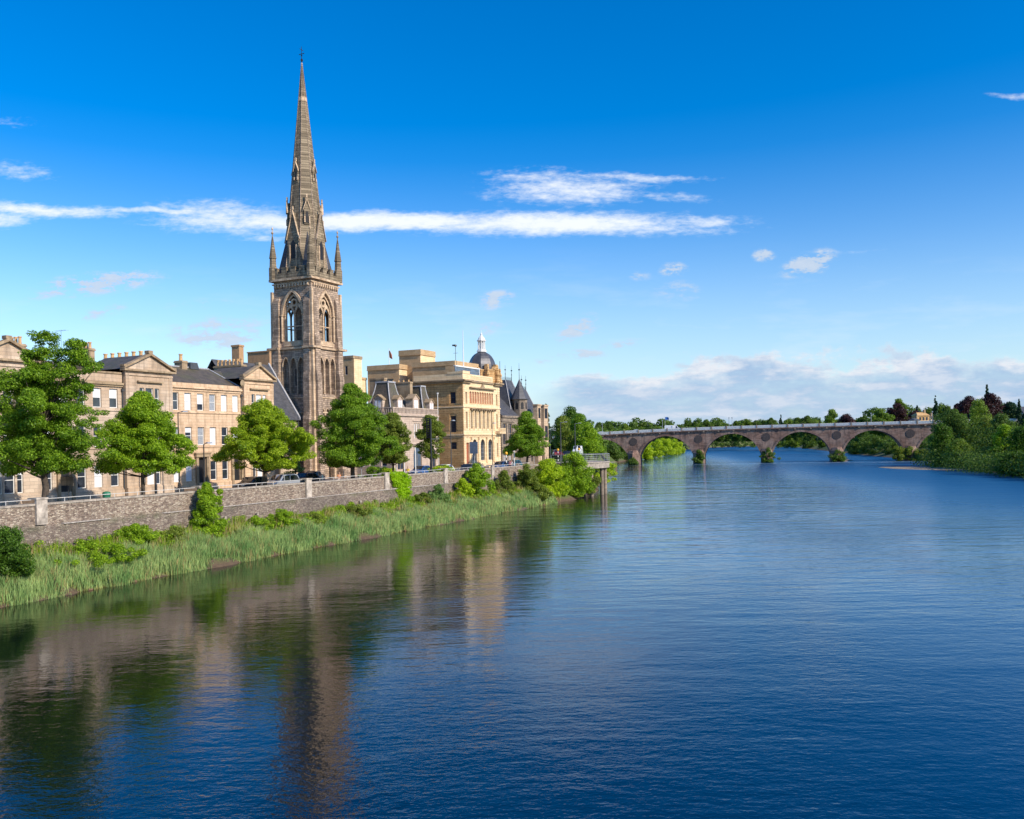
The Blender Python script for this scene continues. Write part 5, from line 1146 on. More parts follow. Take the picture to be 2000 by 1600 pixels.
BANG = math.atan2(BU.y, BU.x)
def bridge_car(px, lab, d=3.2, **k): a = ba(px, 838); p = Vector(bf(a, d, deck(a) + .05)); return car(Matrix.Translation(p) @ Matrix.Rotation(BANG, 4, 'Z'), lab, group='vehicles on the bridge', name=k.pop('name', 'car'), **k)
bridge_car(1174, 'white car at the left end of the bridge', body='car_white', Hh=1.7); bridge_car(1243, 'pale car crossing above the left spandrel roundel', body='car_white', Hh=1.7)
bridge_car(1312, 'white box van crossing the bridge', body='car_white', kind='van', L=6.2, Hh=2.7, W_=2.1, cat='van', name='van')
a = ba(1297, 820); FS = root('flag', bf(a, 4, deck(a)), 'dark blue flag on a thin pole above the bridge', 'flag', street=False)
m = M(bf); m.tube([(a, 4, deck(a)), (a, 4, deck(a) + 6.4)], .06, 5); m.put('pole', MT['grey'], FS); m = M(bf); m.add([(a, 4, deck(a) + 5), (a + .8, 4.15, deck(a) + 5.2), (a + 1.5, 3.9, deck(a) + 5.0), (a + 1.5, 3.9, deck(a) + 6.0), (a + .8, 4.15, deck(a) + 6.3), (a, 4, deck(a) + 6.2)], [(0, 1, 4, 5), (1, 2, 3, 4)]); m.put('cloth', MT['blue'], FS)

# ------------------------------------------------------------------ viewing platform over the river
VP = root('viewing_platform', (86, 0, 0), 'pale concrete platform with curved railing standing on tall posts over the river', 'platform')
def arc_edge(r=0.): return [(77 - r, 1), (77 - r, -2.5), (78.5 - r * .6, -5 - r), (80.5, -6.3 - r), (83, -6.9 - r), (86, -6.8 - r), (87.8, -5.9 - r), (88.8 + r, -4.2), (89.2 + r, 2)]
m = M(); m.extz(arc_edge(), 4.95, 5.9); m.extz(arc_edge(.12), 5.903, 6.1); m.put('deck', MT['coping'], VP)
e_ = arc_edge(.0)
m = M()
for a_, b_ in zip(e_, e_[1:]):
    a_, b_ = Vector((*a_, 0)), Vector((*b_, 0)); n = max(1, int((b_ - a_).length / 1.3))
    for zz in (6.4, 6.75, 7.1): m.tube([(a_.x, a_.y, zz), (b_.x, b_.y, zz)], .025, 4)
    m.tube([(a_.x, a_.y, 7.45), (b_.x, b_.y, 7.45)], .05, 5)
    for i in range(n): p = a_.lerp(b_, i / n); m.tube([(p.x, p.y, 6.1), (p.x, p.y, 7.0), (p.x, p.y, 7.45)], .04, 4)
m.put('railing', MT['grey'], VP)
for s_, t_ in ((84.2, -5.9), (87.1, -5.5), (80.5, -5.2), (82.5, -3)):
    m = M(); m.ring(s_, t_, [(.36, -2.4), (.36, 4.95)], 12); m.put('post', MT['gothic'], VP, smooth=False)
m = M(); m.box(77, 89, .5, 1.6, 2, 4.947); m.put('abutment', MT['concrete'], VP)

# ------------------------------------------------------------------ street furniture
MT['signback'] = plain('sign_back_blue_grey', (.16, .21, .27), .5, .2, 4)
def lamp(px, ytop, t, lab, arm=.9, col='black', y0=930, dbl=False):
    s = S(px, y0, t); zt = Zs(px, ytop, t); o = root('street_lamp', (s, t, ST_Z), lab, 'street lamp', 'street lamps on the quay')
    m = M(); m.ring(s, t, [(.14, ST_Z), (.13, ST_Z + 1.1), (.075, ST_Z + 1.2), (.05, zt)], 8); m.put('post', MT[col], o)
    for sg in ((1, -1) if dbl else (1,)): m = M(); m.tube([(s, t, zt), (s + arm * sg * .6, t, zt + .12), (s + sg * arm, t, zt + .1)], .035, 5); m.put('arm', MT[col], o); m = M(); m.box(s + sg * arm - .35, s + sg * arm + .35, t - .16, t + .16, zt + .06, zt + .2, .05); m.put('lantern', MT['grey'], o)
lamp(350, 806, 10.9, 'tall black lamp in front of the tan terrace, left of its door'); lamp(399, 868, 1.6, 'shorter dark lamp beside the terrace door with a curved head', arm=.7)
lamp(304, 885, 10.9, 'dark lamp post half hidden right of the yellow-green tree trunk'); lamp(882, 823, 2.2, 'grey lamp in front of the tall side window of the domed building', arm=.8, col='dgrey')
lamp(963, 828, 3.0, 'dark lamp in front of the right bay of the domed building', arm=.8)
for px, yt, yd, lab in ((1070, 838, 190, 'thin grey lamp behind the tree by the gothic house, left of a pair'), (1075, 842, 205, 'thin grey lamp behind the tree by the gothic house, right of a pair'), (1096, 826, 185, 'tall grey lamp against the dark trees near the platform'), (1124, 828, 195, 'tall grey lamp beside the white van')):
    p = Vector(wp(px, 895, yd)); p.z = 5.4; zt = wp(px, yt, yd)[2]; o = root('street_lamp', tuple(p), lab, 'street lamp', 'lamps on the road bend', street=False)
    m = M(); m.ring(p.x, p.y, [(.13, p.z), (.06, zt)], 8); m.put('post', MT['dgrey'], o); m = M(); m.tube([(p.x, p.y, zt), (p.x + 1, p.y - .2, zt + .15)], .04, 5); m.box(p.x + .8, p.x + 1.4, p.y - .3, p.y, zt + .1, zt + .22); m.put('lantern', MT['grey'], o)
def post(px, t, ytop, lab, name, cat, board=None, bm='dgrey', pm='black', r=.05, y0=930, faces='S'):
    s = S(px, y0, t); zt = Zs(px, ytop, t); o = root(name, (s, t, ST_Z), lab, cat)
    m = M(); m.ring(s, t, [(r, ST_Z), (r, zt)], 8); m.put('post', MT[pm], o)
    if board: w, z0, z1 = board; m = M(); m.box(s - r - .06, s - r - .01, t - w, t + w, z0, z1); m.put('board', MT[bm], o)
    return o
post(133, 3.0, 895, 'dark rectangular sign board on a black post right of the big left tree', 'street_sign', 'sign', (.75, 7.2, 7.9), 'gothic')
post(706, 12.2, 888, 'white notice board beside the trunk of the round dark-green tree', 'notice_board', 'sign', (.55, 6.9, 8.4), 'white', 'grey')
post(927, 3.0, 884, 'blue-grey road sign seen before the left arch of the domed building', 'road_sign', 'sign', (.68, 8.3, 10.1), 'signback', 'grey', .07)
o = post(843, 1.5, 818, 'tall black post with a tall dark openwork banner panel by the slender tree', 'banner_post', 'post', None, r=.13)
s = S(843, 930, 1.5); zt = Zs(843, 818, 1.5); m = M()
m.box(s - .1, s + .1, 1.63, 1.68, zt - 2.6, zt); m.box(s - .1, s + .1, 2.1, 2.15, zt - 2.6, zt)
for k in range(9): z = zt - 2.6 + k * .32; m.box(s - .09, s + .09, 1.681, 2.099, z, z + .16)
m.put('banner_panel', MT['black'], o)
m = M(); m.tube([(s, 1.5, zt - 2.8), (s + .3, .4, zt - 2.75)], .04, 5); m.put('bracket', MT['grey'], o)
post(812, 2.0, 874, 'bare white pole in front of the dark arch, left of the slender tree', 'flag_pole', 'pole', None, pm='white', r=.07)
post(790, 2.2, 900, 'short white post half under the olive-green tree', 'post', 'pole', None, pm='white', r=.06); post(774, 2.4, 903, 'short grey post at the foot of the olive-green tree', 'post', 'pole', None, pm='grey', r=.06)
post(1005, 3.5, 880, 'white pole behind the tree in front of the gothic house', 'post', 'pole', None, pm='white', r=.08)
post(1044, 6, 888, 'blue parking sign right of the tree by the gothic house', 'road_sign', 'sign', (.35, 8.2, 8.9), 'blue', 'grey')
def beacon(p, lab):
    o = root('crossing_beacon', tuple(p), lab, 'beacon', 'striped crossing beacons', street=False)
    for k in range(6): m = M(); m.ring(p.x, p.y, [(.09, p.z + .42 * k), (.09, p.z + .42 * (k + 1) - .003)], 8); m.put('stripe', MT['white' if k % 2 else 'black'], o)
    m = M(); m.ring(p.x, p.y, [(.05, p.z + 2.52), (.2, p.z + 2.62), (.26, p.z + 2.8), (.2, p.z + 3.0), (.05, p.z + 3.08)], 10); m.put('globe', MT['yellow'], o, smooth=True)
beacon(pw(S(989, 905, 3.3), 3.3, ST_Z), 'amber globe crossing beacon just right of the domed building'); 
for px, yd, lab in ((1090, 187, 'amber globe crossing beacon before the red car'), (1131, 192, 'amber globe crossing beacon by the white van')): p = Vector(wp(px, 895, yd)); p.z = 5.3; beacon(p, lab)
def binn(px, t, lab, mm, h=.95):
    s = S(px, 960, t); o = root('litter_bin', (s, t, ST_Z), lab, 'bin', 'bins on the quay'); m = M(); m.ring(s, t, [(.27, ST_Z), (.32, ST_Z + h * .8)], 12); m.put('bin_body', MT[mm], o); m = M(); m.ring(s, t, [(.36, ST_Z + h * .8 + .003), (.3, ST_Z + h), (.1, ST_Z + h + .06)], 12); m.put('lid', MT[mm], o)
binn(98, 2.2, 'dark grey bin beside the trunk of the big left tree', 'dgrey', 1.25); binn(208, 2.0, 'green bin behind the handrail between the two left trees', 'green', 1.2)
def bench(px, t, lab):
    s = S(px, 960, t); o = root('bench', (s, t, ST_Z), lab, 'bench', 'benches facing the river')
    m = M(); m.box(s - .8, s + .8, t - .25, t + .2, ST_Z + .42, ST_Z + .48); m.put('seat', MT['wood'], o)
    m = M(); m.extx([(t + .2, ST_Z + .5), (t + .35, ST_Z + 1.08), (t + .4, ST_Z + 1.07), (t + .25, ST_Z + .49)], s - .8, s + .8); m.put('backrest', MT['wood'], o)
    for x in (s - .75, s + .7):
        m = M(); m.box(x, x + .06, t - .25, t - .18, ST_Z, ST_Z + .7); m.box(x, x + .06, t + .18, t + .24, ST_Z, ST_Z + .7); m.box(x, x + .06, t - .25, t + .2, ST_Z + .703, ST_Z + .75); m.put('arm_frame', MT['black'], o)
bench(68, 1.6, 'dark bench left of the first pale wall pier'); bench(377, 1.6, 'dark bench beside the narrow bush against the wall'); bench(1016, 1.6, 'bench below the tree by the gothic house'); bench(955, 1.6, 'bench near the pale pier in front of the domed building')
# roof-top things
s = S(905, 700, 16.5); o = root('flag_pole', (s, 16.5, 22.2), 'tall white flagpole on the roof corner of the domed building', 'flagpole'); m = M(); m.ring(s, 16.5, [(.12, 21), (.1, 26), (.04, Zs(903, 645, 16.5))], 8); m.put('pole', MT['white'], o)
s = S(890, 700, 22); o = root('weather_vane', (s, 22, 25), 'thin weather vane mast on the flat brown-yellow roof', 'weather vane'); zt = Zs(890, 676, 22); m = M(); m.tube([(s, 22, 24), (s, 22, zt)], .05, 5); m.box(s - .02, s + .02, 21.5, 22.5, zt - 1.4, zt - 1.35); m.put('mast', MT['dgrey'], o)
m = M(); m.ring(s, 22, [(.02, zt - .2), (.3, zt), (.22, zt + .25), (.02, zt + .3)], 7); m.box(s - .03, s + .03, 22.2, 22.7, zt, zt + .3); m.put('vane', MT['black'], o)
s = S(760, 700, 33); o = root('flag', (s, 33, 25.1), 'limp dark and red flag on a white pole above the flat roof', 'flag'); zt = Zs(760, 681, 33); m = M(); m.tube([(s, 33, 24), (s, 33, zt)], .06, 5); m.put('pole', MT['white'], o)
m = M(); m.add([(s, 33, zt - .3), (s - .1, 32.7, zt - .5), (s + .1, 32.4, zt - 1.2), (s, 32.25, zt - 2.1), (s, 32.7, zt - 1.9), (s, 33, zt - 1.6)], [(0, 1, 4, 5), (1, 2, 3, 4)]); m.put('cloth', MT['reddoor'], o)
s = S(976, 700, 15); o = root('weather_vane', (s, 15, 21), 'small finial rod at the right end of the domed building', 'weather vane'); m = M(); m.tube([(s, 15, 20.9), (s, 15, Zs(972, 705, 15))], .05, 5); m.put('rod', MT['dgrey'], o)

# ------------------------------------------------------------------ people on the quay
def cloth(name, c): 
    if name not in MT: MT[name] = plain(name, c, .8, .12)
    return MT[name]
def person(px, t, lab, shirt, trousers, bend=0., face=0., sit=False, h=1.72):
    s = S(px, 930, t); k = h / 1.75; o = root('person', (s, t, ST_Z), lab, 'person'); o.rotation_euler[2] += face
    def skin(name, pts, edges, m_, par=o, sub=2):
        me = bpy.data.meshes.new(name); me.from_pydata([(x * k, y * k, z * k) for x, y, z, r in pts], edges, []); me.materials.append(m_); ob = bpy.data.objects.new(name, me); C.objects.link(ob); ob.parent = par; OFF[ob.name] = OFF[o.name]
        md = ob.modifiers.new('skin', 'SKIN'); md.use_smooth_shade = True; sv = me.skin_vertices[0].data if me.skin_vertices else None
        if sv is None:
            bpy.context.view_layer.objects.active = ob; bpy.ops.mesh.customdata_skin_add(); sv = me.skin_vertices[0].data
        for i, p in enumerate(pts): sv[i].radius = (p[3] * k, p[3] * k * .85); sv[i].use_root = i == 0
        ss = ob.modifiers.new('sub', 'SUBSURF'); ss.levels = ss.render_levels = sub; return ob
    b = bend; hz = .92 if not sit else .5
    top = lambda z, y=0: (y - (z - .92) * math.sin(b), hz + (z - .92) * math.cos(b))
    P = lambda x, z, r, y=0.: (x, top(z, y)[0], top(z, y)[1], r)
    skinm = cloth('skin_tone', (.55, .33, .24))
    pts = [P(0, .92, .13), P(0, 1.15, .125), P(0, 1.38, .12), P(0, 1.48, .055), P(0, 1.56, .075, -.01), P(0, 1.66, .095, -.015), P(0, 1.74, .07), P(.17, 1.40, .062), P(.23, 1.15, .048), P(.22, .93, .036, -.12), P(.22, .84, .03, -.18), P(-.17, 1.40, .062), P(-.24, 1.15, .048), P(-.23, .93, .036, -.1), P(-.22, .84, .03, -.16)]
    ed = [(0, 1), (1, 2), (2, 3), (3, 4), (4, 5), (5, 6), (2, 7), (7, 8), (8, 9), (9, 10), (2, 11), (11, 12), (12, 13), (13, 14)]
    n = len(pts)
    for sg, st in ((1, .12), (-1, -.1)):
        if sit: leg = [(.1 * sg, -.05, .5, .095), (.12 * sg, -.42, .5, .075), (.12 * sg, -.45, .1, .045), (.12 * sg, -.56, .05, .045)]
        else: leg = [(.1 * sg, 0, .85, .095), (.1 * sg, -st * .6, .48, .065), (.11 * sg, st * .7, .09, .042), (.11 * sg, st * .7 - .13, .05, .045)]
        i0 = len(pts); pts += leg; ed += [(0, i0), (i0, i0 + 1), (i0 + 1, i0 + 2), (i0 + 2, i0 + 3)]
    body = skin('body', pts, ed, skinm)
    q_ = lambda p, f: (p[0], p[1], p[2], p[3] * f)
    skin('shirt', [q_(pts[i], 1.13) for i in (0, 1, 2, 7, 8, 11, 12)], [(0, 1), (1, 2), (2, 3), (3, 4), (2, 5), (5, 6)], cloth(*shirt))
    skin('trousers', [q_(pts[0], 1.1)] + [q_(pts[i], 1.14) for i in (15, 16, 17, 19, 20, 21)], [(0, 1), (1, 2), (2, 3), (0, 4), (4, 5), (5, 6)], cloth(*trousers))
    skin('hair', [q_(P(0, 1.67, .1, .012), 1.04), q_(P(0, 1.75, .078, .012), 1.05)], [(0, 1)], cloth('brown_hair', (.09, .05, .03)))
    return o
person(661, 1.15, 'person in an orange top leaning on the handrail right of the tower', ('orange_cloth', (.75, .25, .06)), ('pale_cloth', (.5, .45, .4)), bend=.5, face=-.6)
person(790, 2.6, 'person in dark clothes under the olive-green tree by the white posts', ('navy_cloth', (.03, .04, .10)), ('dark_cloth', (.03, .03, .035)), face=1.2)
person(797, 3.0, 'person in a yellow jacket walking left of the dark arch', ('yellow_cloth', (.75, .55, .05)), ('dark_cloth', (.03, .03, .035)), face=-1.4)
person(996, 2.0, 'person in a pink top walking right of the domed building', ('pink_cloth', (.65, .2, .25)), ('dark_cloth', (.03, .03, .035)), face=1.5)
person(999.5, 2.3, 'person in a pale shirt walking beside the one in pink', ('white_cloth', (.7, .66, .62)), ('blue_cloth', (.08, .12, .22)), face=1.5)
person(933, 1.8, 'person in black by the bushy tree before the domed building', ('black_cloth', (.02, .02, .025)), ('dark_cloth', (.03, .03, .035)), face=.4)

# ------------------------------------------------------------------ street trees
def crown_dims(px0, px1, ytop, t, y0=900):
    c = (px0 + px1) / 2; s = S(c, y0, t); y = OY + s * CU + t * NY; return (px1 - px0) / 2 * y / FPX, Zs(c, ytop, t)
def street_tree(px, t, px0, px1, ytop, ybot, mat_, label, prof, n, leaves, lsize, cr, seed, extra=None, base=None, **k):
    p = tpos(px, 930, t); R, zt = crown_dims(px0, px1, ytop, t); zb = Zs(px, ybot, t); h = zt - ST_Z
    cxp = ((px0 + px1) / 2 - px) * p.y / FPX
    return tree('street_tree', p, h, R, LF[mat_], label, base=(zb - ST_Z) / h, prof=prof, n=n, leaves=leaves, lsize=lsize, cr=cr, seed=seed, lean=(0, 0), group='street trees on the quay', extra=extra, **k)
# the big left tree carries two ragged tops
p = tpos(85, 930, 2.6); px_m = p.y / FPX; rg = np.random.default_rng(3)
def lobes(lst, base_z, n0=10, r0=.5):
    out = []
    for px, py, w, h, n in lst:
        for _ in range(n): out.append(((px - 85 + rg.uniform(-w, w)) * px_m, rg.uniform(-1.0, 1.0), (998 - py + rg.uniform(-h, h)) * px_m, rg.uniform(.3, .6)))
    return out
def px_profile(tab):
    tab = sorted(tab)
    def f(x):
        for (a, b), (c, d) in zip(tab, tab[1:]):
            if x <= c: return b + (d - b) * (x - a) / (c - a)
        return tab[-1][1]
    return f
ex = lobes([(92, 660, 20, 14, 16), (90, 690, 30, 14, 22), (70, 690, 16, 6, 6), (150, 672, 12, 14, 12), (152, 700, 20, 14, 18), (120, 720, 50, 14, 22), (185, 716, 20, 10, 7), (178, 758, 16, 8, 8), (10, 740, 22, 9, 9), (14, 800, 26, 14, 12), (30, 880, 30, 22, 14), (190, 820, 14, 20, 8)], 0)
street_tree(85, 2.6, -6, 192, 712, 920, 'maple', 'big ragged dark green maple at the far left, with two pointed tops above the roofs', px_profile([(0, .62), (.12, 1), (.35, .98), (.5, .82), (.62, .95), (.8, .78), (.93, .66), (1, .45)]), 330, 120000, .155, .70, 11, extra=ex, flat=.6, trunk_r=.26, up=.7)
street_tree(279, 2.6, 178, 380, 764, 918, 'limeb', 'broad pointed yellow-green tree in front of the second pediment', px_profile([(0, .8), (.1, 1), (.3, .86), (.55, .66), (.75, .42), (.9, .22), (1, .05)]), 360, 120000, .15, .64, 12, flat=.6, trunk_r=.18, up=.7)
street_tree(517, 2.8, 430, 612, 780, 912, 'lime', 'yellow-green spreading tree in front of the third pediment and the church nave', px_profile([(0, .7), (.12, 1), (.32, .95), (.55, .78), (.75, .5), (.9, .34), (1, .08)]), 340, 115000, .155, .68, 13, flat=.6, trunk_r=.2, up=.7, extra=None)
street_tree(690, 2.8, 616, 766, 748, 906, 'maple', 'tall rounded deep green tree covering the right foot of the church tower', px_profile([(0, .55), (.1, .95), (.25, 1), (.5, .86), (.7, .62), (.88, .36), (1, .08)]), 360, 120000, .17, .74, 14, flat=.62, trunk_r=.26, up=.6)
street_tree(768, 2.8, 732, 804, 806, 902, 'olive', 'smaller olive-green tree against the mansard house', px_profile([(0, .6), (.15, 1), (.4, .98), (.7, .7), (.9, .4), (1, .15)]), 180, 50000, .16, .64, 15, trunk_r=.13)
street_tree(842, 2.6, 812, 872, 810, 892, 'olive', 'slender open young tree beside the tall black banner post', px_profile([(0, .5), (.2, .95), (.5, 1), (.8, .75), (1, .3)]), 120, 30000, .16, .6, 16, trunk_r=.1)
street_tree(1030, 2.8, 988, 1078, 804, 890, 'maple', 'rounded green tree standing in front of the gothic house', px_profile([(0, .6), (.1, 1), (.3, .95), (.6, .68), (.85, .35), (1, .08)]), 230, 66000, .19, .8, 17, trunk_r=.2)
p = pw(S(577, 930, 13.5), 13.5, ST_Z); tree('small_tree', p, 5.4, 2.1, LF['bluegreen'], 'small thin grey-green tree by the church wall behind the silver estate', base=.3, n=50, leaves=5000, lsize=.18, cr=.5, seed=31, trunk_r=.1)
for px, t, h, R, mm, lab in ((565, 14, 1.6, 1.2, 'limeb', 'low bright shrub at the foot of the nave wall'), (862, 3.6, 1.5, 2.4, 'willow', 'yellow-green clipped hedge in a planter before the domed building'), (735, 11, 1.7, 2.2, 'maple', 'dark shrub behind the round tree'), (760, 8, 1.4, 1.0, 'willow', 'small yellow-green shrub at the foot of the olive tree')):
    tree('shrub', pw(S(px, 930, t), t, ST_Z), h, R, LF[mm], lab, 'shrub', base=.05, prof='hedge', n=40, leaves=3500, lsize=.16, cr=.4, seed=int(px), stem=False)

# ------------------------------------------------------------------ bushes and reeds on the bank
def bank_z(t): return float(np.interp(t, [-6, -5.2, -4.6, -3.6, -2.2, -1, 0], [-.3, .06, .45, .9, 1.7, 2.35, 2.5]))
def bush(px, ybase, px0, px1, ytop, t, mat_, label, prof='oval', n=70, leaves=9000, lsize=.17, cr=.5, seed=1, flat=.75, kind='bush', cat='bush', **k):
    s = S(px, ybase, t); z = bank_z(t); p = pw(s, t, z - .1); h = Zs(px, ytop, t) - z + cr * .25; R = (px1 - px0) / 2 * p.y / FPX * 1.1 + cr * .2; n = int(n * 1.5); leaves = int(leaves * 1.45)
    return tree(kind, p, h, R, LF[mat_], label, cat, base=.03, prof=prof, n=n, leaves=leaves, lsize=lsize, cr=cr, seed=seed, flat=flat, trunk_r=.06, up=.35, **k)
bush(6, 1110, -45, 48, 1030, -3.2, 'dark', 'dark leafy bush at the far left edge of the bank', 'dome', 90, 16000, .14, .5, 41)
bush(30, 1050, 2, 45, 1000, -2.4, 'bluegreen', 'thin airy sprig above the bush at the left edge', 'cone', 12, 900, .12, .3, 42)
bush(265, 1064, 232, 302, 1022, -1.4, 'limeb', 'round yellow-green bush against the wall below the second tree', 'dome', 50, 9000, .12, .35, 43)
bush(342, 1060, 308, 380, 1030, -1.6, 'olive', 'low olive bush left of the narrow conical bush', 'dome', 40, 7000, .12, .35, 44)
bush(405, 1055, 372, 440, 943, -1.3, 'limeb', 'narrow conical bright green bush climbing higher than the wall', px_profile([(0, .9), (.2, 1), (.4, .75), (.6, .55), (.85, .32), (1, .1)]), 90, 17000, .14, .4, 45)
bush(430, 1000, 420, 442, 948, -1.1, 'limeb', 'slim second spire of foliage just right of the conical bush', 'cone', 14, 2400, .12, .25, 46)
bush(552, 1040, 524, 580, 995, -1.8, 'limeb', 'bright weedy bush below the silver estate', 'dome', 36, 5500, .12, .32, 47)
bush(500, 1045, 470, 532, 1008, -1.8, 'limeb', 'weedy bush left of centre at the wall foot', 'dome', 34, 5500, .12, .32, 48)
bush(612, 1028, 588, 640, 1002, -1.8, 'olive', 'low bush with pale flowers below the tower', 'dome', 30, 4500, .12, .32, 49)
bush(690, 1012, 660, 722, 985, -1.8, 'olive', 'low bush just left of the ivy', 'dome', 34, 5000, .13, .35, 50)
bush(180, 1085, 60, 235, 1062, -2.4, 'limeb', 'row of bright nettles at the wall foot between the left bushes', 'dome', 70, 9000, .12, .32, 51)
bush(858, 998, 828, 886, 944, -1.8, 'bluegreen', 'feathery blue-green bush between the ivy and the big bushes', 'cone', 50, 8000, .16, .42, 52)
bush(824, 1000, 808, 846, 960, -1.4, 'olive', 'low yellowish bush right of the ivy', 'dome', 24, 4000, .15, .35, 53)
bush(903, 978, 888, 920, 934, -1.6, 'willow', 'yellow-green bush left of the large rounded bush', 'dome', 36, 6000, .17, .45, 54)
bush(932, 975, 905, 965, 908, -1.8, 'limeb', 'large rounded mid-green bush rising above the parapet', 'dome', 70, 13000, .18, .55, 55)
bush(985, 972, 962, 1006, 916, -1.8, 'olive', 'pointed bush right of the large rounded one', 'cone', 50, 8500, .18, .5, 56)
bush(1029, 972, 1008, 1052, 908, -2.2, 'olive', 'loose olive bush left of the bright willow', 'oval', 60, 9000, .2, .55, 57)
bush(1070, 975, 1040, 1102, 896, -3.4, 'willow', 'bright yellow willow bush leaning over the water', 'dome', 110, 20000, .22, .7, 58)
bush(1122, 968, 1092, 1156, 884, -4.3, 'limeb', 'tall mid-green willow bush left of the platform', 'dome', 100, 17000, .22, .75, 59)
bush(1096, 972, 1080, 1120, 915, -3.6, 'limeb', 'low green bush filling between the two willow bushes', 'dome', 50, 9000, .2, .55, 62)
bush(1048, 985, 1020, 1075, 945, -3.8, 'olive', 'low dark-based bush where the reeds end', 'dome', 50, 9000, .2, .5, 63)
bush(1135, 968, 1110, 1165, 930, -4.0, 'maple', 'low dense bush hanging over the water below the tall willow', 'dome', 50, 9000, .22, .6, 64)
bush(1150, 966, 1130, 1168, 912, -4.6, 'olive', 'smaller bush against the platform posts', 'oval', 40, 6000, .22, .6, 60)
p = pw(98, -1.5, 1.5); tree('bush', p, 4.2, 3, LF['willow'], 'yellow-green bush behind the platform posts', 'bush', base=.02, prof='dome', n=40, leaves=5000, lsize=.25, cr=.7, seed=61, stem=False)
# ivy hanging on the wall
s0, s1 = S(763, 950, -.4), S(802, 950, -.4); rg = np.random.default_rng(8); cs = []
for _ in range(260):
    f = rg.uniform(0, 1); z = 6.3 - f * 4.2; a = s0 + (s1 - s0) * (f * .62) * .9; b = s1 - (s1 - s0) * .03
    cs.append((rg.uniform(a, b), rg.uniform(-.55, -.1), z, rg.uniform(.18, .34)))
for _ in range(40): cs.append((rg.uniform(s0, s1 - .3), rg.uniform(-.2, .7), 6.3 + rg.uniform(-.1, .15), .25))
IV = root('ivy', (0, 0, 0), 'bright yellow-green curtain of ivy hanging down the wall', 'ivy'); child('leaves', quadmesh('leaves', cards(cs, 16000, .15, rg, .9, .1), LF['ivy']), IV)

def reed_mat():
    m_, q = mat('reed_blades'); q.t.nodes.remove(q.b); uv = q.n('ShaderNodeAttribute', attribute_name='h'); rnd = q.n('ShaderNodeNewGeometry').outputs['Random Per Island']
    n = q.noise(q.obj, .5, 4, .6); top = q.mix(q.mapr(q.m('ADD', q.m('MULTIPLY', rnd, .4), q.mapr(n, .35, .65, 0, 1)), .1, 1.3, 0, 1), (.15, .30, .09), (.46, .58, .22)); c = q.mix(q.mapr(uv.outputs['Fac'], .05, .5, 0, 1), q.mix(rnd, (.36, .27, .10), (.52, .50, .15)), top)
    d = q.n('ShaderNodeBsdfDiffuse'); q.link(c, d.inputs[0]); t_ = q.n('ShaderNodeBsdfTranslucent'); q.link(c, t_.inputs[0]); mx = q.n('ShaderNodeMixShader'); mx.inputs[0].default_value = .3; q.link(d.outputs[0], mx.inputs[1]); q.link(t_.outputs[0], mx.inputs[2]); q.link(mx.outputs[0], q.o.inputs[0]); return m_
def reeds(name, n, srange, trange, hr, label, seed, m_, zf=bank_z):
    g_ = np.random.default_rng(seed); nt = n // 9
    # tussocks, thinning towards the far end
    ts = srange[0] + (srange[1] - srange[0]) * g_.uniform(0, 1, nt) ** 1.15; tt = g_.uniform(*trange, nt); tt = tt + .35 * np.sin(ts * .9) + .25 * np.sin(ts * 2.3)
    k = g_.integers(0, nt, n); s = ts[k] + g_.normal(0, .3, n); t = tt[k] + g_.normal(0, .25, n)
    hh = (hr[0] + (hr[1] - hr[0]) * g_.uniform(0, 1, nt))[k] * g_.uniform(.65, 1.1, n) * (1 + .13 * np.sin(s * .9) + .1 * np.sin(s * 2.3 + t))
    z = np.interp(t, [-6.2, -5.2, -4.6, -3.6, -2.2, -1, 0], [-.35, .0, .4, .85, 1.65, 2.3, 2.5]) - .05
    x = OX + s * SU + t * NX; y = OY + s * CU + t * NY
    a = g_.uniform(0, 6.283, n); w = g_.uniform(.009, .019, n) * (1 + np.clip((s + 20) / 90, 0, 1)); la = g_.uniform(0, 6.283, n); ln = hh * g_.uniform(.02, .3, n)
    b = np.stack([x, y, z], 1); wx = np.stack([np.cos(a) * w, np.sin(a) * w, np.zeros(n)], 1)
    mid = b + np.stack([np.cos(la) * ln * .35, np.sin(la) * ln * .35, hh * .6], 1); tip = b + np.stack([np.cos(la) * ln, np.sin(la) * ln, hh * (1 - .25 * ln / hh)], 1)
    v = np.stack([b - wx, b + wx, mid + wx * .9, tip + wx * .1, tip - wx * .1, mid - wx * .9], 1).reshape(-1, 3)
    me = quadmesh(name, v, m_, 6); at = me.attributes.new('h', 'FLOAT', 'POINT'); at.data.foreach_set('value', np.tile(np.array([0, 0, .6, 1, 1, .6], dtype=np.float32), n))
    o = bpy.data.objects.new(name, me); C.objects.link(o); return tag(o, label, 'reeds', None, 'stuff')
RM = reed_mat()
reeds('reeds', 250000, (-44, 64), (-4.9, -2.7), (.65, 1.4), 'blue-green reed bed along the water edge', 21, RM)
LF['straw'] = leaf('straw_stems', (.22, .15, .06), (.50, .40, .18), .2)
reeds('reeds', 30000, (-44, 66), (-5.0, -1.6), (.5, 1.6), 'dead straw-coloured stems standing among the reeds', 25, LF['straw'])
reeds('tall_grass', 50000, (-44, 70), (-3.3, -.6), (.4, 1.2), 'mixed green grass and dock between the reeds and the wall', 26, LF['limeb'])
reeds('reeds', 40000, (-44, 64), (-5.3, -4.4), (.25, .8), 'short tan and green sedge at the waterline', 22, RM)
o = bpy.data.objects.new('undergrowth', None); bpy.data.objects.remove(o)
gv = np.random.default_rng(5); cs = [(*pw(s_, t_, bank_z(t_) + gv.uniform(.1, .95)), gv.uniform(.2, .55)) for s_, t_ in zip(gv.uniform(-44, 76, 560), gv.uniform(-2.9, -.5, 560))]
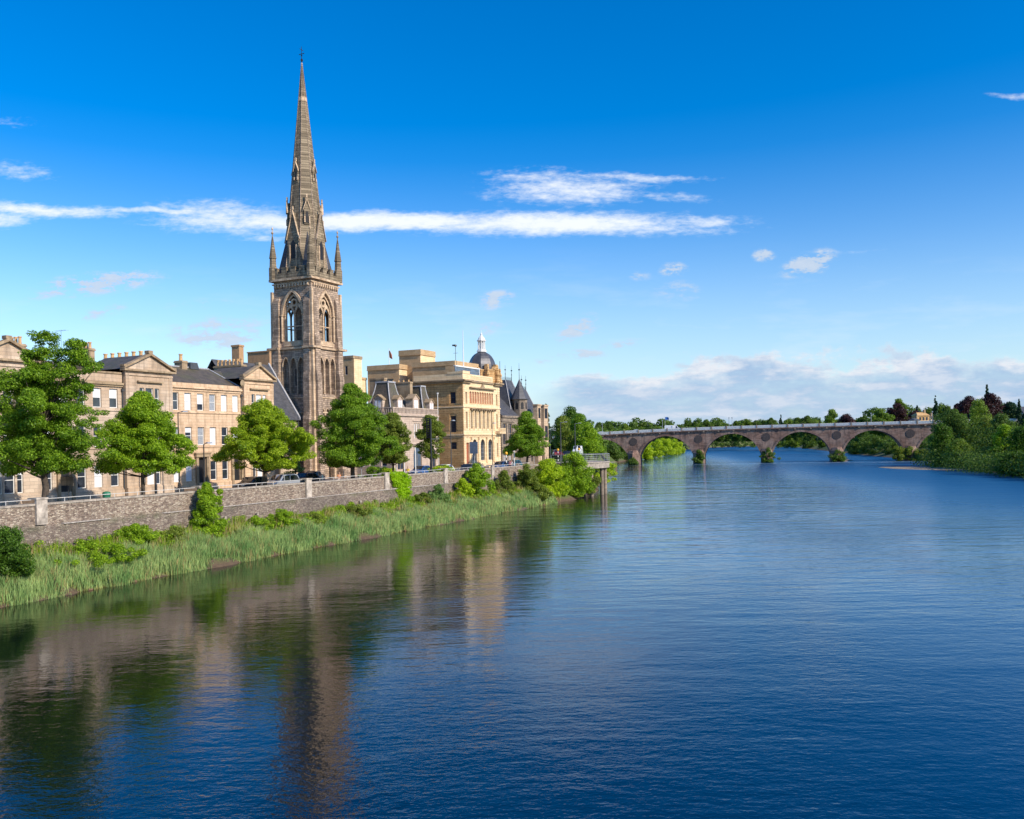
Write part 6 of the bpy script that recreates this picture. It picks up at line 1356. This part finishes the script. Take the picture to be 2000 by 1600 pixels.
o = child('undergrowth', quadmesh('undergrowth', cards(cs, 64000, .13, gv, .7, .4), LF['limeb']), bpy.data.objects.new('tmp', None)); o.parent = None; tag(o, 'green weeds and nettles between the reeds and the wall', 'undergrowth', None, 'stuff')
# stones and a drift line at the water edge
for i in range(26):
    s_ = -36 + i * 3.9 + random.Random(i).uniform(-1.5, 1.5); rr = random.Random(i + 50); m = M(); R2 = rr.uniform(.12, .3)
    m.ring(0, 0, [(R2 * .7, -.1), (R2, .02), (R2 * .8, R2 * .45), (R2 * .2, R2 * .6)], 7, rr.uniform(0, 3)); m.v = [(x * rr.uniform(.9, 1.3) + s_, y - 5.25 + rr.uniform(-.01, .01), z) for x, y, z in m.v]
    m.put('stone', MT['earth'], None, (s_, -5.25, 0)); tag(C.objects[-1], 'small brown stone on the muddy waterline below the reeds', 'stone', 'stones along the waterline')

# ------------------------------------------------------------------ trees by the bridge end, left side
def ftree(px, ytop, px0, px1, yd, z, mat_, label, prof='dome', n=60, leaves=5000, ls=.5, cr=1.6, base=.12, seed=1, kind='tree', group=None, **k):
    p = Vector(wp(px, 880, yd)); p.z = z; h = wp(px, ytop, yd)[2] - z; R = (px1 - px0) / 2 * yd / FPX
    cr = min(cr, max(.5, R * .42))
    return tree(kind, p, h, R, LF[mat_], label, base=base, prof=prof, n=n, leaves=leaves, lsize=ls, cr=cr, seed=seed, flat=.7, group=group, **k)
ftree(1068, 786, 1048, 1090, 232, 5.2, 'conifer', 'dark drooping conifer behind the right end of the gothic house', 'conifer', 90, 9000, .5, 1.3, .08, 71, kind='conifer')
ftree(1118, 795, 1088, 1150, 262, 5.3, 'dark', 'tall round dark crown behind the street trees near the bridge', 'dome', 110, 16000, .42, 1.6, .1, 72)
ftree(1100, 812, 1078, 1126, 225, 5.3, 'olive', 'pale olive tree left of the tall lamps beyond the gothic house', 'oval', 90, 12000, .36, 1.3, .15, 73)
ftree(1130, 808, 1104, 1156, 240, 5.3, 'maple', 'light green tree in the middle of the group beyond the gothic house', 'oval', 90, 13000, .36, 1.3, .12, 74)
ftree(1150, 826, 1124, 1178, 222, 5.3, 'limeb', 'bright green tree at the bridge end of the quay', px_profile([(0, .6), (.12, 1), (.4, .9), (.7, .55), (1, .1)]), 110, 15000, .34, 1.3, .14, 75)
ftree(1166, 845, 1145, 1180, 235, 5.3, 'maple', 'lower green tree right beside the bridge approach', 'dome', 60, 8000, .34, 1.2, .08, 76)
ftree(1088, 850, 1070, 1106, 245, 5.3, 'dark', 'dark understorey tree behind the thin lamps', 'dome', 50, 6000, .4, 1.3, .05, 77)
for i, (px, yt, yd, w, mm, lab) in enumerate(((1195, 868, 395, 20, 'far', 'dark bush under the leftmost arch, near the bank'), (1218, 862, 420, 24, 'far', 'dark green tree seen through the leftmost arch'), (1236, 872, 445, 18, 'far', 'dark bush at the right edge of the leftmost arch'))):
    ftree(px, yt, px - w, px + w, yd, .8, mm, lab, 'dome', 60, 5000, .6, 1.8, .02, 80 + i, kind='tree', stem=False)
for i, (px, yt, yd, w) in enumerate(((1262, 866, 432, 16), (1282, 858, 470, 18), (1300, 856, 500, 18), (1316, 859, 545, 15), (1328, 864, 590, 12))):
    ftree(px, yt, px - w, px + w, yd, .4, 'willow', ['yellow-green willow nearest the left pier under the second arch', 'yellow-green willow second from the left under the second arch', 'tallest yellow-green willow in the middle of the second arch', 'yellow-green willow right of the tallest under the second arch', 'far small willow at the point of the bank in the second arch'][i], 'hedge', 60, 6500, .55, 1.5, .0, 90 + i, kind='willow', group='willows on the far left bank', stem=False)
# plants growing round the bridge piers
for i, (px, yb, yt, w, lab) in enumerate(((1238, 905, 893, 11, 'small green tuft at the foot of the leftmost pier'), (1366, 904, 876, 14, 'dark bush growing at the foot of the second pier'), (1500, 903, 872, 18, 'dark bush at the foot of the middle pier'), (1635, 900, 876, 18, 'spreading dark bush at the foot of the fourth pier'), (1775, 897, 868, 22, 'loose yellow-green bush round the fifth pier'), (1752, 895, 862, 14, 'bush left of the fifth pier'), (1800, 893, 870, 18, 'light bush on the shingle right of the fifth pier'))):
    c = (round((ba(px, 880)) / blen)) * blen; q_ = Vector(bf(ba(px, 880), -3.4, 0)); z = -.1
    h = (yb - yt) * q_.y / FPX; tree('bush', q_, h * .9 + .2, w * .95 * q_.y / FPX, LF['far' if i < 4 else 'olive'], lab, 'bush', base=.0, prof='dome', n=36, leaves=3600, lsize=.42, cr=.9, seed=100 + i, flat=.8, stem=False, group='bushes round the bridge piers')
# ------------------------------------------------------------------ far woods
def skyline(seed=9):
    proto = {}
    for kk, (mm, pf) in dict(a=('far', 'dome'), b=('farl', 'dome'), c=('conifer', 'conifer'), d=('far', 'oval'), e=('copper', 'dome')).items():
        proto[kk] = None
    defs = [  # px, ytop, yd, half width px, kind
        (1172, 826, 640, 12, 'd'), (1190, 828, 700, 13, 'a'), (1206, 833, 760, 14, 'a'), (1222, 827, 700, 8, 'b'), (1232, 834, 800, 13, 'a'), (1252, 834, 820, 12, 'b'), (1270, 832, 800, 13, 'a'), (1288, 833, 820, 12, 'b'), (1310, 828, 760, 9, 'd'), (1330, 830, 780, 9, 'a'), (1350, 833, 800, 14, 'a'), (1366, 828, 780, 12, 'b'), (1380, 821, 740, 12, 'd'), (1402, 824, 740, 12, 'a'), (1420, 828, 760, 12, 'a'),
        (1440, 822, 720, 12, 'a'), (1458, 819, 700, 13, 'b'), (1476, 821, 700, 12, 'a'), (1494, 822, 690, 12, 'd'), (1508, 816, 680, 10, 'a'), (1526, 808, 640, 8, 'c'), (1542, 819, 680, 11, 'b'), (1560, 817, 660, 12, 'd'), (1578, 812, 620, 12, 'a'), (1592, 820, 640, 9, 'b'), (1602, 815, 560, 5, 'c')]
    for i, (px, yt, yd, w, k) in enumerate(defs):
        z = 7; hh = wp(px, yt, yd)[2] - z; R = w * 1.45 * yd / FPX
        if proto[k] is None:
            mm, pf = dict(a=('far', 'dome'), b=('farl', 'dome'), c=('conifer', 'conifer'), d=('far', 'oval'), e=('copper', 'dome'))[k]
            p = Vector(wp(px, 860, yd)); p.z = z; proto[k] = (tree('tree', p, 20, 9, LF[mm], 'x', base=.05, prof=pf, n=120, leaves=14000, lsize=1.0, cr=2.4, seed=200 + ord(k), flat=.75), ); o = proto[k][0]
        else: o = copy_tree(proto[k][0])
        p = Vector(wp(px, 860, yd)); p.z = z; o.location = p; o.scale = (R / 9, R / 9, hh / 20); o.rotation_euler[2] = i * 1.7
        nm = {'a': 'dark green round tree', 'b': 'lighter green round tree', 'c': 'narrow dark conifer', 'd': 'upright oval green tree'}[k]
        where = ('above the left end of the parapet' if px < 1230 else 'above the second arch' if px < 1365 else 'above the third arch' if px < 1500 else 'above the fourth arch')
        j = sum(1 for q_ in defs[:i] if q_[4] == k and (q_[0] < 1230, q_[0] < 1365, q_[0] < 1500) == (px < 1230, px < 1365, px < 1500)) + 1
        o['label'] = f"{['', 'first', 'second', 'third', 'fourth', 'fifth', 'sixth'][j]} {nm} from the left {where}"; o['category'] = 'tree'; o['group'] = 'skyline trees beyond the bridge'
skyline()
# right of the skyline and on the east bank
R2_ = [  # px, ytop, px0, px1, yd, zbase, mat, prof, label
    (1626, 801, 1606, 1650, 470, 8, 'farl', 'dome', 'bright green domed tree above the bridge left of the small copper beech'),
    (1655, 808, 1634, 1676, 430, 8, 'copper', 'dome', 'low wide copper beech just above the parapet'),
    (1690, 812, 1672, 1708, 520, 9, 'far', 'dome', 'green tree between the two copper beeches'),
    (1722, 798, 1698, 1752, 450, 8, 'farl', 'dome', 'light green tree in front of the large copper beech'),
    (1757, 780, 1738, 1776, 500, 10, 'farl', 'dome', 'tall green dome behind the large copper beech'),
    (1752, 787, 1728, 1778, 470, 9, 'copper', 'dome', 'large dark copper beech above the right part of the bridge'),
    (1793, 790, 1782, 1804, 560, 12, 'conifer', 'conifer', 'distant dark pine above the pale house'),
    (1790, 802, 1778, 1808, 520, 12, 'copper', 'dome', 'small dark purple tree left of the pale house'),
    (1815, 800, 1802, 1828, 540, 13, 'far', 'oval', 'small green tree behind the pale house'),
    (1829, 771, 1818, 1840, 430, 10, 'conifer', 'conifer', 'tall narrow grey-green conifer above the right bridge end'),
    (1852, 792, 1838, 1870, 400, 10, 'far', 'dome', 'round grey-green crown right of the tall conifer'),
    (1872, 786, 1858, 1886, 360, 9, 'copper', 'oval', 'dark purple tree left of the spreading copper beech'),
    (1893, 772, 1868, 1918, 340, 9, 'copper', 'dome', 'spreading copper beech left of the spire-topped one'),
    (1936, 770, 1904, 1962, 330, 9, 'copper', 'dome', 'broad copper beech on the right skyline'),
    (1930, 748, 1918, 1943, 345, 9, 'conifer', 'conifer', 'dark conifer whose tip stands above the broad copper beech'),
    (1975, 782, 1958, 1992, 330, 10, 'conifer', 'dome', 'dark crown near the right edge of the skyline'),
    (1992, 778, 1984, 2000, 320, 10, 'conifer', 'conifer', 'dark conifer at the right edge, left one'),
    (2006, 786, 1994, 2020, 300, 10, 'conifer', 'conifer', 'dark conifer cut by the right edge'),
]
for i, (px, yt, a, b, yd, z, mm, pf, lab) in enumerate(R2_):
    ftree(px, yt, a, b, yd, z, mm, lab, pf, 110, 14000, .62 if yd > 400 else .5, 1.7, .04, 300 + i, group=None)
R3_ = [
    (1862, 800, 1820, 1908, 272, 1.2, 'far', 'dome', 'big rounded green tree where the bridge meets the right bank', 190, 30000, .42, 1.8),
    (1838, 826, 1816, 1862, 262, .6, 'dark', 'dome', 'shaded dark tree on the left edge of the right bank group', 90, 12000, .4, 1.6),
    (1876, 858, 1842, 1900, 248, .3, 'farl', 'dome', 'pale green willow bush at the water edge below the big tree', 90, 13000, .34, 1.3),
    (1912, 782, 1882, 1944, 290, 2, 'farl', 'oval', 'tall feathery light green tree behind the big rounded one', 150, 18000, .42, 1.6),
    (1925, 815, 1900, 1955, 262, 2, 'olive', 'oval', 'open-branched grey-green tree on the right bank', 120, 12000, .38, 1.5),
    (1958, 806, 1930, 1990, 250, 2.5, 'far', 'dome', 'mid green tree behind the bright one on the right bank', 130, 16000, .4, 1.6),
    (1962, 828, 1940, 1986, 236, 2, 'limeb', 'dome', 'bright yellow-green small tree on the right bank', 90, 12000, .34, 1.3),
    (1930, 872, 1900, 1962, 240, .6, 'far', 'dome', 'dark green shrub bank by the water right of the willow bush', 80, 11000, .34, 1.3),
    (1998, 832, 1966, 2030, 208, 1.5, 'dark', 'dome', 'dark shaded tree at the right edge of the picture', 140, 20000, .34, 1.5),
    (1985, 880, 1945, 2025, 202, .4, 'dark', 'dome', 'low dark bushes overhanging the water at the right edge', 110, 14000, .3, 1.3),
    (2030, 800, 1998, 2070, 225, 2, 'dark', 'dome', 'tall dark tree cut by the right edge', 140, 14000, .4, 1.7),
    (2060, 850, 2015, 2110, 190, 1.0, 'dark', 'dome', 'dark tree just outside the right edge leaning over the river', 120, 9000, .4, 1.7),
]
for i, (x, y, h_, r_) in enumerate(((140, 190, 19, 8), (127, 168, 17, 7))):   # just out of frame; they shade the right-hand bank
    tree('tree', (x, y, 3.2), h_, r_, LF['dark'], ['tall tree beyond the right edge casting shade on the bank', 'nearest bank tree beyond the right edge'][i], base=.1, prof='dome', n=90, leaves=7000, lsize=.7, cr=2.0, seed=700 + i)
for i, (px, yt, a, b, yd, z, mm, pf, lab, n, lv, ls, cr) in enumerate(R3_): ftree(px, yt, a, b, yd, z, mm, lab, pf, n, lv, ls, cr, .02, 400 + i)
R4_ = [  # seen through the arches, on the far right bank
    (1400, 848, 1372, 1432, 850, 1, 'far', 'hedge', 'dark wooded bank seen through the third arch, left part'), (1450, 846, 1420, 1486, 840, 1, 'far', 'hedge', 'dark wooded bank seen through the third arch, right part'), (1350, 850, 1322, 1384, 900, 1, 'far', 'hedge', 'dark wood beyond the river bend at the right of the second arch'),
    (1548, 846, 1528, 1568, 745, 1, 'farl', 'dome', 'light green tree in the fourth arch, left'), (1585, 844, 1560, 1606, 700, 1, 'far', 'hedge', 'dark tree in the fourth arch, right'), (1610, 856, 1596, 1626, 640, 1, 'farl', 'dome', 'pale bush at the right of the fourth arch'), (1520, 848, 1500, 1536, 780, 1, 'far', 'hedge', 'dark wood behind the middle pier'),
    (1672, 856, 1646, 1700, 455, .6, 'far', 'dome', 'dark green bush in the fifth arch, left'), (1705, 850, 1672, 1740, 425, .6, 'far', 'dome', 'large green bush in the middle of the fifth arch'), (1740, 858, 1715, 1768, 400, .4, 'far', 'dome', 'dark bush in the fifth arch, right'), (1800, 862, 1775, 1822, 385, .4, 'far', 'dome', 'dark bush under the rightmost visible arch'), (1690, 846, 1650, 1730, 520, 4, 'farl', 'hedge', 'light green bank behind the bushes of the fifth arch'),
]
for i, (px, yt, a, b, yd, z, mm, pf, lab) in enumerate(R4_): ftree(px, yt, a, b, yd, z, mm, lab, pf, 70, 7000, .8 if yd > 600 else .5, 2.2 if yd > 600 else 1.5, .0, 500 + i, stem=False)
# backdrop woods: mass of foliage closing the gaps
def wood(name, pts, n, ls, seed, label, mm='far'):
    g_ = np.random.default_rng(seed); cs = []
    for x0, y0, x1, y1, h, z in pts:
        L = math.hypot(x1 - x0, y1 - y0)
        for k in range(int(L / 7)):
            f = (k + .5) / int(L / 7)
            for _ in range(13): cs.append((x0 + (x1 - x0) * f + g_.uniform(-4, 4), y0 + (y1 - y0) * f + g_.uniform(-9, 9), z + g_.uniform(0, 1) ** .8 * h * (.88 + .14 * math.sin(k * 1.3)), g_.uniform(3, 6)))
    o = child(name, quadmesh(name, cards(cs, n, ls, g_, .8, .4), LF[mm]), bpy.data.objects.new('tmp', None)); o.parent = None; return tag(o, label, 'wood', None, 'stuff')
wood('far_wood', [(60, 900, 420, 1060, 28, 1), (420, 1060, 700, 900, 36, 4), (45, 560, 150, 900, 11, 4), (-200, 980, 60, 900, 14, 5), (262, 850, 330, 640, 12, 2), (330, 640, 470, 560, 16, 8)], 230000, 2.3, 61, 'continuous far wood closing the valley beyond the bridge')
wood('bank_wood', [(130, 240, 165, 300, 9, 2), (168, 330, 200, 440, 9, 2), (122, 190, 150, 250, 9, 1.5), (111, 186, 121, 236, 3, .3), (121, 236, 134, 282, 3, .3), (190, 440, 235, 640, 9, 2), (175, 330, 330, 380, 7, 7), (150, 260, 260, 330, 7, 4)], 230000, .38, 62, 'wooded undergrowth covering the right bank')
# pale houses on the east hill
def house(px, py, yd, w, d, h, mats, lab, ang):
    p = Vector(wp(px, py, yd)); z = p.z; o = root('house', tuple(p), lab, 'house', street=False); c_, s__ = math.cos(ang), math.sin(ang)
    f_ = lambda a, b, c: (p.x + a * c_ - b * s__, p.y + a * s__ + b * c_, z + c)
    m = M(f_); m.box(-w, w, -d, d, -6, h); m.put('wall', MT[mats[0]], o)
    m = M(f_); m.add([(-w - .3, -d - .4, h), (w + .3, -d - .4, h), (w + .3, d + .4, h), (-w - .3, d + .4, h), (-w + 1, 0, h + d * .75), (w - 1, 0, h + d * .75)], [(0, 1, 5, 4), (1, 2, 5), (2, 3, 4, 5), (3, 0, 4)]); m.put('roof', MT[mats[1]], o)
    for x in (-w * .55, 0, w * .55): m = M(f_); m.box(x - .5, x + .5, -d - .06, -d - .003, h * .35, h * .8); m.put('window', MT['glass'], o)
    m = M(f_); m.box(w * .5, w * .5 + .9, -.5, .5, h, h + d * .75 + 1.2); m.put('chimney', MT['trim'], o)
house(1798, 826, 430, 3.2, 2.2, 3.4, ('ochre', 'ochre'), 'pale tan house on the hill above the right bridge end', .2); house(1812, 826, 460, 3.0, 2.0, 2.4, ('cream', 'slate'), 'low cream house right of the tan one on the hill', .1); house(1786, 830, 410, 2.2, 1.5, 2.0, ('white', 'slateb'), 'small white-gabled house just above the parapet', .6); house(1998, 822, 330, 3, 3, 3, ('white', 'slateb'), 'white house with a glazed slate roof at the right edge', .3)
# gravel bars
def gravel(name, pts, lab, h=.16):
    m = M(); n = len(pts); cx_ = sum(p_[0] for p_ in pts) / n; cy_ = sum(p_[1] for p_ in pts) / n
    vs = [(x, y, -.15) for x, y in pts] + [(cx_ + (x - cx_) * .8, cy_ + (y - cy_) * .8, h * .7) for x, y in pts] + [(cx_ + (x - cx_) * .4, cy_ + (y - cy_) * .4, h) for x, y in pts]
    fs = [(i, (i + 1) % n, n + (i + 1) % n, n + i) for i in range(n)] + [(n + i, n + (i + 1) % n, 2 * n + (i + 1) % n, 2 * n + i) for i in range(n)] + [tuple(range(2 * n, 3 * n))]
    m.add(vs, fs); o = m.put(name, MT['gravel']); return tag(o, lab, 'gravel bar', None, 'structure')
MT['gravel'] = plain('gravel', (.30, .23, .16), .95, .4, 1.5)
gx = [Vector(wp(px, py, 1))for px, py in ((1697, 913.5),)]
def wpt(px, py): A_, B_ = unp(px, py); y = -CAMZ / B_; return (A_ * y, y)
gravel('gravel_bar', [wpt(*q_) for q_ in ((1696, 912), (1740, 916), (1800, 918), (1860, 919), (1905, 920), (1925, 917), (1880, 913.5), (1800, 912.5), (1740, 911))], 'thin tan gravel bar by the right bank', .22)
gravel('gravel_bar', [wpt(*q_) for q_ in ((1630, 899), (1648, 902), (1668, 900), (1655, 897.5), (1640, 897))], 'small gravel spit beside the fourth pier', .3)
